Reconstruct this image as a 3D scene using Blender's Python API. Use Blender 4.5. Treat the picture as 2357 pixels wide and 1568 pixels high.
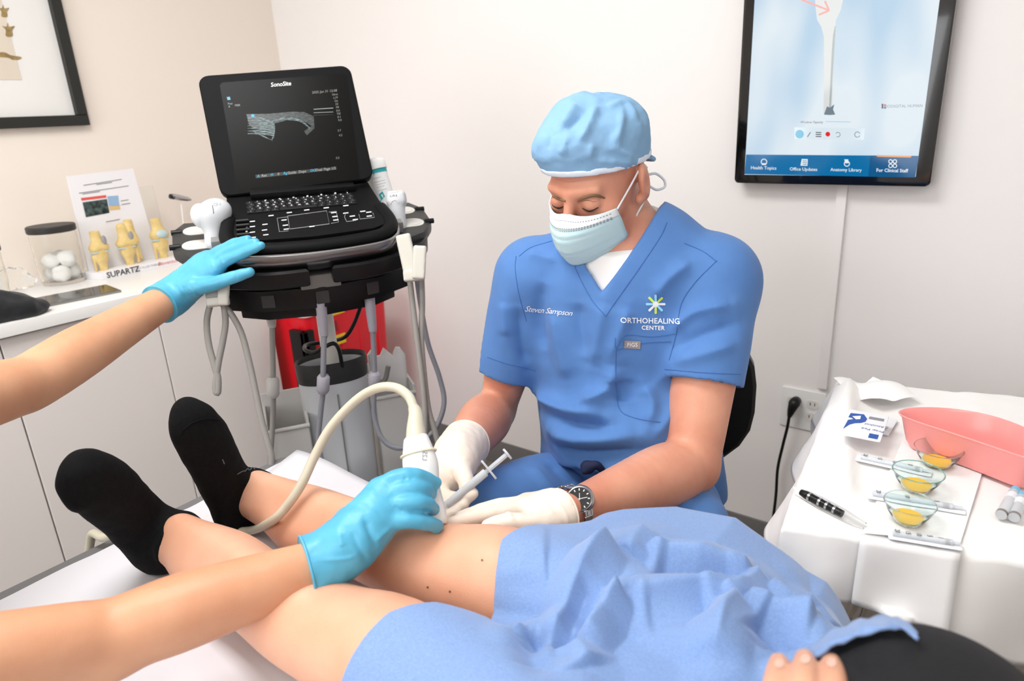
import bpy, bmesh, math, random
import numpy as np
from mathutils import Vector, Matrix, noise
from mathutils.bvhtree import BVHTree

for o in list(bpy.data.objects):
    bpy.data.objects.remove(o, do_unlink=True)
scene = bpy.context.scene
COL = scene.collection
random.seed(4)
rng = np.random.RandomState(4)

# ------------------------------------------------------------------ camera
IMW, IMH, FOC = 2357.0, 1568.0, 1571.0
PHI, PIT, ROL, CAMH = math.radians(37.8), math.radians(18.5), math.radians(2.95), 1.35
C0 = np.array([0.0, 0.0, CAMH])
_fh = np.array([-math.sin(PHI), math.cos(PHI), 0.0]); _up = np.array([0, 0, 1.0])
F = _fh * math.cos(PIT) - _up * math.sin(PIT)
_R = np.cross(F, _up); _R /= np.linalg.norm(_R); _U = np.cross(_R, F)
R = _R * math.cos(ROL) - _U * math.sin(ROL)
U = _R * math.sin(ROL) + _U * math.cos(ROL)
cam_d = bpy.data.cameras.new('camera')
cam_d.sensor_width = 36.0
cam_d.lens = FOC / IMW * 36.0
cam_d.clip_start = 0.02
cam = bpy.data.objects.new('camera', cam_d); COL.objects.link(cam)
M = Matrix.Identity(4)
for i in range(3):
    M[i][0], M[i][1], M[i][2], M[i][3] = R[i], U[i], -F[i], C0[i]
cam.matrix_world = M
cam_d.dof.use_dof = True
cam_d.dof.focus_distance = 1.12
cam_d.dof.aperture_fstop = 5.0
scene.camera = cam

# ------------------------------------------------------------------ world + lights
w = bpy.data.worlds.new('world'); scene.world = w; w.use_nodes = True
w.node_tree.nodes['Background'].inputs[0].default_value = (1.0, 0.97, 0.93, 1)
w.node_tree.nodes['Background'].inputs[1].default_value = 0.4
scene.view_settings.view_transform = 'Standard'
scene.view_settings.look = 'None'
scene.view_settings.gamma = 1.0
scene.view_settings.use_curve_mapping = False
scene.view_settings.exposure = 0.0
def area(name, loc, size, power, color, rot=(0, 0, 0)):
    l = bpy.data.lights.new(name, 'AREA'); l.shape = 'RECTANGLE'; l.size, l.size_y = size
    l.energy = power; l.color = color
    o = bpy.data.objects.new(name, l); COL.objects.link(o); o.location = loc; o.rotation_euler = rot
    return o
# recessed ceiling panels: the main light, then two unseen ones added as fill
PANELS = [((-1.10, 0.30, 2.585), (1.15, 0.58), 25.0), ((0.55, -0.7, 2.585), (1.15, 0.58), 8.0), ((-0.9, -1.5, 2.585), (1.15, 0.58), 9.0)]
for i, (l_, s_, p_) in enumerate(PANELS):
    area('ceiling_panel_light', l_, s_, p_, (0.97, 0.985, 1.0))
# frontal fill added behind the camera, in place of bounced flash
area('rear_fill_light', (-0.95, -2.17, 1.45), (1.9, 1.3), 22.0, (0.95, 0.98, 1.0), (math.pi / 2, 0, 0))

# ------------------------------------------------------------------ picture geometry helpers (pixel + distance -> world point)
def ray(x, y): return F + R * (x - IMW / 2) / FOC - U * (y - IMH / 2) / FOC
def at(x, y, d): return C0 + ray(x, y) * d
def onz(x, y, z): r = ray(x, y); return C0 + r * ((z - C0[2]) / r[2])
def onX(x, y, X): r = ray(x, y); return C0 + r * ((X - C0[0]) / r[0])
def onY(x, y, Y): r = ray(x, y); return C0 + r * ((Y - C0[1]) / r[1])
def camdir(x, y, z): return R * x + U * y + F * z      # right, up, away
def nrm(v): v = np.asarray(v, float); return v / (np.linalg.norm(v) + 1e-12)

# ------------------------------------------------------------------ materials
def lin(c):
    c = [x / 255.0 for x in c]
    return tuple((x / 12.92 if x <= 0.04045 else ((x + 0.055) / 1.055) ** 2.4) for x in c) + (1.0,)
MATS = {}
def mat(name, rgb, rough=0.5, metal=0.0, sss=0.0, trans=0.0, ior=1.45, emit=None, estr=1.0, alpha=1.0, coat=0.0, spec=0.5,
        noise_amt=0.0, noise_scale=30.0, rgb2=None, bump=0.0, bump_scale=200.0, bump_detail=4.0, sssrad=(1.0, 0.35, 0.2), sssscale=0.01, sheen=0.0, aniso=None):
    m = bpy.data.materials.new(name); m.use_nodes = True
    nt = m.node_tree; b = nt.nodes['Principled BSDF']
    b.inputs['Base Color'].default_value = lin(rgb)
    b.inputs['Roughness'].default_value = rough
    b.inputs['Metallic'].default_value = metal
    b.inputs['IOR'].default_value = ior
    b.inputs['Transmission Weight'].default_value = trans
    b.inputs['Alpha'].default_value = alpha
    b.inputs['Coat Weight'].default_value = coat
    b.inputs['Specular IOR Level'].default_value = spec
    b.inputs['Sheen Weight'].default_value = sheen
    if sss:
        b.inputs['Subsurface Weight'].default_value = sss
        b.inputs['Subsurface Radius'].default_value = sssrad
        b.inputs['Subsurface Scale'].default_value = sssscale
    if emit is not None:
        b.inputs['Emission Color'].default_value = lin(emit)
        b.inputs['Emission Strength'].default_value = estr
    tc = nt.nodes.new('ShaderNodeTexCoord')
    if noise_amt or rgb2:
        n = nt.nodes.new('ShaderNodeTexNoise'); n.inputs['Scale'].default_value = noise_scale; n.inputs['Detail'].default_value = 5
        if aniso:
            mp = nt.nodes.new('ShaderNodeMapping'); mp.inputs['Scale'].default_value = aniso
            nt.links.new(tc.outputs['Object'], mp.inputs[0]); nt.links.new(mp.outputs[0], n.inputs['Vector'])
        else:
            nt.links.new(tc.outputs['Object'], n.inputs['Vector'])
        mx = nt.nodes.new('ShaderNodeMix'); mx.data_type = 'RGBA'
        c2 = lin(rgb2) if rgb2 else tuple(x * (1 - noise_amt) for x in lin(rgb)[:3]) + (1,)
        mx.inputs['A'].default_value = lin(rgb); mx.inputs['B'].default_value = c2
        mr = nt.nodes.new('ShaderNodeMapRange'); mr.inputs[1].default_value = 0.35; mr.inputs[2].default_value = 0.65
        nt.links.new(n.outputs['Fac'], mr.inputs[0]); nt.links.new(mr.outputs[0], mx.inputs['Factor'])
        nt.links.new(mx.outputs['Result'], b.inputs['Base Color'])
    if bump:
        n2 = nt.nodes.new('ShaderNodeTexNoise'); n2.inputs['Scale'].default_value = bump_scale; n2.inputs['Detail'].default_value = bump_detail
        nt.links.new(tc.outputs['Object'], n2.inputs['Vector'])
        bp = nt.nodes.new('ShaderNodeBump'); bp.inputs['Strength'].default_value = bump; bp.inputs['Distance'].default_value = 0.002
        nt.links.new(n2.outputs['Fac'], bp.inputs['Height']); nt.links.new(bp.outputs['Normal'], b.inputs['Normal'])
    MATS[name] = m
    return m

# ------------------------------------------------------------------ object helpers
def link(o, parent=None):
    COL.objects.link(o)
    if parent is not None: o.parent = parent
    return o
def thing(name, label, cat, loc=(0, 0, 0), group=None, rot=None):
    """Empty at the base of a thing; its parts are parented to it and modelled in its local frame."""
    o = bpy.data.objects.new(name, None); COL.objects.link(o); o.empty_display_size = 0.05
    o.location = Vector(loc)
    if rot is not None: o.rotation_euler = rot
    tag(o, label, cat, group); return o
def tag(o, label=None, cat=None, group=None, kind=None):
    if label: o['label'] = label
    if cat: o['category'] = cat
    if group: o['group'] = group
    if kind: o['kind'] = kind
    return o
def place(o, loc, x=None, y=None, z=None):
    """set object's frame from axes (two of three given)"""
    if x is None: x = np.cross(y, z)
    if y is None: y = np.cross(z, x)
    if z is None: z = np.cross(x, y)
    x, y, z = nrm(x), nrm(y), nrm(z)
    m = Matrix.Identity(4)
    for i in range(3): m[i][0], m[i][1], m[i][2], m[i][3] = x[i], y[i], z[i], loc[i]
    o.matrix_basis = m
    return o
def mesh(name, V, Fc, material, parent=None, smooth=False, world=False):
    me = bpy.data.meshes.new(name)
    V = np.asarray(V, float)
    if world and parent is not None:
        mi = np.array(world_of(parent).inverted())
        V = V @ mi[:3, :3].T + mi[:3, 3]
    me.from_pydata(V.tolist(), [], [list(map(int, f)) for f in Fc]); me.update()
    if smooth: me.shade_smooth()
    if material is not None: me.materials.append(material)
    return link(bpy.data.objects.new(name, me), parent)
def world_of(o):
    m = o.matrix_basis.copy(); p = o.parent
    while p is not None:
        m = p.matrix_basis @ m; p = p.parent
    return m
def frombm(name, bm, material, parent=None, smooth=False, autosmooth=None):
    me = bpy.data.meshes.new(name); bm.normal_update(); bm.to_mesh(me); bm.free()
    if smooth:
        me.shade_smooth()
        if autosmooth: me.set_sharp_from_angle(angle=math.radians(autosmooth))
    if material is not None: me.materials.append(material)
    return link(bpy.data.objects.new(name, me), parent)
def sharp(o, ang=40):
    o.data.shade_smooth(); o.data.set_sharp_from_angle(angle=math.radians(ang)); return o
def box(name, lo, hi, material, parent=None, bev=0.0, seg=2, taper=None):
    bm = bmesh.new(); bmesh.ops.create_cube(bm, size=1)
    lo, hi = Vector(lo), Vector(hi); c = (lo + hi) / 2; s = hi - lo
    for v in bm.verts:
        k = 1.0
        if taper and v.co.z < 0: k = taper
        v.co = Vector((v.co.x * s.x * k, v.co.y * s.y * k, v.co.z * s.z)) + c
    if bev:
        bmesh.ops.bevel(bm, geom=bm.edges[:], offset=bev, segments=seg, profile=0.7, affect='EDGES')
        return frombm(name, bm, material, parent, True, 35)
    return frombm(name, bm, material, parent)
def catmull(P, n, closed=False):
    P = np.asarray(P, float); out = []
    m = len(P); segs = m if closed else m - 1
    for i in range(segs):
        if closed: p0, p1, p2, p3 = P[(i - 1) % m], P[i], P[(i + 1) % m], P[(i + 2) % m]
        else:
            p1, p2 = P[i], P[i + 1]
            p0 = P[i - 1] if i > 0 else 2 * p1 - p2
            p3 = P[i + 2] if i + 2 < m else 2 * p2 - p1
        for t in np.linspace(0, 1, n, endpoint=False):
            out.append(0.5 * (2 * p1 + (p2 - p0) * t + (2 * p0 - 5 * p1 + 4 * p2 - p3) * t * t + (3 * p1 - p0 - 3 * p2 + p3) * t ** 3))
    if not closed: out.append(P[-1])
    return np.array(out)
def tube_vf(P, rad, ns=8, closed=False, flat=None, caps=True):
    """tube along points; rad scalar or per point; flat=(axis, factor) squeezes along axis"""
    P = np.asarray(P, float); n = len(P); rad = np.ones(n) * rad if np.isscalar(rad) else np.asarray(rad)
    T = np.gradient(P, axis=0) if not closed else (np.roll(P, -1, 0) - np.roll(P, 1, 0))
    T = T / (np.linalg.norm(T, axis=1)[:, None] + 1e-12)
    ref = np.array([0, 0, 1.0]) if abs(T[0][2]) < 0.9 else np.array([1.0, 0, 0])
    N = nrm(np.cross(T[0], ref)); Vv = []
    for i in range(n):
        N = nrm(N - T[i] * np.dot(N, T[i])); B = np.cross(T[i], N)
        for k in range(ns):
            a = 2 * math.pi * k / ns
            o = (N * math.cos(a) + B * math.sin(a)) * rad[i]
            if flat is not None: o = o - np.asarray(flat[0]) * np.dot(o, flat[0]) * (1 - flat[1])
            Vv.append(P[i] + o)
    Fc = []
    for i in range(n if closed else n - 1):
        j = (i + 1) % n
        for k in range(ns):
            k2 = (k + 1) % ns
            Fc.append((i * ns + k, i * ns + k2, j * ns + k2, j * ns + k))
    if not closed and caps:
        Fc.append(tuple(range(ns))[::-1]); Fc.append(tuple((n - 1) * ns + k for k in range(ns)))
    return Vv, Fc
def tube(name, pts, rad, material, parent=None, ns=10, n=8, closed=False, raw=False, flat=None, world=False):
    P = np.asarray(pts, float) if raw else catmull(pts, n, closed)
    if not np.isscalar(rad) and not raw: rad = np.interp(np.linspace(0, 1, len(P)), np.linspace(0, 1, len(rad)), rad)
    V, Fc = tube_vf(P, rad, ns, closed, flat)
    o = mesh(name, V, Fc, material, parent, True, world); sharp(o, 50); return o
def lathe(name, prof, material, parent=None, n=32, loc=(0, 0, 0), sx=1.0, sy=1.0, smooth=True, ang=40, axis=None, cap=True):
    """prof = [(r,z)...] revolved around z"""
    V, Fc = [], []
    for (r, z) in prof:
        for k in range(n):
            a = 2 * math.pi * k / n
            V.append((loc[0] + r * math.cos(a) * sx, loc[1] + r * math.sin(a) * sy, loc[2] + z))
    m = len(prof)
    for i in range(m - 1):
        for k in range(n):
            k2 = (k + 1) % n
            Fc.append((i * n + k, i * n + k2, (i + 1) * n + k2, (i + 1) * n + k))
    if cap and prof[0][0] > 1e-6: Fc.append(tuple(range(n))[::-1])
    if cap and prof[-1][0] > 1e-6: Fc.append(tuple((m - 1) * n + k for k in range(n)))
    o = mesh(name, V, Fc, material, parent)
    me = o.data; bm = bmesh.new(); bm.from_mesh(me); bmesh.ops.remove_doubles(bm, verts=bm.verts[:], dist=1e-6); bm.to_mesh(me); bm.free()
    if smooth: sharp(o, ang)
    return o
def rrect(w_, h_, r, n=5, c=(0, 0)):
    """rounded rectangle outline, ccw"""
    pts = []
    for (cx, cy, a0) in ((w_ / 2 - r, h_ / 2 - r, 0), (-w_ / 2 + r, h_ / 2 - r, 90), (-w_ / 2 + r, -h_ / 2 + r, 180), (w_ / 2 - r, -h_ / 2 + r, 270)):
        for k in range(n + 1):
            a = math.radians(a0 + 90 * k / n); pts.append((c[0] + cx + r * math.cos(a), c[1] + cy + r * math.sin(a)))
    return pts
def prism(name, outline, z0, z1, material, parent=None, bev=0.0, seg=2, world=False, smooth=True):
    """outline (x,y) extruded z0..z1"""
    bm = bmesh.new()
    vs = [bm.verts.new((x, y, z0)) for x, y in outline]
    f = bm.faces.new(vs)
    r = bmesh.ops.extrude_face_region(bm, geom=[f])
    for v in r['geom']:
        if isinstance(v, bmesh.types.BMVert): v.co.z = z1
    bmesh.ops.recalc_face_normals(bm, faces=bm.faces[:])
    if bev:
        es = [e for e in bm.edges if abs(e.verts[0].co.z - e.verts[1].co.z) < 1e-9]
        bmesh.ops.bevel(bm, geom=es, offset=bev, segments=seg, profile=0.7, affect='EDGES')
    return frombm(name, bm, material, parent, smooth, 38)
def text_vf(s, size, align='CENTER', extrude=0.0, shear=0.0, bold=0.0, spacing=1.0):
    cu = bpy.data.curves.new('t', 'FONT'); cu.body = s; cu.size = size; cu.align_x = align; cu.align_y = 'CENTER'
    cu.extrude = extrude; cu.shear = shear; cu.offset = bold; cu.space_character = spacing; cu.resolution_u = 2
    o = bpy.data.objects.new('t', cu); COL.objects.link(o)
    bpy.context.view_layer.update()
    dg = bpy.context.evaluated_depsgraph_get(); me = bpy.data.meshes.new_from_object(o.evaluated_get(dg))
    V = np.array([v.co[:] for v in me.vertices]).reshape(-1, 3); Fc = [tuple(p.vertices) for p in me.polygons]
    bpy.data.objects.remove(o); bpy.data.curves.remove(cu); bpy.data.meshes.remove(me)
    return V, Fc
def text(name, s, size, material, parent, loc, x, y, align='CENTER', **k):
    """flat lettering in the plane spanned by x, y at loc (parent's local frame)"""
    V, Fc = text_vf(s, size, align, **k); x, y = nrm(x), nrm(y); z = np.cross(x, y)
    if len(V) == 0: return None
    V = np.asarray(loc) + V[:, :1] * x + V[:, 1:2] * y + V[:, 2:] * z
    return mesh(name, V, Fc, material, parent)
def join(name, objs, parent=None):
    """merge freshly made mesh objects (same material) into one part"""
    V, Fc = [], []; m = objs[0].data.materials[0] if objs[0].data.materials else None
    for o in objs:
        k = len(V); V += [v.co[:] for v in o.data.vertices]; Fc += [tuple(i + k for i in p.vertices) for p in o.data.polygons]
    for o in objs: bpy.data.objects.remove(o, do_unlink=True)
    o = mesh(name, V, Fc, m, parent); sharp(o, 40); return o
def quads(name, Q, material, parent=None, world=False):
    V, Fc = [], []
    for q in Q:
        k = len(V); V += [tuple(p) for p in q]; Fc.append(tuple(range(k, k + len(q))))
    return mesh(name, V, Fc, material, parent, False, world)
def grid_mesh(name, G, material, parent=None, smooth=True, world=False, thick=0.0):
    """G: (n,m,3) array of points"""
    n, m = G.shape[:2]; V = G.reshape(-1, 3); Fc = []
    for i in range(n - 1):
        for j in range(m - 1):
            a = i * m + j; Fc.append((a, a + 1, a + m + 1, a + m))
    o = mesh(name, V, Fc, material, parent, smooth, world)
    if thick:
        md = o.modifiers.new('solid', 'SOLIDIFY'); md.thickness = thick; md.offset = 0
    return o

# ------------------------------------------------------------------ signed-distance sculpting (smooth unions -> one continuous surface)
class Sculpt:
    def __init__(s, lo, hi, h):
        s.lo = np.asarray(lo, float); s.h = h
        s.n = np.maximum(3, np.ceil((np.asarray(hi) - s.lo) / h).astype(int) + 1)
        s.v = np.full(s.n, 0.2, np.float32)
        s.ax = [(s.lo[i] + h * np.arange(s.n[i])).astype(np.float32) for i in range(3)]
    def sub(s, lo, hi, mar):
        a = np.clip(np.floor((np.asarray(lo) - mar - s.lo) / s.h).astype(int), 0, s.n - 1)
        b = np.clip(np.ceil((np.asarray(hi) + mar - s.lo) / s.h).astype(int) + 1, 1, s.n)
        if np.any(b - a < 1): return None
        sl = tuple(slice(a[i], b[i]) for i in range(3))
        X = s.ax[0][sl[0]][:, None, None]; Y = s.ax[1][sl[1]][None, :, None]; Z = s.ax[2][sl[2]][None, None, :]
        return sl, X, Y, Z
    def op(s, sl, d, k, mode):
        a = s.v[sl]
        if mode == 'u':
            if k > 0:
                hh = np.clip(0.5 + 0.5 * (a - d) / k, 0, 1); s.v[sl] = a + (d - a) * hh - k * hh * (1 - hh)
            else: s.v[sl] = np.minimum(a, d)
        elif mode == 's':
            d = -d
            if k > 0:
                hh = np.clip(0.5 - 0.5 * (a - d) / k, 0, 1); s.v[sl] = a + (d - a) * hh + k * hh * (1 - hh)
            else: s.v[sl] = np.maximum(a, d)
        elif mode == 'i':
            s.v[sl] = np.maximum(a, d)
    def limb(s, P, r, k=0.01, n=6, mode='u', flat=None, spline=True, flats=None):
        """chain of tapered round segments through P. flat=(axis,factor): thinner along axis. flats: per-station factor"""
        P = np.asarray(P, float); r = np.asarray(r, float) * np.ones(len(P))
        if spline and len(P) > 2:
            q = catmull(np.column_stack([P, r] + ([np.asarray(flats)] if flats is not None else [])), n)
            P, r = q[:, :3], q[:, 3]
            if flats is not None: flats = q[:, 4]
        best = None
        rm = r.max() * 1.05
        got = s.sub(P.min(0) - rm, P.max(0) + rm, k + 3 * s.h)
        if got is None: return s
        sl, X, Y, Z = got
        best = np.full((X.shape[0], Y.shape[1], Z.shape[2]), 0.2, np.float32)
        for i in range(len(P) - 1):
            a, b = P[i], P[i + 1]; ab = b - a; L = float(ab @ ab)
            if L < 1e-12: continue
            mx = max(r[i], r[i + 1]) + k + 3 * s.h
            lo, hi = np.minimum(a, b) - mx, np.maximum(a, b) + mx
            ia = [np.searchsorted(A.ravel(), lo[j]) for j, A in enumerate((X, Y, Z))]
            ib = [np.searchsorted(A.ravel(), hi[j]) for j, A in enumerate((X, Y, Z))]
            if any(ib[j] <= ia[j] for j in range(3)): continue
            x = X[ia[0]:ib[0]] - a[0]; y = Y[:, ia[1]:ib[1]] - a[1]; z = Z[:, :, ia[2]:ib[2]] - a[2]
            t = np.clip((x * ab[0] + y * ab[1] + z * ab[2]) / L, 0, 1)
            dx, dy, dz = x - t * ab[0], y - t * ab[1], z - t * ab[2]
            if flat is not None:
                fx = nrm(flat[0]); fac = flat[1] if flats is None else 0.5 * (flats[i] + flats[i + 1])
                q = (dx * fx[0] + dy * fx[1] + dz * fx[2]) * (1.0 / fac - 1.0)
                dx, dy, dz = dx + q * fx[0], dy + q * fx[1], dz + q * fx[2]
            d = np.sqrt(dx * dx + dy * dy + dz * dz) - (r[i] + (r[i + 1] - r[i]) * t)
            if flat is not None: d = d * (0.5 + 0.5 * min(1.0, fac))
            sb = (slice(ia[0], ib[0]), slice(ia[1], ib[1]), slice(ia[2], ib[2]))
            best[sb] = np.minimum(best[sb], d)
        s.op(sl, best, k, mode); return s
    def ell(s, c, rad, axes=None, k=0.01, mode='u'):
        c = np.asarray(c, float); rad = np.asarray(rad, float) * np.ones(3)
        A = np.eye(3) if axes is None else np.array([nrm(a) for a in axes])
        ext = np.sqrt((A.T ** 2) @ (rad ** 2))
        got = s.sub(c - ext, c + ext, k + 3 * s.h)
        if got is None: return s
        sl, X, Y, Z = got
        x, y, z = X - c[0], Y - c[1], Z - c[2]
        q = [(x * A[i, 0] + y * A[i, 1] + z * A[i, 2]) for i in range(3)]
        k0 = np.sqrt(sum((q[i] / rad[i]) ** 2 for i in range(3)))
        k1 = np.sqrt(sum((q[i] / rad[i] ** 2) ** 2 for i in range(3)))
        d = k0 * (k0 - 1.0) / np.maximum(k1, 1e-6)
        s.op(sl, d, k, mode); return s
    def rbox(s, c, half, axes=None, r=0.005, k=0.0, mode='u'):
        c = np.asarray(c, float); half = np.asarray(half, float)
        A = np.eye(3) if axes is None else np.array([nrm(a) for a in axes])
        ext = np.abs(A.T) @ half
        got = s.sub(c - ext, c + ext, k + 3 * s.h)
        if got is None: return s
        sl, X, Y, Z = got
        x, y, z = X - c[0], Y - c[1], Z - c[2]
        q = [np.abs(x * A[i, 0] + y * A[i, 1] + z * A[i, 2]) - (half[i] - r) for i in range(3)]
        d = np.sqrt(sum(np.maximum(a, 0) ** 2 for a in q)) + np.minimum(np.maximum(np.maximum(q[0], q[1]), q[2]), 0) - r
        s.op(sl, d, k, mode); return s
    def cut(s, p, n, k=0.0):
        """remove everything on the side n points to"""
        n = nrm(n); X = s.ax[0][:, None, None] - p[0]; Y = s.ax[1][None, :, None] - p[1]; Z = s.ax[2][None, None, :] - p[2]
        s.v = np.maximum(s.v, (X * n[0] + Y * n[1] + Z * n[2]).astype(np.float32)); return s
    def subtract(s, other, off=0.0):
        """remove another sculpt on the same grid"""
        s.v = np.maximum(s.v, -(other.v - off)); return s
    def surf(s):
        v = s.v.copy()
        v[0] = v[-1] = 0.2; v[:, 0] = v[:, -1] = 0.2; v[:, :, 0] = v[:, :, -1] = 0.2
        ins = v < 0
        n = [q - 1 for q in v.shape]
        c8 = [ins[i:i + n[0], j:j + n[1], k:k + n[2]] for i in (0, 1) for j in (0, 1) for k in (0, 1)]
        anyi = c8[0].copy(); alli = c8[0].copy()
        for c in c8[1:]: anyi |= c; alli &= c
        I, J, K = np.nonzero(anyi & ~alli)
        idx = np.full(n, -1, np.int64); idx[I, J, K] = np.arange(len(I))
        off = [(i, j, k) for i in (0, 1) for j in (0, 1) for k in (0, 1)]
        val = [v[I + o[0], J + o[1], K + o[2]] for o in off]
        acc = np.zeros((len(I), 3)); cnt = np.zeros(len(I))
        for a in range(8):
            for b in range(a + 1, 8):
                if sum(abs(off[a][q] - off[b][q]) for q in range(3)) != 1: continue
                va, vb = val[a], val[b]; cr = (va < 0) != (vb < 0)
                t = np.where(cr, va / np.where(cr, va - vb, 1), 0)
                pa = np.array(off[a], float); pb = np.array(off[b], float)
                acc += np.where(cr[:, None], pa + t[:, None] * (pb - pa), 0); cnt += cr
        P = (np.column_stack([I, J, K]) + acc / cnt[:, None]) * s.h + s.lo
        Q = []
        for axis in range(3):
            o1, o2 = [(1, 2), (2, 0), (0, 1)][axis]
            sl0 = [slice(None)] * 3; sl1 = [slice(None)] * 3
            sl0[axis] = slice(0, -1); sl1[axis] = slice(1, None)
            a, b = ins[tuple(sl0)], ins[tuple(sl1)]
            for flip in (False, True):
                E = np.array(np.nonzero((a & ~b) if not flip else (~a & b))).T
                ok = (E[:, o1] > 0) & (E[:, o2] > 0) & (E[:, o1] < n[o1]) & (E[:, o2] < n[o2]); E = E[ok]
                def cell(d1, d2):
                    e = E.copy(); e[:, o1] -= d1; e[:, o2] -= d2; return idx[e[:, 0], e[:, 1], e[:, 2]]
                q = np.column_stack([cell(1, 1), cell(0, 1), cell(0, 0), cell(1, 0)])
                if flip: q = q[:, ::-1]
                Q.append(q)
        return P, np.concatenate(Q)
    def build(s, name, material, parent=None, smooth_it=1, fn=None, pxf=None):
        P, Q = s.surf()
        P = relax(P, Q, smooth_it)
        if pxf:
            bv = BVHTree.FromPolygons([tuple(p) for p in P], [tuple(q) for q in Q]); FL = []
            for pts, wd, ht in pxf:
                q = [hit(bv, x, y)[0] for x, y in catmull(np.array(pts, float), 3)]; q = [p for p in q if p is not None]
                # keep the run that stays on one sheet of cloth
                run = [p for i, p in enumerate(q) if i == 0 or np.linalg.norm(p - q[i - 1]) < .06]
                if len(run) > 1: FL.append((run, wd, ht))
            P = folds(P, vnormals(P, Q), FL)
        if fn is not None: P = fn(P, vnormals(P, Q))
        me = bpy.data.meshes.new(name)
        if parent is not None:
            mi = np.array(world_of(parent).inverted()); PL = P @ mi[:3, :3].T + mi[:3, 3]
        else: PL = P
        me.vertices.add(len(PL)); me.vertices.foreach_set('co', PL.astype(np.float32).ravel())
        me.loops.add(len(Q) * 4); me.loops.foreach_set('vertex_index', Q.astype(np.int32).ravel())
        me.polygons.add(len(Q)); me.polygons.foreach_set('loop_start', np.arange(0, len(Q) * 4, 4, dtype=np.int32))
        me.update(calc_edges=True); me.validate(); me.shade_smooth()
        me.materials.append(material)
        o = link(bpy.data.objects.new(name, me), parent)
        s.P, s.Q = P, Q
        return o
    def bvh(s): return BVHTree.FromPolygons([tuple(p) for p in s.P], [tuple(q) for q in s.Q])
def relax(P, Q, it, lam=0.5):
    for _ in range(it):
        acc = np.zeros_like(P); cnt = np.zeros(len(P))
        for a, b in ((0, 1), (1, 2), (2, 3), (3, 0)):
            np.add.at(acc, Q[:, a], P[Q[:, b]]); np.add.at(cnt, Q[:, a], 1)
            np.add.at(acc, Q[:, b], P[Q[:, a]]); np.add.at(cnt, Q[:, b], 1)
        P = P + lam * (acc / np.maximum(cnt, 1)[:, None] - P)
    return P
def vnormals(P, Q):
    fn = np.cross(P[Q[:, 2]] - P[Q[:, 0]], P[Q[:, 3]] - P[Q[:, 1]]); N = np.zeros_like(P)
    for a in range(4): np.add.at(N, Q[:, a], fn)
    return N / (np.linalg.norm(N, axis=1)[:, None] + 1e-12)
def seg_dist(P, a, b):
    a, b = np.asarray(a), np.asarray(b); ab = b - a; t = np.clip(((P - a) @ ab) / (ab @ ab), 0, 1)
    return np.linalg.norm(P - a - t[:, None] * ab, axis=1), t
def folds(P, N, F_, base=None):
    """raise/lower soft creases: list of (points, width, height)"""
    D = np.zeros(len(P))
    for pts, wd, ht in F_:
        pts = np.asarray(pts); best = np.full(len(P), 9.0); tt = np.zeros(len(P)); m = len(pts) - 1
        for i in range(m):
            d, t = seg_dist(P, pts[i], pts[i + 1]); u = d < best; best[u] = d[u]; tt[u] = (i + t[u]) / m
        D += ht * np.exp(-(best / wd) ** 1.5) * np.clip(np.sin(np.clip(tt, 0.06, 0.94) * math.pi) * 1.6, 0, 1)
    return P + N * D[:, None]
def fnoise(P, scale, seed=0.0):
    return np.array([noise.noise(Vector((p[0] * scale + seed, p[1] * scale + seed * 1.7, p[2] * scale - seed))) for p in P])
def hit(bvh, x, y):
    r = nrm(ray(x, y)); loc, n_, i_, d_ = bvh.ray_cast(Vector(C0), Vector(r))
    if loc is None: return None, None
    return np.array(loc), np.array(n_)
def surf_tube(name, bvh, px, rad, material, parent, n=5, ns=6, lift=0.0, closed=False):
    """a thread/seam lying on a surface, found by looking at the surface along pixels"""
    q = catmull(np.array(px, float), n, closed); pts = []
    for x, y in q:
        p, nn = hit(bvh, x, y)
        if p is not None: pts.append(p + nn * lift)
    if len(pts) < 2: return None
    return tube(name, np.array(pts), rad, material, parent, ns=ns, raw=True, world=True)
def surf_mesh(name, bvh, V2, Fc, material, parent, lift=0.0008):
    """flat artwork (pixel coordinates) laid onto a surface"""
    P = []; last = None
    for x, y in V2:
        p, nn = hit(bvh, x, y)
        if p is None: p, nn = (last if last else (at(x, y, 1.2), -F))
        last = (p, nn)
        P.append(p + nn * lift)
    return mesh(name, P, Fc, material, parent, False, True)
def copy_tree(o, parent=None):
    c = o.copy(); COL.objects.link(c); c.parent = parent
    for ch in list(o.children): copy_tree(ch, c)
    return c
# ================================================================== MATERIALS
m_wall_l = mat('left_wall_cream', (242, 231, 219), 0.75, bump=0.05, bump_scale=300)  # left wall toned darker and warmer than the other walls
m_wall = mat('wall_paint', (245, 241, 239), 0.75, bump=0.05, bump_scale=300)
m_ceil = mat('ceiling_paint', (246, 244, 240), 0.8)
m_white = mat('white_laminate', (245, 243, 240), 0.32)
m_cab = mat('cabinet_greige', (233, 226, 222), 0.42)
m_gap = mat('seam_gap', (110, 104, 98), 0.7)  # darker tone seen in the joints between planks
m_base = mat('grey_vinyl_base', (120, 118, 117), 0.55)
m_black = mat('black_plastic', (15, 15, 16), 0.38, spec=.35)
m_blackm = mat('black_matte_plastic', (11, 11, 12), 0.6, spec=.15, bump=0.1, bump_scale=900)
m_dgrey = mat('charcoal_plastic', (50, 50, 50), 0.45, spec=.35)
m_mgrey = mat('mid_grey_plastic', (128, 127, 124), 0.45)
m_lgrey = mat('light_grey_plastic', (205, 203, 199), 0.4)
m_offw = mat('off_white_plastic', (232, 229, 222), 0.38)
m_wplast = mat('white_plastic', (240, 240, 238), 0.3)
m_steel = mat('brushed_steel', (176, 176, 178), 0.25, metal=1.0)
m_alum = mat('dark_aluminium', (120, 118, 118), 0.28, metal=1.0)
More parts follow.
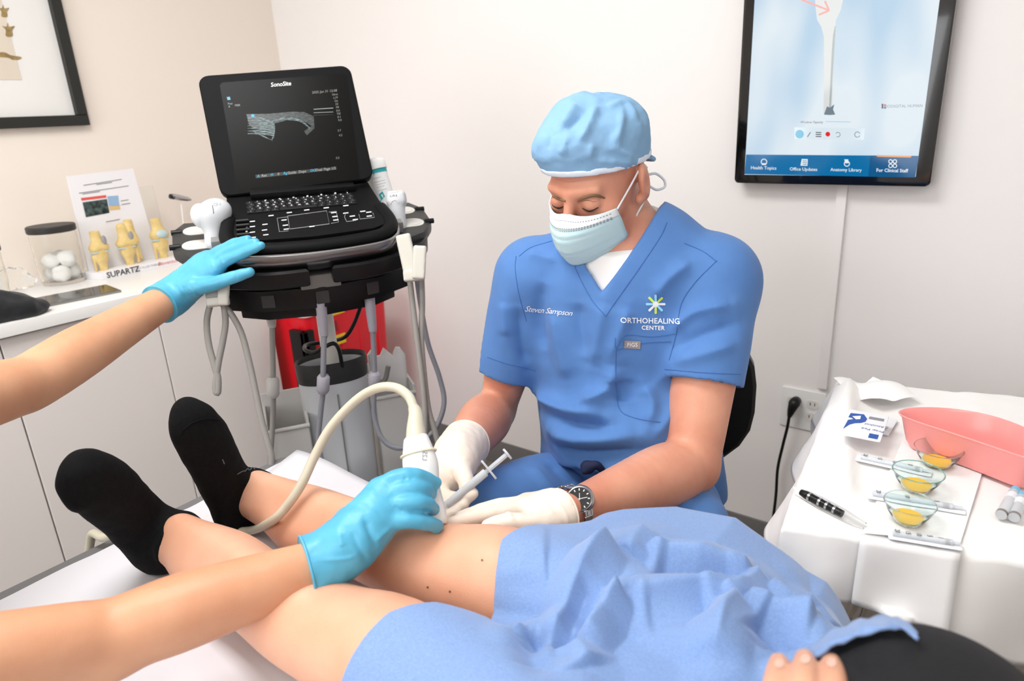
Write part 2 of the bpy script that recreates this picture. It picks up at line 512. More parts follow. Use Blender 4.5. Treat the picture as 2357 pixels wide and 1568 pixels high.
m_silver = mat('silver_paint', (208, 211, 215), 0.32, metal=0.1)
m_print = mat('white_print', (235, 235, 235), 0.6)
m_ink = mat('black_print', (40, 40, 42), 0.6)
m_inkg = mat('grey_print', (140, 140, 144), 0.6)
m_inkb = mat('blue_print', (38, 84, 168), 0.5)
m_inkr = mat('red_print', (226, 90, 80), 0.6)
m_paper = mat('white_paper', (244, 243, 242), 0.8, bump=0.08, bump_scale=120)
m_glass = mat('clear_glass', (255, 255, 255), 0.02, trans=1.0, ior=1.2)
m_clear = mat('clear_plastic', (250, 252, 252), 0.12, trans=1.0, ior=1.12)
def wood_mat(name, a, b):
    m = bpy.data.materials.new(name); m.use_nodes = True; nt = m.node_tree; bs = nt.nodes['Principled BSDF']
    tc = nt.nodes.new('ShaderNodeTexCoord'); mp = nt.nodes.new('ShaderNodeMapping'); mp.inputs['Scale'].default_value = (26, 2.2, 10)
    oi = nt.nodes.new('ShaderNodeObjectInfo'); ad = nt.nodes.new('ShaderNodeVectorMath'); ad.operation = 'MULTIPLY_ADD'
    ad.inputs[1].default_value = (1, 1, 1)
    cb = nt.nodes.new('ShaderNodeCombineXYZ'); ml = nt.nodes.new('ShaderNodeMath'); ml.operation = 'MULTIPLY'; ml.inputs[1].default_value = 37.0
    nt.links.new(oi.outputs['Random'], ml.inputs[0]); nt.links.new(ml.outputs[0], cb.inputs[0]); nt.links.new(ml.outputs[0], cb.inputs[1])
    nt.links.new(tc.outputs['Object'], mp.inputs[0]); nt.links.new(mp.outputs[0], ad.inputs[0]); nt.links.new(cb.outputs[0], ad.inputs[2])
    n = nt.nodes.new('ShaderNodeTexNoise'); n.inputs['Scale'].default_value = 1.6; n.inputs['Detail'].default_value = 8; n.inputs['Roughness'].default_value = 0.65; n.inputs['Distortion'].default_value = 0.6
    nt.links.new(ad.outputs[0], n.inputs['Vector'])
    cr = nt.nodes.new('ShaderNodeValToRGB'); cr.color_ramp.elements[0].position = 0.36; cr.color_ramp.elements[1].position = 0.66
    cr.color_ramp.elements[0].color = lin(a); cr.color_ramp.elements[1].color = lin(b)
    nt.links.new(n.outputs['Fac'], cr.inputs[0]); nt.links.new(cr.outputs[0], bs.inputs['Base Color'])
    bs.inputs['Roughness'].default_value = 0.42
    bp = nt.nodes.new('ShaderNodeBump'); bp.inputs['Strength'].default_value = 0.15; bp.inputs['Distance'].default_value = 0.002
    nt.links.new(n.outputs['Fac'], bp.inputs['Height']); nt.links.new(bp.outputs[0], bs.inputs['Normal'])
    return m
m_floor = wood_mat('grey_wood_vinyl', (108, 100, 92), (158, 149, 140))

# ================================================================== ROOM
XL, XR, YB, YF, ZC = -2.64, 1.7, 1.905, -2.2, 2.6
def st(o): o['kind'] = 'structure'; return o
fl = st(box('floor', (XL - .05, YF - .05, -0.05), (XR + .05, YB + .05, -0.004), m_gap))
pw, plen = 0.152, 1.22
pm = None; ix = 0; x = XL
while x < XR - 0.01:
    off = (ix * 0.47) % plen; y = YF - off
    x1 = min(x + pw, XR)
    while y < YB - 0.005:
        y0, y1 = max(y, YF), min(y + plen, YB)
        if y1 - y0 > 0.03:
            full = abs((y1 - y0) - plen) < 1e-6 and abs(x1 - x - pw) < 1e-6
            if full and pm is not None:
                o = link(bpy.data.objects.new('plank', pm), fl); o.location = (x, y0, 0)
            else:
                o = box('plank', (0.0008, 0.0008, -0.004), (x1 - x - 0.0008, y1 - y0 - 0.0008, 0), m_floor, fl); o.location = (x, y0, 0)
                if full: pm = o.data
        y += plen
    x += pw; ix += 1
st(box('wall_back', (XL - .1, YB, 0), (XR + .1, YB + 0.1, ZC), m_wall))
st(box('wall_left', (XL - 0.1, YF - .1, 0), (XL, YB, ZC), m_wall_l))
st(box('wall_right', (XR, YF - .1, 0), (XR + 0.1, YB, ZC), m_wall))
st(box('wall_front', (XL, YF - 0.1, 0), (XR, YF, ZC), m_wall))
st(box('ceiling', (XL - .1, YF - .1, ZC), (XR + .1, YB + .1, ZC + 0.1), m_ceil))
bb = st(box('baseboard_back', (XL, YB - 0.008, 0), (XR, YB, 0.105), m_base, bev=0.003))
m_panel = mat('light_diffuser', (250, 250, 248), 0.5, emit=(255, 250, 242), estr=3.0)
for (l_, s_, p_) in PANELS:
    t = thing('ceiling_light', {-1.10: 'white ceiling light panel above the exam table foot', 0.55: 'white fill light panel added above the table head end', -0.9: 'white fill light panel added nearest the upright fill panel'}[l_[0]], 'ceiling light', (l_[0], l_[1], ZC), 'ceiling light panels')
    a, b = s_[0] / 2 + .02, s_[1] / 2 + .02
    for (lo, hi) in (((-a - .02, -b - .02, -.012), (a + .02, -b, 0)), ((-a - .02, b, -.012), (a + .02, b + .02, 0)), ((-a - .02, -b, -.012), (-a, b, 0)), ((a, -b, -.012), (a + .02, b, 0))):
        box('frame', lo, hi, m_white, t)
    box('diffuser', (-a, -b, -0.006), (a, b, 0), m_panel, t)

fp_ = st(box('fill_panel', (-1.9, YF, .8), (0, YF + .012, 2.1), mat('fill_panel_glow', (245, 246, 248), .8, emit=(250, 250, 255), estr=1.2)))  # unseen glowing panel added on the rear wall for frontal fill
for lo_, hi_ in (((-1.96, YF, .74), (.06, YF + .04, .8)), ((-1.96, YF, 2.1), (.06, YF + .04, 2.16)), ((-1.96, YF, .8), (-1.9, YF + .04, 2.1)), ((0, YF, .8), (.06, YF + .04, 2.1))): box('fill_panel_frame', lo_, hi_, m_white, fp_, bev=.004)  # surround of the added fill panel
# ------------------------------------------------------------------ base cabinets and counter along the left wall
XC = -2.06
for i, (y0, y1) in enumerate([(-.68, -.28), (-.28, .12), (.12, .52), (.52, .92), (.92, 1.30)]):
    lab = ['greige cabinet furthest from the corner, beyond the assistant', 'greige base cabinet at the left edge under the black bag', 'greige base cabinet left of the nearer sock, below the dark tablet',
           'greige base cabinet below the cotton jar, behind the black socks', 'greige base cabinet beside the red sharps bin'][i]
    t = thing('base_cabinet', lab, 'cabinet', ((XL + XC) / 2, (y0 + y1) / 2, 0), 'base cabinets under the white counter')
    hw, hd = (y1 - y0) / 2, (XC - XL) / 2
    box('body', (-hd, -hw + .0005, 0.09), (hd - .02, hw - .0005, 0.868), m_cab, t)
    box('toe_kick', (-hd, -hw + .0005, 0), (hd - .07, hw - .0005, 0.09), m_base, t)
    box('door', (hd - .019, -hw + .0018, 0.1), (hd, hw - .0018, 0.861), m_cab, t, bev=0.0015, seg=1)
ct = tag(box('countertop', (XL, -.70, .869), (XC + .022, 1.305, .902), m_white, bev=0.002), 'long white laminate countertop over the greige cabinets', 'countertop')
ZT = 0.902

# ------------------------------------------------------------------ framed anatomical print on left wall
# lower right corner seen at pixel (208,288)
pc = onX(208, 288, XL + .025)
t = thing('picture_frame', 'black framed vintage anatomical print with wide white mat', 'picture', (XL, pc[1], pc[2]))
FW, FH, bw = 0.72, 0.92, 0.034
m_mat = mat('mat_board', (236, 234, 230), 0.8)
m_frame = mat('black_frame_wood', (34, 35, 31), 0.5)
m_prt = mat('aged_print_paper', (226, 214, 196), 0.8, noise_amt=0.06, noise_scale=8)
m_bone = mat('print_ochre', (178, 150, 92), 0.8, rgb2=(140, 118, 80), noise_scale=60)
for lo, hi in (((0, -FW, 0), (.028, 0, bw)), ((0, -FW, FH - bw), (.028, 0, FH)), ((0, -FW, bw), (.028, -FW + bw, FH - bw)), ((0, -bw, bw), (.028, 0, FH - bw))):
    box('frame_side', lo, hi, m_frame, t, bev=0.002, seg=1)
box('mat_board', (0.002, -FW + bw, bw), (.008, -bw, FH - bw), m_mat, t)
pr = box('print', (0.008, -FW + .17, .145), (.0095, -.165, FH - .12), m_prt, t)
# little drawn bones on the print
def blob2(name, pts, m, parent, x=0.0101):
    q = catmull(pts, 5, True); return mesh(name, [(x, a, b) for a, b in q], [tuple(range(len(q)))], m, parent)
def pic(px, py):
    p = onX(px, py, XL + .0101); return (p[1] - pc[1], p[2] - pc[2])
for cx, cy, s in ((9, 25, 1.0), (20, 68, 1.15), (5, -30, .9)):
    blob2('drawn_vertebra', [pic(cx + a * s, cy + b * s) for a, b in ((-13, -7), (-5, -6), (-2, -14), (1, -6), (12, -7), (7, 1), (8, 12), (1, 15), (-6, 12), (-6, 1))], m_bone, pr)
blob2('drawn_bone', [pic(a, b) for a, b in ((-60, 122), (-20, 123), (8, 120), (25, 127), (48, 131), (46, 136), (30, 138), (18, 133), (-10, 132), (-60, 134))], m_bone, pr)

# ------------------------------------------------------------------ wall display (TV) on back wall
ca, cb_ = onY(1690, 419, YB - .05), onY(2140, 433, YB - .05)
TW, TH = cb_[0] - ca[0], 0.80
t = thing('wall_display', 'tall black touchscreen display showing a leg bone on wall', 'screen', (ca[0], YB - 0.05, (ca[2] + cb_[2]) / 2))
m_bez = mat('gloss_black_bezel', (10, 10, 12), 0.08, coat=0.5)
def screen_plane(px, py, Y=YB - .0535):
    p = onY(px, py, Y); return np.array([p[0] - ca[0], p[2] - (ca[2] + cb_[2]) / 2])
bz = prism('housing', [(x + TW / 2, z) for x, z in rrect(TW, TH, .012, c=(0, TH / 2))], 0, .035, m_bez, t, bev=.003)
bz.rotation_euler = (math.pi / 2, 0, 0); bz.location = (0, .035, 0)
box('wall_mount', (TW * .25, .035, TH * .3), (TW * .75, .05, TH * .8), m_black, t)
s0 = screen_plane(1713, 401); s1 = screen_plane(2107, 409)
sx0, sx1, sz0 = s0[0] + .0, s1[0], (s0[1] + s1[1]) / 2
sz1 = TH - .035
m_scr = bpy.data.materials.new('display_picture'); m_scr.use_nodes = True; nt = m_scr.node_tree; bs = nt.nodes['Principled BSDF']
bs.inputs['Base Color'].default_value = (.01, .01, .01, 1); bs.inputs['Roughness'].default_value = .3; bs.inputs['Specular IOR Level'].default_value = .2
tc = nt.nodes.new('ShaderNodeTexCoord'); no = nt.nodes.new('ShaderNodeTexNoise'); no.inputs['Scale'].default_value = 3.2; no.inputs['Detail'].default_value = 1
mp = nt.nodes.new('ShaderNodeMapping'); mp.inputs['Scale'].default_value = (2.6, 1, 1.0)
cr = nt.nodes.new('ShaderNodeValToRGB'); cr.color_ramp.elements[0].color = lin((190, 218, 240)); cr.color_ramp.elements[1].color = lin((232, 243, 250))
cr.color_ramp.elements[0].position = .35; cr.color_ramp.elements[1].position = .62
nt.links.new(tc.outputs['Object'], mp.inputs[0]); nt.links.new(mp.outputs[0], no.inputs['Vector']); nt.links.new(no.outputs['Fac'], cr.inputs[0])
nt.links.new(cr.outputs[0], bs.inputs['Emission Color']); bs.inputs['Emission Strength'].default_value = .92
def emi(name, rgb, s=.92):
    return mat(name, (8, 8, 8), .1, emit=rgb, estr=s)
e_blue, e_blue2, e_or = emi('screen_blue', (0, 112, 170)), emi('screen_dark_blue', (0, 88, 140)), emi('screen_orange', (236, 160, 100))
e_w, e_red, e_grey, e_dk, e_cy, e_lt = emi('screen_white', (240, 246, 250)), emi('screen_red', (236, 30, 40)), emi('screen_grey', (120, 135, 145)), emi('screen_dark', (60, 50, 60)), emi('screen_cyan', (120, 196, 226)), emi('screen_pale', (226, 240, 248))
e_bone, e_bone2, e_pk = emi('screen_bone', (226, 228, 226)), emi('screen_bone_shade', (176, 186, 184)), emi('screen_pink', (244, 168, 158))
sc = box('screen', (sx0, -.0012, sz0), (sx1, 0, sz1), m_scr, t)
SD = [0]
def art(name, pts, m, smooth_=0):
    """flat picture element on the screen given in photo pixels"""
    SD[0] += 1
    q = [screen_plane(*p) for p in pts]
    if smooth_: q = catmull(q, 4, True)
    return mesh(name, [(a, -.0014 - SD[0] * 1.5e-5, b) for a, b in q], [tuple(range(len(q)))], m, sc)
art('menu_bar', [(1717, 356), (2115, 359), (2106, 409), (1713, 401)], e_blue)
art('menu_tab', [(2003, 358), (2115, 359), (2106, 409), (1998, 407)], e_blue2)
art('tab_marker', [(2018, 357), (2098, 359), (2096, 363), (2018, 361)], e_or)
art('leg_bone', [(1874, -60), (1938, -60), (1940, 0), (1934, 25), (1924, 45), (1921, 70), (1919, 120), (1917, 180), (1915, 240), (1914, 262), (1905, 264), (1895, 262), (1896, 200), (1896, 140), (1896, 85), (1890, 62), (1880, 45), (1876, 10)], e_bone)
art('bone_shade', [(1921, 60), (1923, 60), (1919, 130), (1915, 200), (1912, 248), (1908, 248), (1911, 180), (1914, 120), (1917, 80)], e_bone2)
art('bone_joint', [(1903, 245), (1910, 248), (1920, 240), (1917, 252), (1922, 264), (1910, 265), (1896, 264)], e_grey, 0)
for a, b in (((1842, -2), (1908, 24)), ((1908, 24), (1898, 2)), ((1908, 24), (1884, 34))):
    d = nrm(np.subtract(b, a)); n_ = np.array([-d[1], d[0]]) * 2.2
    art('drawn_arrow', [np.add(a, n_), np.add(b, n_), np.subtract(b, n_), np.subtract(a, n_)], e_pk)
art('toolbar', [(1828, 293), (1990, 296), (1988, 322), (1828, 320)], e_lt)
def circ(cx, cy, r, n=14): return [(cx + r * math.cos(a), cy + r * math.sin(a)) for a in np.linspace(0, 2 * math.pi, n, endpoint=False)]
art('tool_button', circ(1840, 309, 10), e_cy); art('tool_button', circ(1905, 309, 5.5), e_red)
for k in range(3): art('tool_button', [(1877, 304 + k * 4.6), (1890, 304.3 + k * 4.6), (1890, 306.4 + k * 4.6), (1877, 306 + k * 4.6)], e_dk)
def ring_art(name, cx, cy, r, wd, m, a0=0, a1=330):
    A = np.radians(np.linspace(a0, a1, 14)); o = [(cx + r * math.cos(a), cy + r * math.sin(a)) for a in A]; i_ = [(cx + (r - wd) * math.cos(a), cy + (r - wd) * math.sin(a)) for a in A]
    SD[0] += 1
    V = [(q[0], -.0014 - SD[0] * 1.5e-5, q[1]) for q in (screen_plane(*p) for p in o + i_)]; n_ = len(A)
    return mesh(name, V, [(k, k + 1, n_ + k + 1, n_ + k) for k in range(n_ - 1)], m, sc)
ring_art('tool_button', 1928, 310, 6, 1.4, e_grey, -150, 120); ring_art('tool_button', 1973, 310, 7, 1.6, e_grey, 20, 340)
art('tool_button', [(1857, 315), (1864, 304), (1866, 305), (1859, 316)], e_grey)
art('slider', [(1900, 279.5), (1958, 280.5), (1958, 281.5), (1900, 280.5)], e_cy)
art('publisher_mark', [(2029, 239), (2033, 239), (2033, 250), (2029, 250)], e_dk); art('publisher_mark', [(2034.5, 240), (2039, 240), (2039, 244), (2034.5, 244)], e_red); art('publisher_mark', [(2034.5, 246), (2039, 246), (2039, 250), (2034.5, 250)], e_dk)
def stext(name, s, px, py, h, m, skew=.0, **k):
    SD[0] += 1
    V, Fc = text_vf(s, 1.0, **k); V2 = [(px + v[0] * h, py - v[1] * h + v[0] * h * skew) for v in V]
    return mesh(name, [(a, -.0014 - SD[0] * 1.5e-5, b) for a, b in (screen_plane(*p) for p in V2)], Fc, m, sc)
stext('menu_caption', 'Health Topics', 1757, 387, 10.5, e_w, .02, bold=.012); stext('menu_caption', 'Office Updates', 1849, 390, 10.5, e_w, .02, bold=.012)
stext('menu_caption', 'Anatomy Library', 1947, 391.5, 10.5, e_w, .02, bold=.012); stext('menu_caption', 'For Clinical Staff', 2053, 393, 11, e_w, .02, bold=.022)
stext('publisher_name', 'BIODIGITAL HUMAN', 2079, 244.5, 9.6, e_grey, -.02); stext('slider_caption', 'Window Opacity', 1868, 281.5, 7.5, e_dk, .0)
# menu icons
ring_art('menu_icon', 1758, 373, 7.5, 2, e_w, 120, 420); art('menu_icon', [(1753, 376), (1763, 376), (1763, 380), (1753, 380)], e_w)
art('menu_icon', [(1845, 366), (1859, 366.5), (1858, 382), (1842, 381.5)], e_w)
for k in range(3): art('menu_icon', [(1847, 369.5 + k * 4), (1857, 370 + k * 4), (1857, 371.5 + k * 4), (1847, 371 + k * 4)], e_blue)
ring_art('menu_icon', 1949, 377, 7, 2, e_w, 0, 360); art('menu_icon', [(1943, 367), (1952, 367), (1953, 376), (1945, 376)], e_w)
for a, b in ((2045, 368), (2055, 368), (2045, 378), (2055, 378)): ring_art('menu_icon', a + 4.5, b + 4, 5.2, 2, e_w, 0, 360)
# surface cable cover from display to outlet
a, b = onY(1941, 436, YB), onY(1902, 893, YB)
tag(box('cable_raceway', (a[0] - .012, YB - .014, b[2]), (a[0] + .012, YB, a[2] + .06), m_wall, bev=.002), 'narrow cream cable cover running down below the display', 'cable cover')

# ------------------------------------------------------------------ electrical outlet with black plug and cord
oa, ob = onY(1802, 888, YB), onY(1800, 976, YB)
t = thing('electrical_outlet', 'white double gang outlet plate with socket faces', 'outlet', (oa[0], YB, ob[2]))
OW, OH = .118, oa[2] - ob[2]
pl = prism('cover_plate', [(x + OW / 2, z + OH / 2) for x, z in rrect(OW, OH, .004)], 0, .006, m_wplast, t, bev=.002); pl.rotation_euler = (math.pi / 2, 0, 0)
for gx in (.032, .086):
    for gz in (.36, .68):
        rc = prism('socket', [(x + gx, z + OH * gz) for x, z in rrect(.03, .026, .008)], .006, .0075, m_offw, t); rc.rotation_euler = (math.pi / 2, 0, 0)
        for dx in (-.006, .006): box('slot', (gx + dx - .001, -.0079, OH * gz - .003), (gx + dx + .001, -.0074, OH * gz + .006), m_ink, t)
pp = onY(1828, 929, YB - .03)
t = thing('power_plug', 'black plug and cord in the wall outlet', 'plug', pp)
tube('plug_body', [(0, .022, .0), (0, 0, 0), (-.004, -.008, -.02), (-.008, -.008, -.04)], [.014, .016, .011, .006], m_black, t)
q = [onY(1822, 960, YB - .04), onY(1812, 985, YB - .04), onY(1802, 1025, YB - .035), onY(1790, 1080, YB - .03), onY(1785, 1150, YB - .03)]
q = [np.array(pp) + np.array((-.008, -.008, -.035))] + q[1:] + [np.array((q[-1][0] - .01, YB - .02, .02))]
tube('cord', q, .0042, m_black, t, world=True)
# ================================================================== ULTRASOUND MACHINE
class Board:
    """flat artwork on the local z=0 plane of an object, positioned by photo pixels"""
    def __init__(s, obj, lift=.0003, sign=1):
        s.o = obj; m = np.array(world_of(obj)); s.A = m[:3, :3]; s.c = m[:3, 3]; s.k = lift; s.sign = sign
    def uv(s, px, py, z=0.0):
        n = s.A[:, 2]; r = ray(px, py); c = s.c + n * z; t = ((c - C0) @ n) / (r @ n); p = C0 + r * t - s.c
        return np.array([p @ s.A[:, 0], p @ s.A[:, 1]])
    def poly(s, name, pts, m, z=0.0, sm=0):
        s.k += 1.2e-5; q = [s.uv(*p, z) for p in pts]
        if sm: q = catmull(q, 4, True)
        return mesh(name, [(a, b, z + s.k) for a, b in q], [tuple(range(len(q)))], m, s.o)
    def strip(s, name, pts, wid, m, z=0.0, n=5):
        s.k += 1.2e-5; q = catmull(pts, n) if len(pts) > 2 else np.array(pts, float)
        T = np.gradient(q, axis=0); T /= np.linalg.norm(T, axis=1)[:, None] + 1e-9; N = np.column_stack([-T[:, 1], T[:, 0]])
        wd = np.ones(len(q)) * wid if np.isscalar(wid) else np.interp(np.linspace(0, 1, len(q)), np.linspace(0, 1, len(wid)), wid)
        a, b = q + N * wd[:, None] / 2, q - N * wd[:, None] / 2
        V = [tuple(s.uv(*p, z)) + (z + s.k,) for p in np.concatenate([a, b])]; L = len(q)
        return mesh(name, V, [(i, i + 1, L + i + 1, L + i) for i in range(L - 1)], m, s.o)
    def text(s, name, st_, px, py, h, m, skew=0.0, z=0.0, **k):
        s.k += 1.2e-5; V, Fc = text_vf(st_, 1.0, **k)
        V2 = [s.uv(px + v[0] * h + v[1] * h * 0.0, py - v[1] * h + v[0] * h * skew, z) for v in V]
        return mesh(name, [(a, b, z + s.k) for a, b in V2], Fc, m, s.o)
AZ = math.radians(32); wv = np.array([math.sin(AZ), math.cos(AZ), 0]); bv = np.array([-wv[1], wv[0], 0])   # right, back
HG = at(692, 440, 1.5)
OM = np.array([HG[0], HG[1], 0]) - bv * 0.085 + wv * 0.01
us = thing('ultrasound_machine', 'black laptop style ultrasound machine on a wheeled stand with keyboard', 'ultrasound machine', OM)
place(us, OM, x=wv, y=bv)
def ml(p): d = np.asarray(p) - OM; return np.array([d @ wv, d @ bv, d[2]])
hl = ml(HG)
con = prism('console', [(-.152, .02), (-.158, -.08), (-.16, -.15), (-.148, -.185), (-.12, -.20), (0, -.208), (.12, -.20), (.148, -.185), (.16, -.15), (.158, -.08), (.152, .02)], -.045, 0, m_blackm, us, bev=.006)
T20 = math.radians(20)
place(con, hl, x=(1, 0, 0), y=(0, math.cos(T20), math.sin(T20)))
hp = [(-.153, -.10), (-.160, -.165), (-.148, -.205), (-.11, -.226), (0, -.236), (.11, -.226), (.148, -.205), (.160, -.165), (.153, -.10)]
tube('carry_handle', [(a, b, -.006) for a, b in hp], .0155, m_blackm, con, ns=12, flat=((0, 0, 1), .75))
bq = catmull([(a * 1.07, b * 1.04 - .012) for a, b in hp], 6); nb = len(bq)
V = [(a, b, -.008) for a, b in bq] + [(a * .965, b * .975, -.046) for a, b in bq]
mt = mesh('metal_trim', V, [(i, i + 1, nb + i + 1, nb + i) for i in range(nb - 1)], m_alum, con, True)
md = mt.modifiers.new('s', 'SOLIDIFY'); md.thickness = .004
tube('trim_edge', [(a, b, -.0085) for a, b in bq], .0022, m_steel, con, raw=True, ns=6)
# keyboard
kb = box('keyboard', (-.117, -.088, 0), (.108, -.034, .0012), m_black, con)
m_key = mat('key_black', (34, 34, 35), .35)
km = None; rows = ['1234567890-=', 'QWERTYUIOP[]', 'ASDFGHJKL;\'', 'ZXCVBNM,./', ' ']
leg = []
for r_ in range(5):
    n_ = 14; yy = -.0395 - r_ * .0105
    for k in range(n_):
        xx = -.109 + k * .0158 + (r_ % 2) * .003
        if r_ == 4 and 4 <= k <= 8:
            if k == 4: box('space_key', (xx - .006, yy - .004, .001), (xx + .069, yy + .004, .003), m_key, kb, bev=.0008, seg=1)
            continue
        if km is None:
            o = box('key', (-.0066, -.0042, .001), (.0066, .0042, .003), m_key, kb, bev=.0009, seg=1); km = o.data
        else: o = link(bpy.data.objects.new('key', km), kb)
        o.location = (xx, yy, 0)
        s_ = rows[r_]; ch = s_[(k - 1) % len(s_)] if 0 < k <= len(s_) else '-'
        if ch != ' ':
            V, Fc = text_vf(ch, .0062, bold=.00015); leg.append((V + np.array([xx, yy, .0032]), Fc))
V, Fc = [], []
for v, f in leg:
    k0 = len(V); V += v.tolist(); Fc += [tuple(i + k0 for i in q) for q in f]
mesh('key_legends', V, Fc, m_print, kb)
B = Board(con, .0006)
# soft-key bar, printed control outlines, touchpad, dials
B.strip('softkey_line', [(571, 468), (573, 483), (800, 456), (799, 440)], 2.2, m_print, n=1)
for k in range(6): lathe('softkey', [(0, .003), (.002, .003), (.0024, 0)], m_print, con, 10, tuple(B.uv(612 + k * 32, 464 - k * 3.4)) + (0,))
tp = B.uv(700, 510)
prism('touchpad', [tuple(B.uv(*p)) for p in ((663, 499), (751, 487), (757, 515), (668, 527))], 0, .0012, m_black, con)
B.strip('touchpad_outline', [(662, 498), (752, 486), (758, 516), (667, 528), (662, 498)], 1.5, m_inkg, n=1)
for pts in ([(661, 500), (638, 503), (643, 534), (664, 532)], [(757, 489), (774, 487), (779, 512), (762, 515)], [(795, 494), (793, 500), (798, 511), (820, 508)], [(826, 494), (829, 505), (862, 501), (858, 490)]):
    B.strip('control_outline', pts, 1.3, m_inkg, n=1)
for (x_, y_, l_) in ((575, 511, 0), (575, 523, 0), (575, 536, 0), (577, 548, 0), (604, 518, 0), (603, 531, 0), (606, 542, 0), (648, 508, 0), (651, 520, 0), (653, 529, 0), (762, 491, 0), (765, 500, 0), (767, 508, 0), (790, 492, 0), (805, 499, 0), (812, 507, 0), (829, 488, 0), (843, 490, 0), (844, 499, 0), (704, 494, 0), (712, 523, 0), (618, 498, 0), (660, 491, 0), (700, 485, 0), (745, 480, 0), (790, 475, 0)):
    B.strip('control_mark', [(x_, y_), (x_ + 12, y_ - 1.4)], 2.2, m_print)
for k in range(4):
    p = B.uv(558 + k * 1.0, 512 + k * 10.5); tube('dial', [(p[0] - .012, p[1], .003), (p[0] + .012, p[1], .003)], .0042, m_black, con, ns=10)
for k in range(4):
    p = B.uv(568, 511 + k * 11.5); lathe('dial_lamp', [(0, .003), (.002, .0025), (.0025, 0)], m_print, con, 8, (p[0], p[1], 0))
# hinge bar and monitor
hb = box('hinge_bar', (-.105, -.026, -.002), (.115, .014, .014), m_black, con, bev=.004)
mon = prism('monitor', [(x, y + .137) for x, y in rrect(.325, .272, .022)], -.026, 0, m_blackm, us, bev=.006, seg=3)
T25 = math.radians(25)
place(mon, hl + np.array([-.001, -.012, .008]), x=(math.cos(.06), 0, math.sin(.06)), y=(0, math.sin(T25), math.cos(T25)))
m_lcd = mat('dark_lcd', (10, 9, 8), .3, spec=.12)
B = Board(mon, .0004)
gl = B.poly('screen', [(506, 196), (512, 190), (790, 170), (798, 174), (828, 408), (822, 414), (554, 436), (546, 432)], m_lcd)
BS = B; BS.k += .0002; BS.o = mon
def emt(name, rgb, s, streak=None):
    m = mat(name, (8, 8, 8), .3, emit=rgb, estr=s)
    if streak:
        nt = m.node_tree; b = nt.nodes['Principled BSDF']; tc = nt.nodes.new('ShaderNodeTexCoord'); mp = nt.nodes.new('ShaderNodeMapping'); mp.inputs['Scale'].default_value = streak
        mp.inputs['Rotation'].default_value = (0, 0, .25)
        n = nt.nodes.new('ShaderNodeTexNoise'); n.inputs['Scale'].default_value = 1; n.inputs['Detail'].default_value = 4
        mr = nt.nodes.new('ShaderNodeMapRange'); mr.inputs[1].default_value = .4; mr.inputs[2].default_value = .75; mr.inputs[3].default_value = 0.02; mr.inputs[4].default_value = s
        nt.links.new(tc.outputs['Object'], mp.inputs[0]); nt.links.new(mp.outputs[0], n.inputs['Vector']); nt.links.new(n.outputs['Fac'], mr.inputs[0]); nt.links.new(mr.outputs[0], b.inputs['Emission Strength'])
    return m
e_us = emt('echo_bright', (150, 190, 190), .9, (110, 420, 1)); e_us2 = emt('echo_dim', (110, 135, 132), .4, (120, 300, 1)); e_usl = emt('echo_line', (200, 212, 205), .7)
e_txt = emt('screen_text', (190, 190, 182), .7); e_cyan = emt('screen_cyan_mark', (40, 190, 230), .9); e_bar = emt('screen_bar', (60, 66, 64), .5)
BS.poly('echo_region', [(567, 263), (640, 262), (700, 258), (722, 268), (724, 296), (706, 312), (700, 302), (718, 290), (700, 280), (660, 277), (628, 286), (600, 300), (574, 290)], e_us2)
for k in range(7):
    BS.strip('echo_band', [(570, 272 + k * 6), (596, 276 + k * 6.0 - 4), (628, 290 + k * 4.6 - 6), (632 - k, 306 + k * 2.6)], [1, 5, 4, 2], e_us)
BS.strip('echo_band', [(612, 286), (650, 273), (690, 278), (714, 296)], [2, 6, 5, 2], e_us)
BS.strip('echo_band', [(590, 266), (650, 262), (690, 262), (718, 284)], [1, 5, 6, 2], e_us2)
BS.strip('echo_band', [(582, 302), (606, 314), (628, 324)], [1, 3, 1], e_us)
BS.strip('needle_line', [(722, 252), (767, 249)], 1.6, e_usl); BS.strip('needle_line', [(722, 260), (767, 258)], 1.3, e_txt); BS.strip('needle_line', [(722, 266), (767, 264)], .7, e_us2)
BS.poly('screen_badge', [(522, 224), (529, 223), (531, 230), (524, 231)], e_cyan); BS.poly('orientation_mark', circ(582, 267, 4), e_cyan)
BS.text('screen_caption', 'Pass', 530, 239, 6.5, e_txt, -.08); BS.text('screen_caption', 'R', 528, 246, 6.5, e_txt, -.08); BS.text('screen_caption', 'MSK', 547, 243, 7, e_txt, -.08)
BS.text('screen_caption', '2025 Jan 31', 737, 212, 8, e_txt, -.09); BS.text('screen_caption', '12:08', 767, 209.5, 8, e_txt, -.09)
for k, s_ in enumerate(('Nrm', 'L19', 'Gn', '52', 'MI', '0.6', 'TIS', '0.1', '9.0')): BS.text('screen_caption', s_, 771 + k * 1.4, 218 + k * 7.4, 6.8, e_txt, -.09)
BS.text('screen_caption', '2.7', 781, 301, 6.5, e_txt, -.09); BS.text('screen_caption', '4.2', 784, 312, 6.5, e_txt, -.09); BS.text('screen_caption', '3.2', 777, 364, 7, e_txt, -.09)
BS.poly('menu_strip', [(588, 403), (774, 384), (775, 391), (589, 411)], e_bar)
for x_, s_, c_ in ((595, 'A', 1), (608, 'Res', 0), (626, 'H', 1), (641, '0', 0), (657, 'Rg', 1), (672, 'Guide', 0), (696, 'Dups', 0), (721, 'OO', 1), (734, 'Dual', 0), (759, 'Page 1/2', 0)):
    BS.text('menu_word', s_, x_, 406 - (x_ - 595) * .104, 8.2, e_cyan if c_ else e_txt, -.1, bold=.02)
BS.text('brand_lettering', 'SonoSite', 647, 194.5, 14, m_print, -.08, bold=.012, spacing=.95)
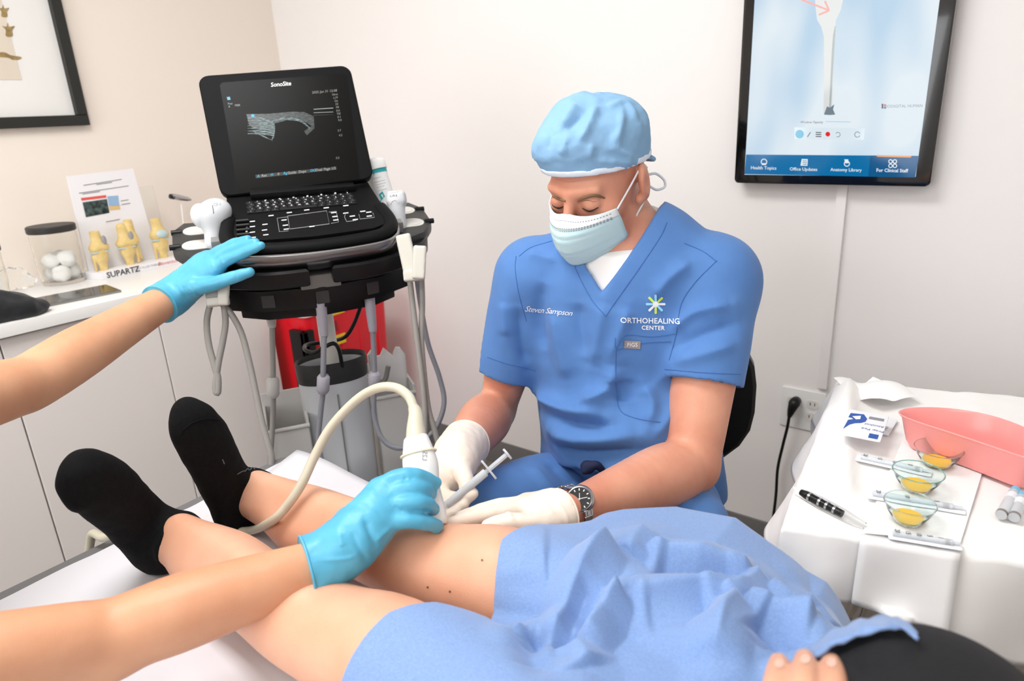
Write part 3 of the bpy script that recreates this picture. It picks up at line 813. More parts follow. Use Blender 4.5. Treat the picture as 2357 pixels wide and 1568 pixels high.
# dock with side wings, probe cups
dz = hl[2]
dock = prism('dock', [(-.165, .04), (-.25, .05), (-.272, .0), (-.268, -.09), (-.235, -.155), (-.16, -.20), (0, -.225), (.16, -.20), (.235, -.155), (.268, -.09), (.272, .0), (.25, .05), (.165, .04)], -.03, 0, m_dgrey, us, bev=.008)
T10 = math.radians(12)
place(dock, hl + np.array([0, .01, -.062]), x=(1, 0, 0), y=(0, math.cos(T10), math.sin(T10)))
m_cup = mat('probe_cup_grey', (208, 206, 196), .45)
for sx in (-1, 1):
    for yy in (-.01, -.095):
        q = rrect(.07, .05, .024)
        prism('probe_cup', [(x * .9 + sx * .218, y + yy) for x, y in q], -.045, .002, m_cup, dock, bev=.002)
        prism('cup_hole', [(x * .72 + sx * .218, y * .78 + yy) for x, y in q], .0015, .0028, m_lgrey, dock)
        tube('cup_gap', [(sx * .252, yy, .0), (sx * .272, yy, .0)], .006, m_black, dock, ns=8)
        box('clip_block', (sx * .178 - .014, yy - .05, -.002), (sx * .178 + .014, yy - .022, .022), m_mgrey if yy < -.05 else m_dgrey, dock, bev=.003)
# grab bars under the console, split in the middle
for s_ in (-1, 1):
    ou = catmull([(.022, -.252), (.10, -.248), (.185, -.215), (.235, -.165), (.255, -.10)], 5); inn = catmull([(.235, -.09), (.215, -.14), (.17, -.185), (.10, -.208), (.022, -.212)], 5)
    ol = [(s_ * x, y) for x, y in np.concatenate([ou, inn])]
    prism('grab_bar', ol if s_ < 0 else ol, -.052, -.014, m_black, dock, bev=.011, seg=3)
box('grab_link', (-.04, -.225, -.07), (.04, -.19, -.04), m_mgrey, dock, bev=.004)
prism('dock_underside', [(-.2, .03), (-.215, -.10), (-.12, -.185), (0, -.2), (.12, -.185), (.215, -.10), (.2, .03)], -.085, -.03, m_black, dock, bev=.01)
# transducer connector box
cbx = prism('connector_box', [(-.15, .05), (-.175, -.02), (-.19, -.10), (-.12, -.145), (0, -.163), (.12, -.145), (.19, -.10), (.175, -.02), (.15, .05)], -.045, 0, m_black, us, bev=.004)
place(cbx, hl + np.array([0.0, -.035, -.158]), x=(1, 0, 0), y=(0, math.cos(.1), math.sin(.1)))
prism('connector_lip', [(-.14, .04), (-.16, -.09), (-.11, -.125), (0, -.142), (.11, -.125), (.16, -.09), (.14, .04)], -.07, -.045, m_black, cbx, bev=.004)
m_icon = mat('embossed_icon', (52, 52, 52), .4)
for xx in (-.105, 0, .105):
    yy = -.166 + abs(xx) ** 2 * 1.55
    o = box('port_icon', (-.013, -.002, -.035), (.013, .002, -.008), m_icon, cbx, bev=.001, seg=1); o.location = (xx, yy + .002, 0); o.rotation_euler = (0, 0, -xx * -2.2)
# column, housing with cable well
def mcol(px, py, d): return ml(at(px, py, d))
colp = mcol(742, 690, 1.53); cx_, cy_ = colp[0], colp[1]
lathe('column', [(.0195, .72), (.0185, .98)], m_offw, us, 24, (cx_, cy_, 0))
lathe('column_collar', [(.03, .775), (.026, .80), (.02, .80)], m_mgrey, us, 24, (cx_, cy_, 0))
hs = lathe('column_housing', [(.072, .36), (.074, .40), (.079, .82), (.079, .822), (.073, .822), (.072, .70), (0.0, .70)], m_silver, us, 40, (cx_, cy_, 0), sy=.62)
lathe('housing_rim', [(.0795, .785), (.0815, .828), (.0795, .835), (.0745, .83), (.074, .785)], m_dgrey, us, 40, (cx_, cy_, 0), sy=.62, cap=False)
box('housing_seam', (cx_ - .0015, cy_ - .0505, .40), (cx_ + .0015, cy_ - .0475, .76), m_mgrey, us)
# side baskets
def basket(name, x0, x1, y0, y1, z0, z1, m):
    o = [box(name + '_panel', lo, hi, m, us, bev=.003) for lo, hi in (((x0, y0, z0), (x1, y0 + .006, z1)), ((x0, y1 - .006, z0), (x1, y1, z1 + .05)), ((x0, y0, z0), (x0 + .006, y1, z1 + .02)), ((x1 - .006, y0, z0), (x1, y1, z1 + .02)), ((x0, y0, z0), (x1, y1, z0 + .006)))]
    tube(name + '_rim', [(x0, y0, z1), (x1, y0, z1)], .005, m, us, ns=8)
basket('basket', cx_ - .165, cx_ - .07, cy_ - .05, cy_ + .07, .47, .70, m_lgrey)
basket('basket', cx_ + .085, cx_ + .185, cy_ - .02, cy_ + .10, .44, .72, m_lgrey)
tube('basket_hook', [(cx_ + .075, cy_ - .03, .775), (cx_ + .11, cy_ - .03, .765), (cx_ + .125, cy_ - .03, .80)], .006, m_mgrey, us, ns=8)
# foot with five castors
for k in range(5):
    a = math.radians(90 + 72 * k); e = np.array([cx_ + .25 * math.cos(a), cy_ + .25 * math.sin(a), .085])
    tube('base_leg', [(cx_, cy_, .13), tuple(e)], [.035, .022], m_lgrey, us, ns=10, n=3)
    lathe('castor', [(.0, -.012), (.03, -.012), (.036, -.008), (.036, .008), (.03, .012), (0, .012)], m_black, us, 18).matrix_basis = Matrix.Translation((e[0], e[1], .036)) @ Matrix.Rotation(a, 4, 'Z') @ Matrix.Rotation(math.pi / 2, 4, 'X')
lathe('base_hub', [(.07, .08), (.075, .16), (.074, .37)], m_lgrey, us, 30, (cx_, cy_, 0), sy=.7)
# shelf low on the stand
sh = ml(at(850, 1085, 1.62)); zs = .50
prism('low_shelf', [(x + cx_ + .06, y + cy_ - .16) for x, y in rrect(.30, .18, .03)], zs - .012, zs, m_mgrey, us, bev=.003)
tube('shelf_rail', [(x + cx_ + .06, y + cy_ - .16, zs + .006) for x, y in rrect(.30, .18, .03)], .006, m_mgrey, us, closed=True, n=2, ns=8)
for xx in (-.05, .05): box('shelf_bracket', (cx_ + xx - .008, cy_ - .12, zs - .03), (cx_ + xx + .008, cy_ - .02, zs - .012), m_mgrey, us)

# ------------------------------------------------------------------ plugged-in transducer cables, strain reliefs and ferrite beads (top-level: each lifts away)
m_cabg = mat('cable_cool_grey', (136, 138, 146), .45); m_cabw = mat('cable_warm_grey', (150, 147, 142), .45); m_cabl = mat('connector_pale_grey', (196, 194, 190), .4); m_cabv = mat('connector_lilac_grey', (168, 166, 176), .42)
def plug_cable(label, px, d, mats, beads):
    t = thing('transducer_cable', label, 'cable', at(px[0][0], px[0][1], d[0]), 'grey transducer cables under the console')
    q = [at(x, y, z) for (x, y), z in zip(px, d)]
    tube('cable', q[1:], .0058, mats[1], t, world=True)
    tube('strain_relief', [q[0], q[0] + (q[1] - q[0]) * .6, q[1], q[1] + (q[2] - q[1]) * .05], [.0115, .0105, .0085, .0065], mats[0], t, world=True, ns=14)
    b0, b1 = at(*beads[0]), at(*beads[1]); ax = b1 - b0
    tube('ferrite_bead', [b0, b0 + ax * .12, b0 + ax * .15, b0 + ax * .85, b0 + ax * .88, b1], [.009, .0125, .0135, .0135, .0125, .009], mats[0], t, raw=True, world=True, ns=16)
    return t
plug_cable('grey cable with pale bead below the left console port', [(621, 700), (626, 750), (628, 830), (629, 910), (628, 960), (622, 1050), (606, 1180)], [1.43, 1.45, 1.47, 1.49, 1.5, 1.5, 1.5], (m_cabl, m_cabw), ((628, 868, 1.48), (629, 915, 1.49)))
plug_cable('lilac grey cable with bead hanging at the middle console port', [(738, 695), (746, 770), (744, 850), (743, 905), (738, 950), (733, 1020), (745, 1085), (752, 1130)], [1.40, 1.43, 1.44, 1.46, 1.47, 1.48, 1.48, 1.48], (m_cabv, m_cabg), ((745, 862, 1.45), (743, 906, 1.46)))
plug_cable('blue grey cable with bead below the right console port', [(850, 682), (858, 760), (862, 850), (861, 900), (862, 960), (880, 1010), (915, 1032), (960, 1020), (1000, 990), (1022, 930), (1012, 870), (985, 790), (968, 700), (958, 630)], [1.46, 1.48, 1.50, 1.51, 1.52, 1.52, 1.52, 1.53, 1.54, 1.55, 1.55, 1.54, 1.53, 1.50], (m_cabv, m_cabg), ((862, 856, 1.50), (861, 893, 1.51)))
# ------------------------------------------------------------------ docked transducers
m_tr = mat('transducer_grey', (196, 199, 202), .38)
def sc_probe(name, label, build, loc):
    t = thing(name, label, 'ultrasound probe', loc); return t
# curved-array probe in the left cups: head up, leaning
p0 = at(492, 545, 1.37)
t = thing('curved_probe', 'pale grey curved ultrasound probe docked left of the keyboard', 'ultrasound probe', p0)
S = Sculpt(p0 - .11, p0 + .11, .0022)
c1 = at(484, 485, 1.375)
S.ell(at(486, 492, 1.375), (.036, .020, .024), (nrm(R + U * .25), F, nrm(U - R * .25)), k=.008)
S.ell(at(500, 482, 1.375), (.026, .020, .021), (R, F, U), k=.014)
S.limb([at(492, 505, 1.375), at(491, 530, 1.375), at(489, 562, 1.375)], [.021, .018, .0155], k=.022, flat=(F, .8))
S.build('handle', m_tr, t, 2)
Sf = Sculpt(p0 - .11, p0 + .11, .0022); Sf.ell(at(463, 497, 1.374), (.0195, .0205, .0255), (nrm(R + U * .25), F, nrm(U - R * .25))); Sf.build('array_face', mat('array_face_grey', (212, 214, 217), .4), t, 1)
bvp = S.bvh()
surf_tube('orientation_line', bvp, [(489, 472), (492, 492)], .0006, m_ink, t)
V, Fc = text_vf('C5-1', 9); 
surf_mesh('model_marking', bvp, [(500 + v[0], 471 - v[1] - v[0] * .1) for v in V], Fc, m_inkg, t)
# linear probe in right cups
p0 = at(905, 500, 1.50)
t = thing('linear_probe', 'pale grey linear ultrasound probe upright in the right cup', 'ultrasound probe', p0)
S = Sculpt(p0 - .1, p0 + .1, .0022)
S.rbox(at(913, 455, 1.50), (.0195, .013, .012), (nrm(R + U * .06), U, F), r=.005)
S.limb([at(912, 466, 1.50), at(914, 490, 1.50), at(919, 522, 1.50)], [.0195, .018, .016], k=.012, flat=(F, .75))
S.build('handle', m_tr, t, 2)
bvp = S.bvh()
surf_tube('face_edge', bvp, [(897, 444), (912, 441), (929, 440)], .0016, m_wplast, t)
surf_tube('grip_ridge', bvp, [(899, 470), (903, 463), (911, 461), (917, 467)], .0012, m_lgrey, t)
V, Fc = text_vf('L19-5', 7)
surf_mesh('model_marking', bvp, [(906 + v[0], 451 - v[1] - v[0] * .1) for v in V], Fc, m_ink, t)
# white cable hooks on the sides with looped cables
def hook(label, pts, d, loopk):
    t = thing('cable_hook', label, 'cable hook', at(pts[0][0], pts[0][1], d))
    for nm, q, wd in loopk: tube(nm, [at(x, y, d + dd) for x, y, dd in q], wd, m_cup, t, world=True, ns=14, flat=(F, .3))
    return t
def hook2(label, d, parts):
    c = at(parts[0][0][0], parts[0][0][1], d); t = thing('cable_hook', label, 'cable hook', c)
    for nm, ctr, half, ang, dd in [(n_, p, h_, a_, d_) for (p, n_, h_, a_, d_) in parts]:
        ca_, sa_ = math.cos(ang), math.sin(ang); ex = R * ca_ + U * sa_; ey = U * ca_ - R * sa_
        p_ = at(ctr[0], ctr[1], d + dd); S = Sculpt(p_ - .07, p_ + .07, .0024); S.rbox(p_, half, (ex, ey, F), r=.0038); S.build(nm, m_cup, t, 2)
hook2('white plastic cable hook on the right side of the console', 1.39, [((938, 590), 'strap', (.0155, .046, .005), .22, 0), ((953, 634), 'bridge', (.021, .012, .012), .1, -.004), ((965, 604), 'prong', (.0135, .034, .005), -.05, -.018)])
hook2('white plastic cable hook on the left below the gloved hand', 1.33, [((490, 672), 'strap', (.0150, .030, .005), .15, 0), ((502, 694), 'bridge', (.020, .009, .012), .1, -.004), ((515, 672), 'prong', (.0110, .026, .005), -.05, -.018)])
def loop_cable(label, px, d, m):
    t = thing('looped_cable', label, 'cable', at(px[0][0], px[0][1], d), 'cables looped over the side hooks')
    tube('cable', [at(p[0], p[1], d + (p[2] if len(p) > 2 else 0)) for p in px], .0062, m, t, world=True)
    return t
loop_cable('narrow grey cable loop hanging from the left hook', [(484, 700), (476, 740), (480, 790), (493, 840), (502, 872), (501, 905), (496, 890), (502, 840), (512, 790), (519, 745), (516, 705)], 1.34, m_cabw)
loop_cable('long grey cable sweeping from the left hook to the floor', [(508, 697), (530, 720), (556, 768), (575, 840), (590, 910), (604, 975), (618, 1025), (626, 1060), (624, 1110)], 1.345, m_cabw)
loop_cable('dark grey cable pair hanging from the right hook', [(942, 632), (952, 720), (962, 800), (972, 880), (978, 950), (978, 1040), (976, 1110)], 1.42, m_cabw)
loop_cable('thin grey cable beside the long right hand loop', [(970, 630), (972, 700), (970, 780), (976, 860), (986, 940), (1000, 990), (1016, 1050)], 1.43, m_cabw)

# black power lead coiled around column
t = thing('power_lead', 'black power lead curling behind the stand column', 'cable', at(800, 800, 1.6))
tube('lead', [at(*p) for p in ((834, 695, 1.6), (815, 745, 1.6), (795, 775, 1.6), (765, 785, 1.62), (730, 790, 1.6), (704, 795, 1.57), (703, 806, 1.53), (722, 812, 1.51), (745, 800, 1.50), (768, 791, 1.50), (780, 805, 1.52), (787, 840, 1.54), (790, 860, 1.56))], .0046, m_black, t, world=True)

# wipes canister at back right of the dock
p0 = at(889, 480, 1.62); ax = nrm(at(856, 372, 1.60) - p0)
t = thing('wipes_canister', 'white wipes canister with teal band behind the machine', 'canister', p0); place(t, p0, z=ax, x=nrm(np.cross(np.cross(ax, R), ax)))
m_can = mat('canister_white', (243, 245, 245), .35); m_teal = mat('teal_print', (30, 170, 176), .4)
L_ = np.linalg.norm(at(856, 372, 1.60) - p0); rr = .0275
lathe('tub', [(rr * .9, -.03), (rr, -.028), (rr, L_ - .022)], m_can, t, 32)
lathe('teal_band', [(rr + .0006, L_ - .03), (rr + .0006, L_ - .021)], m_teal, t, 32)
lathe('lid', [(rr + .003, L_ - .021), (rr + .003, L_ - .004), (rr + .001, L_), (.015, L_ + .006), (0, L_ + .007)], m_wplast, t, 32)
S_b = BVHTree.FromPolygons(*[[(world_of(t) @ Vector((rr * 1.002 * math.cos(a), rr * 1.002 * math.sin(a), z))) for a in np.linspace(0, 2 * math.pi, 48, endpoint=False) for z in (-.03, L_)], [(2 * k, 2 * ((k + 1) % 48), 2 * ((k + 1) % 48) + 1, 2 * k + 1) for k in range(48)]])
for (x0, y0, x1, y1) in ((856, 412, 876, 407), (862, 420, 886, 414), (864, 426, 888, 420), (866, 432, 884, 427), (868, 440, 890, 434)):
    surf_tube('label_line', S_b, [(x0, y0), (x1, y1)], .0007, m_lgrey, t)
for pts in ([(856, 398), (862, 404), (860, 392)], [(872, 448), (880, 440), (886, 452), (878, 462)], [(868, 470), (876, 460), (880, 476)], [(893, 445), (900, 440), (902, 455)]):
    surf_mesh('label_motif', S_b, pts, [tuple(range(len(pts)))], m_teal, t, .0005)

# ================================================================== RED SHARPS BIN in the corner gap, and papers on the low shelf
ty = onX(640, 722, -1.93); by = onX(893, 692, -1.93)
y0, y1 = 1.40, 1.84; z1 = .60
t = thing('sharps_bin', 'red sharps container with clear lid in black bracket by corner', 'sharps bin', (-2.1, (y0 + y1) / 2, 0))
m_red = mat('red_translucent', (226, 24, 40), .35, sss=.3, sssrad=(1, .1, .1)); m_redd = mat('red_dark', (150, 14, 26), .5); m_lid = mat('pink_clear_lid', (244, 214, 210), .3, sss=.2); m_yel = mat('yellow_label', (240, 196, 40), .5)
a0, b0 = onX(640, 740, -1.93)[1] , onX(893, 700, -1.93)[1]
zt = (onX(640, 740, -1.93)[2] + onX(893, 700, -1.93)[2]) / 2
YA, YBn = max(a0 + .04, 1.342), min(b0, YB - .03); ZTp = zt + .012
hw = (YBn - YA) / 2
t.location = (-2.06, (YA + YBn) / 2, 0)
bx_ = prism('bin_body', [(x, y) for x, y in rrect(.26, 2 * hw, .03)], 0, 1, m_red, t)
for v in bx_.data.vertices:
    f_ = v.co.z; v.co = Vector((v.co.x * (.86 + .14 * f_), v.co.y * (.90 + .10 * f_), .10 + f_ * (ZTp - .10)))
prism('bin_lid', [(x, y) for x, y in rrect(.272, 2 * hw + .012, .03)], ZTp, ZTp + .035, m_lid, t, bev=.008)
box('lid_slot_cover', (-.05, -hw * .5, ZTp + .035), (.09, hw * .5, ZTp + .075), m_lid, t, bev=.012)
for k in range(7):
    yy = -hw + .05 + k * (2 * hw - .1) / 6; box('lid_clip', (.131, yy - .01, ZTp + .008), (.139, yy + .01, ZTp + .022), m_red, t, bev=.002, seg=1)
for k in range(4):
    yy = -hw + .06 + k * (2 * hw - .12) / 3; box('body_rib', (.110, yy - .006, .18), (.129, yy + .006, ZTp - .05), m_red, t, bev=.003, seg=1)
box('bracket_side', (.07, -hw - .03, .03), (.15, -hw - .008, ZTp - .04), m_black, t, bev=.004)
box('bracket_lip', (.128, -hw - .03, .03), (.15, -hw + .015, ZTp - .04), m_black, t, bev=.004)
box('bracket_base', (-.12, -hw - .03, 0), (.15, hw, .03), m_black, t, bev=.004)
box('warning_label', (.129, -hw + .075, ZTp - .13), (.1315, -hw + .16, ZTp - .095), m_yel, t); box('warning_label', (.129, -hw + .075, ZTp - .02), (.1315, -hw + .17, ZTp - .008), m_yel, t)
box('hazard_mark', (.130, -hw + .09, ZTp - .08), (.1318, -hw + .13, ZTp - .04), m_redd, t)

def crumple(name, c, size, h, label, cat, group, seed, m=None, nx=14, corner=None, up=(0, 0, 1)):
    """a loosely crumpled sheet"""
    G = np.zeros((nx, nx, 3)); r = np.random.RandomState(seed); ph = r.rand(6) * 6
    a = r.rand() * 6.28
    for i in range(nx):
        for j in range(nx):
            u, v = i / (nx - 1) - .5, j / (nx - 1) - .5
            z = h * (abs(math.sin(2.6 * u + 1.9 * v + ph[0])) * .7 + abs(math.sin(2.4 * v - 2.2 * u + ph[1])) * .6)
            x, y = u * size[0], v * size[1]
            G[i, j] = (x * math.cos(a) - y * math.sin(a), x * math.sin(a) + y * math.cos(a), z)
    G[..., 2] -= G[..., 2].min()
    o = grid_mesh(name, G, m or m_paper, None, False); o.location = Vector(c)
    return tag(o, label, cat, group)
shw = OM + wv * (cx_ + .06) + bv * (cy_ - .16)
crumple('paper_towel', (shw[0] - .02, shw[1] - .05, zs + .004), (.13, .12), .045, 'crumpled white paper at left on the low machine shelf', 'paper', 'crumpled papers on the low shelf', 3)
crumple('paper_towel', (shw[0] + .03, shw[1] + .04, zs + .004), (.14, .12), .06, 'crumpled white paper piled highest on the low machine shelf', 'paper', 'crumpled papers on the low shelf', 8)
# white wipes packet in right basket
pk = OM + wv * (cx_ + .135) + bv * (cy_ + .05)
t = thing('glove_packet', 'white soft packet with blue print standing in the right basket', 'packet', (pk[0], pk[1], .45)); place(t, (pk[0], pk[1], .45), x=wv, y=bv)
G = np.array([[(-.045 + .09 * i / 9, .018 * math.sin(math.pi * i / 9) * math.sin(math.pi * min(1, j / 9 + .08)) * s_ , .0 + .36 * j / 11 + .012 * math.sin(i * 1.9) * (j == 11)) for j in range(12)] for s_ in (1,) for i in range(10)])
o = grid_mesh('packet_bag', G.reshape(10, 12, 3), m_paper, t, True); md = o.modifiers.new('s', 'SOLIDIFY'); md.thickness = .012
box('blue_print', (-.02, -.012, .20), (.036, -.009, .225), m_inkb, t, bev=.002)
# ================================================================== THINGS ON THE COUNTER
m_lidb = mat('black_lid', (48, 47, 45), .5)
m_cotton = mat('cotton', (250, 249, 246), .95, sss=.2, sssrad=(1, 1, 1), bump=.4, bump_scale=90)
m_jar = mat('jar_glass', (252, 252, 250), .03, trans=1.0, ior=1.12)
def jar(label, px, py, r, h, group):
    c = onz(px, py, ZT)
    t = thing('glass_jar', label, 'jar', (c[0], c[1], ZT), group)
    lathe('glass_body', [(0, .002), (r * .86, .002), (r * .94, .012), (r, .05), (r, h - .012), (r * .97, h), (r * .93, h), (r * .955, h - .012), (r * .955, .05), (r * .88, .012), (0, .010)], m_jar, t, 40)
    lathe('lid', [(0, h + .019), (r * 1.02, h + .019), (r * 1.06, h + .016), (r * 1.06, h + .001), (r * 1.03, h - .002), (0, h - .002)], m_lidb, t, 40)
    return t, c
JG = 'glass jars with black lids on counter'
t, jc = jar('glass jar with black lid full of white cotton balls', 150, 650, .064, .165, JG)
def cotton(label, c, r, sd):
    bm = bmesh.new(); bmesh.ops.create_icosphere(bm, subdivisions=3, radius=r)
    for v in bm.verts: v.co *= 1 + .22 * noise.noise(v.co * (2.2 / r * .8) + Vector((sd, 0, 0)))
    o = frombm('cotton_ball', bm, m_cotton, None, True); o.location = c; return tag(o, label, 'cotton ball', 'cotton balls in the glass jar')
CB = [(-.022, -.018, .034), (.026, -.012, .033), (.0, .028, .034), (-.02, .012, .076), (.024, .014, .078), (.004, -.026, .074)]
CL = ['cotton ball at the jar bottom toward the wall', 'cotton ball at the jar bottom facing the room', 'cotton ball at the jar bottom beside the display board', 'cotton ball in the upper layer toward the wall', 'cotton ball in the upper layer facing the room', 'cotton ball in the upper layer nearest the left edge']
for k, (a, b, z) in enumerate(CB): cotton(CL[k], (jc[0] + a, jc[1] + b, ZT + z), .0255, k * 3.1)
t, j2 = jar('glass jar with black lid cut off by the left edge', -28, 690, .062, .14, JG)
m_pack = mat('packet_paper', (238, 240, 244), .6)
for k, (dx, dy, dz, rz) in enumerate(((.015, .012, .02, .3), (-.02, .01, .03, -.4), (.005, -.018, .05, 1.0))):
    o = tag(box('prep_packet', (-.022, -.004, 0), (.022, .004, .06), m_pack, bev=.0025), ['white prep packet with blue mark against the jar glass', 'white prep packet behind others in the cut off jar', 'white prep packet uppermost in the cut off jar'][k], 'packet', 'packets in the left jar')
    o.location = (j2[0] + dx, j2[1] + dy, ZT + dz); o.rotation_euler = (.1, .15, rz + 1.0)
    box('blue_mark', (-.012, -.0046, .02), (.012, .0046, .045), m_inkb, o, bev=.002)
# crumpled clear packet spilling to the right of that jar
c = onz(45, 665, ZT)
S = Sculpt(np.array(c) - .09, np.array(c) + .1, .003)
S.ell(c + np.array([0, -.01, .035]), (.02, .045, .035), k=.01); S.ell(c + np.array([.005, .02, .018]), (.018, .03, .018), k=.02)
o = S.build('wrapper_bag', m_clear, None, 1, lambda P, N: P + N * (.006 * fnoise(P, 60))[:, None])
tag(o, 'crinkled clear plastic bag between the two jars', 'plastic bag')
# black bag
c = onz(15, 735, ZT)
m_bag = mat('black_cloth', (22, 23, 27), .85, bump=.3, bump_scale=400, sheen=.2)
S = Sculpt(np.array(c) - np.array((.16, .2, .02)), np.array(c) + np.array((.16, .17, .13)), .0045)
S.ell(c + np.array([-.02, -.06, .035]), (.07, .09, .055), k=.02); S.ell(c + np.array([.0, .02, .028]), (.06, .05, .034), k=.03); S.ell(c + np.array([.01, .07, .018]), (.035, .035, .02), k=.03)
S.cut((0, 0, ZT + .0005), (0, 0, -1))
o = S.build('cloth_bag', m_bag, None, 1, lambda P, N: P + N * ((P[:, 2] > ZT + .004) * (.010 * fnoise(P, 16) + .005 * fnoise(P, 40)))[:, None])
tag(o, 'black cloth pouch lying on the counter edge', 'bag')
# dark tablet lying on the counter
q = [onz(*p, ZT) for p in ((75, 690), (250, 657), (275, 675), (95, 712))]
cc = sum(q) / 4; exv = nrm((q[1] - q[0]) + (q[2] - q[3])); L1 = np.linalg.norm(q[1] - q[0]); L2 = np.linalg.norm(q[2] - q[1]) * .9
t = thing('tablet', 'dark glass tablet lying flat near the counter edge', 'tablet', cc); place(t, (cc[0], cc[1], ZT), x=(exv[0], exv[1], 0), z=(0, 0, 1))
m_tab = mat('tablet_glass', (40, 36, 33), .06)
prism('body', rrect(L1, L2, .004), 0, .006, m_mgrey, t, bev=.001); prism('glass', rrect(L1 * .985, L2 * .94, .003), .006, .0068, m_tab, t)

# ------------------------------------------------------------------ knee model display
m_disp = mat('display_white', (240, 238, 240), .45)
b0, b1 = onz(236, 645, ZT), onz(424, 604, ZT)
exv = nrm(np.array([b1[0] - b0[0], b1[1] - b0[1], 0])); WD = np.linalg.norm(b1 - b0)
t = thing('knee_display', 'white counter display board with printed leaflet and plinth', 'display', b0); place(t, (b0[0], b0[1], ZT), x=exv, z=(0, 0, 1))   # local y points to wall
ey = np.cross((0, 0, 1), exv)
pl = prism('plinth', [(-.02, .09), (0, 0), (WD, 0), (WD - .01, .09)], 0, .022, m_disp, t, bev=.002)
def dl(px, py, y):
    """point on display's vertical plane local y"""
    n = np.array(ey); c = np.array([b0[0], b0[1], ZT]) + n * y; r = ray(px, py); k = ((c - C0) @ n) / (r @ n); p = C0 + r * k - np.array([b0[0], b0[1], ZT]); return np.array([p @ exv, y, p[2]])
a, b, c, d = dl(208, 640, .085), dl(368, 606, .085), dl(306, 388, .10), dl(154, 406, .10)
bk = mesh('backboard', [a, b, c, d] + [p + np.array([0, .006, 0]) for p in (a, b, c, d)], [(0, 1, 2, 3), (7, 6, 5, 4), (0, 4, 5, 1), (1, 5, 6, 2), (2, 6, 7, 3), (3, 7, 4, 0)], m_disp, t)
def bpt(px, py): p = dl(px, py, .085); k = np.clip((p[2]) / .3, 0, 1); p2 = dl(px, py, .083 + .015 * k); return p2
def bpoly(name, pts, m): return mesh(name, [bpt(*p) for p in pts], [tuple(range(len(pts)))], m, bk)
m_us = mat('scan_print', (80, 100, 98), .6, rgb2=(30, 36, 36), noise_scale=90); m_dk = mat('dark_print', (50, 46, 46), .6); m_lb = mat('pale_blue_print', (150, 182, 214), .6); m_tan = mat('tan_print', (222, 190, 128), .6)
bpoly('printed_scan', [(190, 466), (246, 458), (252, 490), (198, 500)], m_us); bpoly('printed_scan', [(234, 478), (249, 475), (252, 490), (237, 492)], m_dk); bpoly('printed_picture', [(247, 452), (272, 450), (275, 473), (251, 474)], m_lb); bpoly('printed_picture', [(251, 475), (276, 473), (277, 482), (252, 484)], m_tan); bpoly('printed_banner', [(186, 456), (244, 449), (245, 455), (188, 462)], m_inkr)
for (x0, y0, x1, y1) in ((192, 426, 280, 412), (222, 424, 258, 419), (182, 444, 296, 427), (190, 446, 230, 440), (278, 462, 296, 459), (280, 470, 300, 467), (244, 510, 276, 504)):
    bpoly('printed_line', [(x0, y0), (x1, y1), (x1, y1 + 1.8), (x0, y0 + 1.8)], m_inkg)
text('plinth_lettering', 'SUPARTZ', .026, m_ink, t, (.07, -.0006, .011), (1, 0, 0), (0, 0, 1), bold=.0006); text('plinth_lettering', 'JOINT FLUID THERAPY', .010, m_inkg, t, (.155, -.0006, .012), (1, 0, 0), (0, 0, 1)); text('plinth_lettering', 'Bioventus', .018, m_inkr, t, (WD - .06, -.0006, .012), (1, 0, 0), (0, 0, 1), shear=.2)
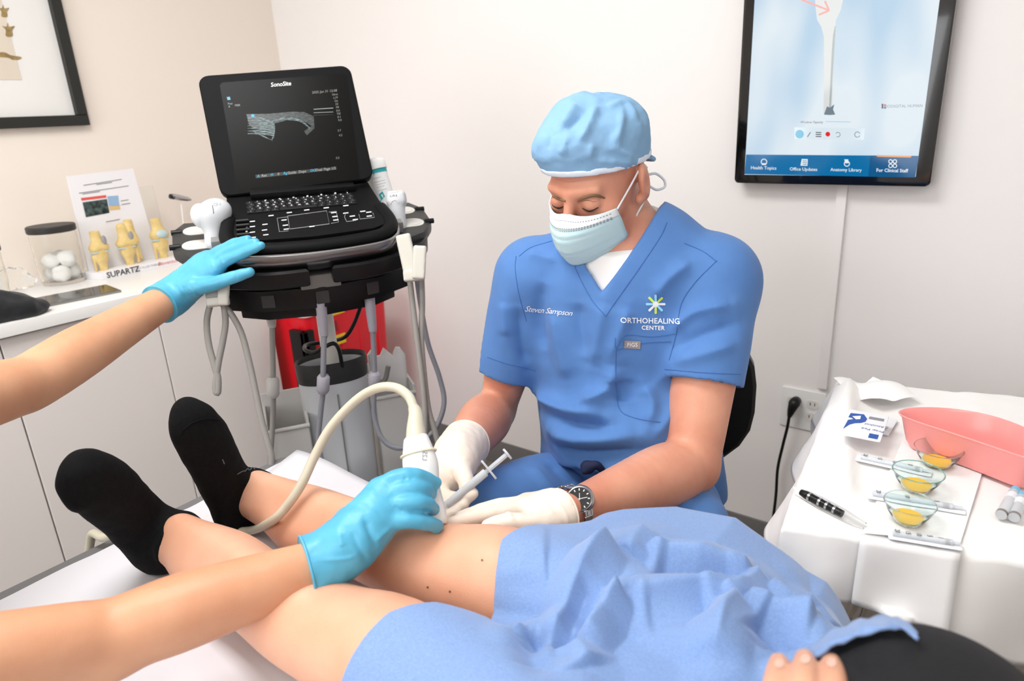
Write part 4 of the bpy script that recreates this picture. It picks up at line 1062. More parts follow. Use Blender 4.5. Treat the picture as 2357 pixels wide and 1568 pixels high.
# three knee joint models
m_bonem = mat('model_bone', (232, 206, 142), .5, rgb2=(214, 184, 118), noise_scale=40); m_cart = mat('model_cartilage', (186, 206, 210), .4); m_gm = mat('model_grey', (150, 148, 150), .4); m_mred = mat('model_red', (200, 70, 60), .5)
def knee(label, px0, yb, w_px, h_px, kind):
    pbase = dl(px0, yb, .045); pb = np.array([b0[0], b0[1], ZT]) + exv * pbase[0] + ey * .045 + np.array([0, 0, .0225])
    dep = (pb - C0) @ F; k = dep / FOC; W_, H_ = w_px * k, h_px * k
    t = thing('knee_model', label, 'anatomical model', pb, 'knee joint models on the display plinth')
    def Pp(u, v, f=0): return pb + exv * (u * W_) + np.array([0, 0, v * H_]) + ey * f * W_
    S = Sculpt(pb - np.array([W_, W_, .004]), pb + np.array([W_, W_, H_ * 1.15]), .002)
    S.limb([Pp(0, -.03), Pp(0, .15), Pp(0, .34), Pp(0, .42)], [W_ * .20, W_ * .22, W_ * .34, W_ * .36], k=.004, flat=(ey, .7))
    if kind != 1: S.limb([Pp(-.38, .02), Pp(-.36, .2), Pp(-.34, .36)], [W_ * .07, W_ * .07, W_ * .11], k=.004)
    if kind == 1: S.limb([Pp(.42, .04), Pp(.45, .2), Pp(.40, .38)], [W_ * .09, W_ * .09, W_ * .13], k=.004); S.limb([Pp(.62, .1), Pp(.58, .3), Pp(.5, .44)], [W_ * .06, W_ * .06, W_ * .1], k=.004)
    S.build('tibia', m_bonem, t)
    S = Sculpt(pb - np.array([W_ * 1.1, W_, .004]), pb + np.array([W_ * 1.1, W_, H_ * 1.15]), .002)
    S.ell(Pp(-.22, .56), (W_ * .26, W_ * .24, H_ * .11), (exv, ey, (0, 0, 1)), k=.004); S.ell(Pp(.22, .56), (W_ * .26, W_ * .24, H_ * .11), (exv, ey, (0, 0, 1)), k=.004)
    S.limb([Pp(0, .6), Pp(-.04, .78), Pp(-.06, .97)], [W_ * .36, W_ * .26, W_ * .24], k=.01, flat=(ey, .7))
    if kind == 1: S.limb([Pp(.36, .62), Pp(.34, .8), Pp(.32, 1.1)], [W_ * .3, W_ * .22, W_ * .2], k=.004)
    S.cut(Pp(0, .98), (.0, 0, 1)) if kind != 1 else None
    S.build('femur', m_bonem, t)
    for u in (-.22, .22):
        lathe('cartilage', [(0, H_ * .03), (W_ * .2, H_ * .022), (W_ * .26, 0), (W_ * .2, -H_ * .02), (0, -H_ * .02)], m_cart, t, 16, tuple(exv * u * W_ + np.array([0, 0, .455 * H_])))
    S = Sculpt(pb - np.array([W_, W_, .004]), pb + np.array([W_, W_, H_ * 1.15]), .0016)
    if kind == 2: S.ell(Pp(.02, .60, -.2), (W_ * .3, W_ * .16, H_ * .10), (exv, ey, (0, 0, 1)))
    else: S.ell(Pp(.22, .74, -.2), (W_ * .12, W_ * .1, H_ * .12), (exv, ey, (0, 0, 1)))
    S.build('patella', m_cart if kind == 2 else m_gm, t)
    if kind == 0: tube('ligament', [exv * (-.2 * W_) + np.array([0, -.01, .5 * H_]), exv * (.2 * W_) + np.array([0, -.012, .46 * H_])], .0025, m_mred, t, n=3)
knee('tan knee model with grey kneecap nearest the jar', 238, 612, 46, 92, 0)
knee('tan knee model with two shafts in the middle of plinth', 300, 604, 46, 88, 1)
knee('tan knee model with pale blue kneecap near the machine', 377, 588, 46, 92, 2)
# clear sleeve + reflex hammer behind, right of display
c = dl(375, 585, .12); cw = np.array([b0[0], b0[1], ZT]) + exv * c[0] + ey * .12
t = thing('specimen_tube', 'clear plastic tube leaning beside the knee display board', 'tube', (cw[0], cw[1], ZT))
tz = np.array([b0[0], b0[1], ZT]) + exv * dl(330, 430, .14)[0] + ey * .14 + np.array([0, 0, dl(330, 430, .14)[2]])
tb = np.array([cw[0], cw[1], ZT + .03]); 
tube('tube_wall', [tb, tb + (tz - tb) * .5, tz], [.024, .026, .030], m_clear, t, world=True, ns=20, n=6)
c = dl(425, 595, .06); cw = np.array([b0[0], b0[1], ZT]) + exv * c[0] + ey * .06
t = thing('reflex_hammer', 'small steel reflex hammer standing behind the curved probe', 'hammer', (cw[0], cw[1], ZT))
def gq(px, py): l = dl(px, py, .06); return np.array([b0[0], b0[1], ZT]) + exv * l[0] + ey * .06 + np.array([0, 0, l[2]])
tube('handle', [(cw[0], cw[1], ZT), gq(424, 540), gq(418, 470)], [.0045, .0035, .003], m_offw, t, world=True)
tube('head', [gq(393, 452), gq(397, 452), gq(412, 455), gq(430, 458), gq(440, 460)], [.007, .0095, .010, .008, .003], m_steel, t, world=True, ns=14)
tube('rubber_tip', [gq(391, 452), gq(400, 453)], [.0085, .0098], m_black, t, world=True, n=2)
lathe('foot', [(.02, 0), (.018, .006), (.006, .008)], m_offw, t, 20)
# ================================================================== EXAM TABLE
ZB = 0.722      # top of the paper sheet
TX0, TX1, TY0, TY1 = -1.135, 1.15, 0.0, 0.70
m_pad = mat('grey_vinyl_pad', (112, 112, 114), .45, bump=.05, bump_scale=300)
et = thing('exam_table', 'grey padded exam table under white paper sheet', 'exam table', ((TX0 + TX1) / 2, (TY0 + TY1) / 2, 0))
hx, hy = (TX1 - TX0) / 2, (TY1 - TY0) / 2
prism('pad', rrect(2 * hx, 2 * hy, .03), .645, .717, m_pad, et, bev=.014, seg=3)
bk2 = prism('backrest_pad', rrect(.86, 2 * hy - .04, .03), 0, .07, m_pad, et, bev=.014, seg=3)
place(bk2, (.62, 0, .80), x=(math.cos(.42), 0, math.sin(.42)), y=(0, 1, 0))
box('frame', (-hx + .05, -hy + .05, .58), (hx - .05, hy - .05, .645), m_mgrey, et, bev=.005)
for sx in (-.62, .62):
    for sy in (-.22, .22): box('leg', (sx - .03, sy - .03, 0), (sx + .03, sy + .03, .58), m_mgrey, et, bev=.004)
box('base_shelf', (-.7, -.25, .10), (.7, .25, .13), m_mgrey, et, bev=.004)
# paper sheet with creases
m_sheet = mat('paper_sheet', (217, 216, 221), .75, bump=.12, bump_scale=60)
nx_, ny_ = 150, 60; G = np.zeros((nx_, ny_, 3))
for i in range(nx_):
    for j in range(ny_):
        x = TX0 + .035 + (.22 - TX0 - .035) * i / (nx_ - 1); y = TY0 + .006 + (TY1 - TY0 - .010) * j / (ny_ - 1)
        z = .7185 + .003 + .0028 * abs(noise.noise(Vector((x * 7, y * 16, 3)))) + .0024 * abs(noise.noise(Vector((x * 22, y * 9, 8))))
        G[i, j] = (x, y, z)
sh_ = grid_mesh('paper_sheet', G, m_sheet, None); tag(sh_, 'white disposable paper sheet covering the exam table', 'sheet')
# curled corner of loose paper at the far foot corner
q0 = [onz(620, 1055, ZB + .03), onz(590, 1085, ZB + .012), onz(745, 1100, ZB + .02), onz(850, 1118, ZB + .006)]
G = np.zeros((14, 8, 3))
for i in range(14):
    for j in range(8):
        u, v = i / 13, j / 7
        x = -1.09 + .30 * u; y = .695 - .11 * v
        G[i, j] = (x + .02 * v, y, .7265 + .012 * (1 - v) * (1 + .5 * math.sin(6 * u)) * (1 - .6 * u))
tag(grid_mesh('loose_paper', G, m_sheet, None, thick=.0006), 'loose white paper curling up at the table corner behind the ankles', 'paper')

# ================================================================== PATIENT (legs, socks, dark clothes, fingers)
def skin_mat(name, rgb, rgb2, rough=.46):
    m = mat(name, rgb, rough, sss=.18, sssrad=(1, .4, .25), sssscale=.006, rgb2=rgb2, noise_scale=9, bump=.12, bump_scale=500)
    return m
m_skinp = skin_mat('patient_skin', (231, 179, 150), (222, 163, 132))
m_sock = mat('black_sock_knit', (12, 12, 13), .9, bump=.4, bump_scale=700, spec=.2, rgb2=(17, 17, 18), noise_scale=200)
m_drk = mat('black_jersey', (18, 19, 23), .85, bump=.3, bump_scale=600)
ZA = np.array([0, 0, 1.0])
A1, K1, T1 = onz(400, 1238, .775), onz(690, 1425, .800), onz(950, 1545, .806)
A2, K2, T2 = onz(572, 1135, .775), onz(945, 1288, .802), onz(1200, 1352, .812)
C1, C2 = onz(520, 1312, .778), onz(735, 1208, .780)
H1, H2 = np.array([.06, .33, .80]), np.array([.04, .52, .80])
pat = thing('person', 'patient lying on the exam table with bare legs and black socks', 'person', (-.3, .42, ZB))
S = Sculpt((-1.06, .0, .70), (.92, .76, 1.36), .0056)
for (A, C_, K, T, H) in ((A1, C1, K1, T1, H1), (A2, C2, K2, T2, H2)):
    up = np.array([0, 0, 1.0])
    S.limb([A + (A - C_) * .25, A, A + (C_ - A) * .5, C_, C_ + (K - C_) * .55, K, K + (T - K) * .45, T, (T + H) / 2, H], [.034, .035, .042, .052, .050, .053, .058, .065, .066, .064], k=.01, n=5)
    S.ell(C_ + np.array([.0, 0, -.014]), (.09, .045, .040), k=.03)                 # calf belly
    S.ell(K + np.array([.004, .0, .036]), (.030, .026, .020), k=.022)               # kneecap
    S.ell(K + np.array([-.06, .0, .028]), (.022, .018, .016), k=.022)               # below the kneecap
    for s_ in (-1, 1): S.ell(A + np.array([0.004, s_ * .030, .006]), (.016, .012, .016), k=.014)   # ankle bones
    S.limb([A + np.array([.03, 0, .034]), C_ + np.array([0, -.004, .043]), K + np.array([-.07, 0, .038])], [.010, .012, .014], k=.03)  # shin
S.ell((.10, .36, .82), (.10, .14, .08), k=.05)
S.limb([(.16, .31, .84), (.36, .31, .94), (.56, .33, 1.07)], [.09, .095, .11], k=.05, flat=((-.4, 0, 1), .8))
S.limb([(.56, .33, 1.08), (.66, .34, 1.15), (.72, .34, 1.19)], [.06, .050, .048], k=.03)
S.ell((.785, .34, 1.235), (.095, .075, .085), k=.02); S.limb([(.775, .34, 1.315), (.765, .34, 1.335), (.745, .34, 1.322)], [.008, .010, .011], k=.012)
S.limb([(.52, .17, 1.07), (.36, .08, .98), (.24, .07, .94)], [.05, .043, .038], k=.02); S.limb([(.24, .07, .94), (.11, .10, .95), (-.02, .16, .95)], [.038, .040, .031], k=.012)
S.limb([(.52, .48, 1.07), (.40, .54, .96), (.28, .53, .88)], [.05, .043, .036], k=.02)
S.cut((0, 0, .7265), (0, 0, -1))
pb_ = S.build('body', m_skinp, pat, 2)
pat_bvh = S.bvh()
# moles
for px in ((985, 1352), (1036, 1362), (1110, 1290)):
    p, n_ = hit(pat_bvh, *px)
    if p is not None: surf_mesh('mole', pat_bvh, circ(px[0], px[1], 2.6, 8), [tuple(range(8))], MATS.get('mole') or mat('mole', (120, 74, 56), .6), pat, .0006)
def sock(pts, rad, opening, sole, toe_flat=.78):
    P = np.array(pts); S = Sculpt(P.min(0) - .08, P.max(0) + .08, .0032)
    S.limb(P, rad, k=.0, n=6, flat=(sole, toe_flat))
    for c, r in opening: S.limb(c, r, k=.02, n=4)
    return S
# near foot (lower left)
sole1 = nrm(np.array([-.9, -.1, .15]))
f1 = [onz(372, 1262, .757), onz(330, 1215, .80), onz(285, 1168, .85), onz(240, 1128, .895), onz(205, 1102, .922), onz(193, 1094, .930)]
S = sock(f1, [.035, .040, .040, .041, .038, .031], [([f1[0] + np.array([.01, 0, .01]), A1 + (C1 - A1) * .02, A1 + (C1 - A1) * .24], [.040, .041, .0405])], sole1)
S.ell(onz(190, 1082, .935), (.022, .020, .026), k=.012)   # big toe
for k in range(4): S.ell(onz(196 - k * 6, 1092 + k * 18, .925 - k * .006), (.016, .014, .018), k=.010)
S.cut(A1 + (C1 - A1) * .21 , nrm(C1 - A1 + np.array([0, 0, -.04]))); S.cut((0, 0, .7255), (0, 0, -1))
def knit(P, N): return P + N * (.0016 * fnoise(P, 45))[:, None]
S.build('sock', m_sock, pat, 2, knit)
b1_ = S.bvh()
# far foot
f2 = [onz(556, 1188, .757), onz(528, 1130, .80), onz(500, 1075, .85), onz(472, 1020, .90), onz(448, 982, .935), onz(440, 968, .945)]
S = sock(f2, [.034, .039, .039, .040, .036, .030], [([f2[0] + np.array([.01, 0, .01]), A2 + (C2 - A2) * .02, A2 + (C2 - A2) * .2], [.040, .041, .0405])], sole1)
S.ell(onz(432, 956, .955), (.021, .020, .026), k=.012)
for k in range(4): S.ell(onz(446 + k * 11, 962 + k * 8, .945 - k * .008), (.016, .014, .018), k=.010)
S.cut(A2 + (C2 - A2) * .17, nrm(C2 - A2 + np.array([0, 0, -.04]))); S.cut((0, 0, .7255), (0, 0, -1))
S.build('sock', m_sock, pat, 2, knit)
b2_ = S.bvh()
m_thr = mat('grey_stitching', (96, 98, 102), .7)
surf_tube('toe_seam', b2_, [(413, 1002), (428, 984), (450, 970), (480, 963), (505, 968)], .0011, m_sock, pat, lift=.0006)
for pts in ([(546, 1092), (556, 1086), (562, 1084)], [(563, 1086), (570, 1079), (573, 1083)], [(575, 1083), (582, 1076), (586, 1081)]): surf_tube('sock_lettering', b2_, pts, .0007, m_thr, pat, lift=.0004)
surf_tube('sock_lettering', b2_, [(512, 1058), (516, 1068)], .0008, m_thr, pat, lift=.0004)
# dark top/shorts over the hips and belly
S = Sculpt((-.22, .02, .72), (.78, .74, 1.28), .006)
S.ell((.00, .40, .872), (.115, .178, .125), k=.05)
S.limb([(.06, .32, .85), (.3, .30, .92), (.56, .33, 1.08)], [.12, .125, .13], k=.05, flat=((-.4, 0, 1), .8))
S.limb([(.52, .25, 1.08), (.52, .17, 1.07), (.43, .12, 1.02)], [.09, .07, .058], k=.03); S.limb([(.52, .41, 1.08), (.52, .48, 1.07), (.45, .52, 1.01)], [.09, .07, .058], k=.03)
S.cut((-.112, 0, .9), (-1, 0, .25)); S.cut((0, 0, .7265), (0, 0, -1))
dtop = S.build('dark_top', m_drk, pat, 1, lambda P, N: folds(P, N, [([onz(2000, 1480, .98), onz(2100, 1540, .98)], .012, .008), ([onz(1960, 1520, .98), onz(2060, 1568, .98)], .012, -.006)]))

S = Sculpt((.66, .2, 1.1), (.96, .48, 1.4), .005)
S.ell((.815, .34, 1.235), (.09, .09, .098), k=.01); S.cut((.775, .34, 1.26), (-1, 0, .55)); S.build('hair', mat('brown_hair', (66, 46, 34), .6), pat, 1)
m_eyed = mat('eye_dark', (44, 30, 26), .3)
for s_ in (-1, 1):
    bm = bmesh.new(); bmesh.ops.create_uvsphere(bm, u_segments=12, v_segments=8, radius=.008); o = frombm('eye', bm, m_eyed, pat, True); o.location = Vector((.795, .34 + s_ * .03, 1.308)) - pat.location
tube('mouth', [(.742, .318, 1.296), (.738, .34, 1.302), (.742, .362, 1.296)], .004, mat('lips', (196, 110, 100), .5), pat, world=True)
# ================================================================== BLUE DRAPE over thighs
m_drape = bpy.data.materials.new('blue_nonwoven'); m_drape.use_nodes = True
nt = m_drape.node_tree; b = nt.nodes['Principled BSDF']; b.inputs['Roughness'].default_value = .8; b.inputs['Sheen Weight'].default_value = .3
tc = nt.nodes.new('ShaderNodeTexCoord'); n1 = nt.nodes.new('ShaderNodeTexNoise'); n1.inputs['Scale'].default_value = 700; n1.inputs['Detail'].default_value = 2
mp = nt.nodes.new('ShaderNodeMapping'); mp.inputs['Rotation'].default_value = (0, 0, .6); mp.inputs['Scale'].default_value = (.5, 1.6, 1)
cr = nt.nodes.new('ShaderNodeValToRGB'); cr.color_ramp.elements[0].color = lin((114, 144, 194)); cr.color_ramp.elements[1].color = lin((128, 157, 203)); cr.color_ramp.elements[0].position = .35; cr.color_ramp.elements[1].position = .65
nt.links.new(tc.outputs['Object'], mp.inputs[0]); nt.links.new(mp.outputs[0], n1.inputs[0]); nt.links.new(n1.outputs['Fac'], cr.inputs[0]); nt.links.new(cr.outputs[0], b.inputs['Base Color'])
bp = nt.nodes.new('ShaderNodeBump'); bp.inputs['Strength'].default_value = .12; bp.inputs['Distance'].default_value = .001; nt.links.new(n1.outputs['Fac'], bp.inputs['Height']); nt.links.new(bp.outputs[0], b.inputs['Normal'])
def xy(px, py, z=.86): return onz(px, py, z)[:2]
# (polyline in photo pixels, half width m, height m) ridges and valleys of the cloth
RID = [
 ([(1486, 1276), (1462, 1310), (1450, 1340)], .020, .014),
 ([(1470, 1318), (1560, 1330), (1660, 1345), (1748, 1358)], .016, .016),
 ([(1500, 1345), (1600, 1372), (1700, 1378)], .024, -.020),
 ([(1748, 1358), (1718, 1402), (1650, 1436)], .014, .016),
 ([(1412, 1316), (1365, 1365), (1310, 1432), (1262, 1510)], .016, .022),
 ([(1370, 1400), (1320, 1460), (1290, 1530)], .018, -.016),
 ([(1334, 1384), (1352, 1425), (1322, 1462), (1326, 1490)], .010, .014),
 ([(1432, 1426), (1385, 1470), (1340, 1516)], .012, .020),
 ([(1436, 1440), (1560, 1425), (1650, 1410), (1712, 1400)], .014, .018),
 ([(1470, 1450), (1560, 1445), (1640, 1440)], .022, -.016),
 ([(1700, 1442), (1660, 1500), (1640, 1580)], .014, .016),
 ([(1700, 1440), (1790, 1466), (1880, 1498)], .014, .016),
 ([(1730, 1480), (1780, 1510), (1800, 1560)], .022, -.020),
 ([(1180, 1480), (1235, 1460), (1300, 1478)], .014, .012),
 ([(1235, 1470), (1225, 1530), (1240, 1580)], .014, -.016),
 ([(1300, 1500), (1330, 1530), (1360, 1580)], .014, .014),
 ([(1850, 1390), (1890, 1400), (1940, 1440)], .016, .010),
 ([(1760, 1370), (1830, 1420), (1900, 1450)], .014, .012),
 ([(1270, 1330), (1215, 1330), (1190, 1370)], .03, .006),
]
RIDW = [(np.array([xy(*p) for p in pts]), w_, h_) for pts, w_, h_ in RID]
def leg_y(X, leg):
    P = ((A1, K1, T1, H1), (A2, K2, T2, H2))[leg]; xs = [p[0] for p in P]
    return np.interp(X, xs, [p[1] for p in P]), np.interp(X, xs, [p[2] for p in P]), np.interp(X, xs, [.036, .055, .072, .092])
def sstep(a, b, x): t = np.clip((x - a) / (b - a), 0, 1); return t * t * (3 - 2 * t)
def drape_h(X, Y):
    out = np.full(X.shape, .732)
    def smax(a, b, k): h_ = np.clip(.5 + .5 * (a - b) / k, 0, 1); return b + (a - b) * h_ + k * h_ * (1 - h_)
    for leg in (0, 1):
        cy, cz, r = leg_y(X, leg); r = r + .007
        q = (Y - cy) / (r * 1.0); top = np.where(np.abs(q) < 1, cz + r * np.sqrt(np.clip(1 - q * q, 0, 1)), cz - (np.abs(q) - 1) * r * 1.6)
        out = smax(top, out, .028)
    hips = .915 - ((Y - .44) / .22) ** 4 * .10 - np.clip(.04 - X, 0, 1) ** 1.5 * 1.1
    hips = hips + .05 * sstep(.0, .25, X)
    out = smax(hips, out, .03)
    # cloth bridges the valley between thighs further up
    cy1, cz1, r1 = leg_y(X, 0); cy2, cz2, r2 = leg_y(X, 1)
    br = np.minimum(cz1 + r1, cz2 + r2) - .012 - .05 * sstep(-.25, -.5, X)
    inside = (Y > cy1) & (Y < cy2)
    out = np.where(inside, np.maximum(out, br), out)
    # stiff cloth tents out from far thigh to table edge
    fx = np.array([onY(px_, py_, Y_) for px_, py_, Y_ in ((1235, 1234, .55), (1380, 1207, .62), (1540, 1194, .67), (1690, 1188, .70), (1760, 1238, .70), (1830, 1292, .70), (1900, 1352, .70), (1965, 1452, .70))])
    zf = np.interp(X, fx[:, 0], fx[:, 2]) - .004
    zc = np.maximum(cz2 + r2 + .006, zf); ww = np.clip((Y - cy2) / np.maximum(.705 - cy2, .02), 0, 1)
    tent = zc + (zf - zc) * ww
    en = sstep(-.43, -.36, X)
    out = np.where(Y > cy2, out + (np.maximum(out, tent) - out) * en, out)
    return out
# drape outline: start X for each Y (leading edge), from the photo
EY = [(0.0, -.44), (.20, -.46), (.30, -.462), (.36, -.452), (.40, -.425), (.425, -.385), (.46, -.40), (.51, -.425), (.56, -.41), (.62, -.375), (.66, -.35), (.705, -.30), (.80, -.27)]
nu, nv = 190, 240
G = np.zeros((nu, nv, 3)); S_ = np.linspace(.0, .86, nv)
for j, s_ in enumerate(S_):
    over = max(0.0, s_ - .705); Y = min(s_, .705) + min(over, .03) * .35
    x0 = np.interp(min(s_, .80), [e[0] for e in EY], [e[1] for e in EY]); x1 = np.interp(s_, [0, .3, .42, .50, .58, .66, .86], [-.08, -.09, -.098, -.085, -.08, -.09, -.10])
    u = np.linspace(0, 1, nu) ** 1.1; X = x0 + (x1 - x0) * u
    G[:, j, 0] = X; G[:, j, 1] = Y; G[:, j, 2] = over
X, Y, OV = G[..., 0], G[..., 1], G[..., 2]
Z = drape_h(X, np.minimum(Y, .705))
PQ = np.column_stack([X.ravel(), Y.ravel()]); D = np.zeros(len(PQ)); DP = np.zeros(len(PQ)); DN = np.zeros(len(PQ))
for pts, w_, h_ in RIDW:
    best = np.full(len(PQ), 9.0); tt = np.zeros(len(PQ)); m_ = len(pts) - 1
    for i in range(m_):
        a_, b_ = pts[i], pts[i + 1]; ab = b_ - a_; t_ = np.clip(((PQ - a_) @ ab) / (ab @ ab), 0, 1); d_ = np.linalg.norm(PQ - a_ - t_[:, None] * ab, axis=1)
        u_ = d_ < best; best[u_] = d_[u_]; tt[u_] = (i + t_[u_]) / m_
    env = np.clip(np.sin(np.clip(tt, .05, .95) * math.pi) * 2.4, 0, 1)
    if h_ > 0: DP = np.maximum(DP, h_ * 1.75 * env * np.clip(1 - best / (w_ * 2.2), 0, 1) ** 1.1)       # creased ridge with flat flanks
    else: DN = np.minimum(DN, h_ * 1.2 * env * np.exp(-(best / w_) ** 2))
D += DP + DN
fn_ = np.array([noise.noise(Vector((p[0] * 9, p[1] * 9, 1.3))) for p in PQ]); fn2 = np.array([abs(noise.noise(Vector((p[0] * 26, p[1] * 20, 5.3)))) for p in PQ])
gath = sstep(-.20, -.10, PQ[:, 0]) * sstep(.36, .46, PQ[:, 1])
D += .005 * fn_ * sstep(-.46, -.2, PQ[:, 0]) + gath * .014 * fn2
Z = Z + D.reshape(Z.shape) * np.clip(1 - OV * 12, 0, 1) - OV
Y = Y + (OV > 0) * (.012 * np.sin(X * 40) * np.clip(OV * 8, 0, 1))
G[..., 1] = Y; G[..., 2] = Z
dr = grid_mesh('surgical_drape', G, m_drape, None, True, thick=.0012)
tag(dr, 'crumpled blue disposable drape covering both thighs', 'drape')
# free edge of the drape lying over the dark waist
dt_b = BVHTree.FromPolygons([tuple(pat.matrix_basis @ v.co) for v in dtop.data.vertices], [tuple(p.vertices) for p in dtop.data.polygons])
EU = [(1872, 1518), (1905, 1494), (1945, 1470), (1990, 1452), (2040, 1443), (2085, 1452), (2108, 1480)]; EL = [(1885, 1535), (1925, 1515), (1968, 1494), (2012, 1476), (2050, 1470), (2082, 1476), (2100, 1492)]
G3 = np.zeros((19, 7, 3)); qu, ql = catmull(np.array(EU, float), 3), catmull(np.array(EL, float), 3); last = None
for i in range(19):
    for j in range(7):
        f_ = j / 6; x, y = qu[i] * (1 - f_) + ql[i] * f_
        p, n_ = hit(dt_b, x, y)
        if p is None:
            loc, n2_, k_, d_ = dt_b.find_nearest(Vector(onz(x, y, .93))); p, n_ = np.array(loc), np.array(n2_)
        G3[i, j] = p + n_ * (.006 + .006 * abs(noise.noise(Vector((i * .7, j * .9, 2.0)))))
grid_mesh('drape_edge', G3, m_drape, dr, True, thick=.002)

# patient's fingers resting on the drape (hand comes from below the frame)
m_nail = mat('nail', (240, 196, 176), .25)
hp_ = lambda x, y, z: onz(x, y, z)
FG = [[(1768, 1720, .972), (1782, 1620, .985), (1790, 1560, .978), (1793, 1527, .962)], [(1838, 1730, .974), (1848, 1610, .990), (1852, 1550, .984), (1853, 1518, .968)], [(1915, 1740, .972), (1918, 1620, .986), (1917, 1560, .980), (1914, 1526, .966)], [(1985, 1760, .965), (1990, 1680, .972), (1988, 1630, .966), (1984, 1600, .955)]]
W_ = hp_(1880, 1900, .985)
allp = np.array([hp_(*q) for f in FG for q in f] + [W_, (-.02, .16, .95)])
S = Sculpt(allp.min(0) - .05, allp.max(0) + .05, .0025)
for f in FG: S.limb([hp_(*q) for q in f], [.0098, .0096, .0088, .0072], k=.004)
kn = [hp_(*f[0]) for f in FG]
S.limb([W_, (W_ + kn[0]) / 2, kn[0]], [.020, .018, .0115], k=.012); S.limb([W_, (W_ + kn[1]) / 2, kn[1]], [.020, .019, .012], k=.012); S.limb([W_, (W_ + kn[2]) / 2, kn[2]], [.020, .018, .0115], k=.012); S.limb([W_, (W_ + kn[3]) / 2, kn[3]], [.020, .016, .0105], k=.012)
S.limb([W_, hp_(1700, 1830, .975), hp_(1650, 1740, .965)], [.018, .013, .009], k=.01)
S.limb([W_, (-.02, .16, .95)], [.024, .032], k=.015)
S.build('hand', m_skinp, pat, 1); bh = S.bvh()
for (x, y) in ((1793, 1519), (1853, 1509), (1914, 1517)):
    Q_ = [(x + 11 * math.cos(a), y + 10 + 11 * math.sin(a)) for a in np.linspace(0, 6.28, 12, endpoint=False)]
    surf_mesh('fingernail', bh, Q_, [tuple(range(12))], m_nail, pat, .0005)
# ================================================================== DOCTOR (seated behind the table)
m_skind = skin_mat('doctor_skin', (226, 164, 136), (208, 138, 112))
m_scrub = mat('blue_scrub_cloth', (84, 129, 190), .82, bump=.10, bump_scale=900, rgb2=(78, 122, 184), noise_scale=14, sheen=.1)
m_seam = mat('scrub_seam', (62, 108, 172), .85)
m_tee = mat('white_tee', (244, 241, 238), .85, bump=.1, bump_scale=700)
m_cap = mat('pale_blue_cap', (134, 176, 212), .8, bump=.9, bump_scale=38, bump_detail=5, sss=.1)
m_capw = mat('cap_white_band', (226, 236, 246), .8)
m_mask = mat('mask_pale_aqua', (196, 226, 232), .8, sss=.1, bump=.15, bump_scale=300)
m_maskw = mat('mask_white', (236, 242, 244), .8)
m_latex = mat('white_latex', (242, 228, 214), .42, sss=.15, sssrad=(1, .7, .5), sssscale=.006, bump=.25, bump_scale=120)
m_brow = mat('brow_hair', (128, 98, 70), .8); m_lash = mat('dark_eye', (44, 28, 24), .35); m_stub = mat('stubble', (150, 110, 90), .8)

doc = thing('person', 'man in blue scrubs, pale blue cap and mask seated behind the table', 'person', (-.55, 1.1, .45))
# ---- head frame
_y, _p, _r = math.radians(46), math.radians(37), math.radians(14)
hf = camdir(-math.sin(_y) * math.cos(_p), -math.sin(_p), -math.cos(_y) * math.cos(_p))
_u0 = camdir(math.sin(_r), math.cos(_r), 0); hu = nrm(_u0 - hf * (_u0 @ hf)); hlft = np.cross(hu, hf)
if hlft @ R < 0: hlft = -hlft
HO = at(1375, 406, 1.16); HS = .985
def hd(x, y, z): return HO + HS * (hlft * x + hf * y + hu * z)
HAX = (hlft, hf, hu)
# ---- torso frame: lateral axis (image right, a little nearer), front axis
lat = nrm(camdir(.95, 0, -.28)); lat = nrm(lat - np.array([0, 0, lat[2]])); frn = nrm(np.cross(lat, (0, 0, 1)))
if frn @ F > 0: frn = -frn
SP = [at(1452, 1150, 1.385), at(1448, 1010, 1.345), at(1446, 870, 1.30), at(1444, 760, 1.265), at(1444, 660, 1.235), at(1446, 590, 1.215)]
SR = [.182, .168, .176, .184, .162, .095]
SHR, ELR, WRR = at(1228, 640, 1.28), at(1135, 945, 1.365), at(1053, 1045, 1.10)
SHL, ELL, WRL = at(1648, 645, 1.175), at(1592, 1072, 1.145), at(1346, 1162, .985)
NB, NT = at(1446, 585, 1.215), hd(0, -.03, -.07)
lo = np.min([WRR, WRL, SP[0], HO], 0) - np.array([.12, .14, .05]); hi = np.max([SHL, SHR, SP[0], HO], 0) + np.array([.14, .14, .18])
def body_sculpt(h):
    S = Sculpt(lo, hi, h)
    S.limb(SP, np.array(SR) - .028, k=.02, flat=(frn, .60))
    S.limb([NB, (NB + NT) / 2, NT], [.064, .060, .058], k=.03)
    S.limb([SP[4], SHR], [.065, .058], k=.03); S.limb([SP[4], SHL], [.065, .058], k=.03)
    S.limb([SHR, SHR + (ELR - SHR) * .35, SHR + (ELR - SHR) * .75, ELR], [.058, .056, .047, .043], k=.02)
    S.limb([ELR, ELR + (WRR - ELR) * .28, ELR + (WRR - ELR) * .65, WRR, WRR + (WRR - ELR) * .02], [.043, .049, .040, .030, .027], k=.012)
    S.limb([SHL, SHL + (ELL - SHL) * .35, SHL + (ELL - SHL) * .75, ELL], [.060, .058, .050, .044], k=.02)
    S.limb([ELL, ELL + (WRL - ELL) * .28, ELL + (WRL - ELL) * .65, WRL, WRL + (WRL - ELL) * .20], [.045, .051, .041, .030, .028], k=.012)
    return S
S = body_sculpt(.0038)
e = S.ell
e(hd(0, -.012, .03), np.array((.074, .094, .088)) * HS, HAX, k=.01)
e(hd(0, .028, -.04), np.array((.060, .060, .086)) * HS, HAX, k=.03)
e(hd(0, .045, -.092), np.array((.046, .044, .034)) * HS, HAX, k=.03)
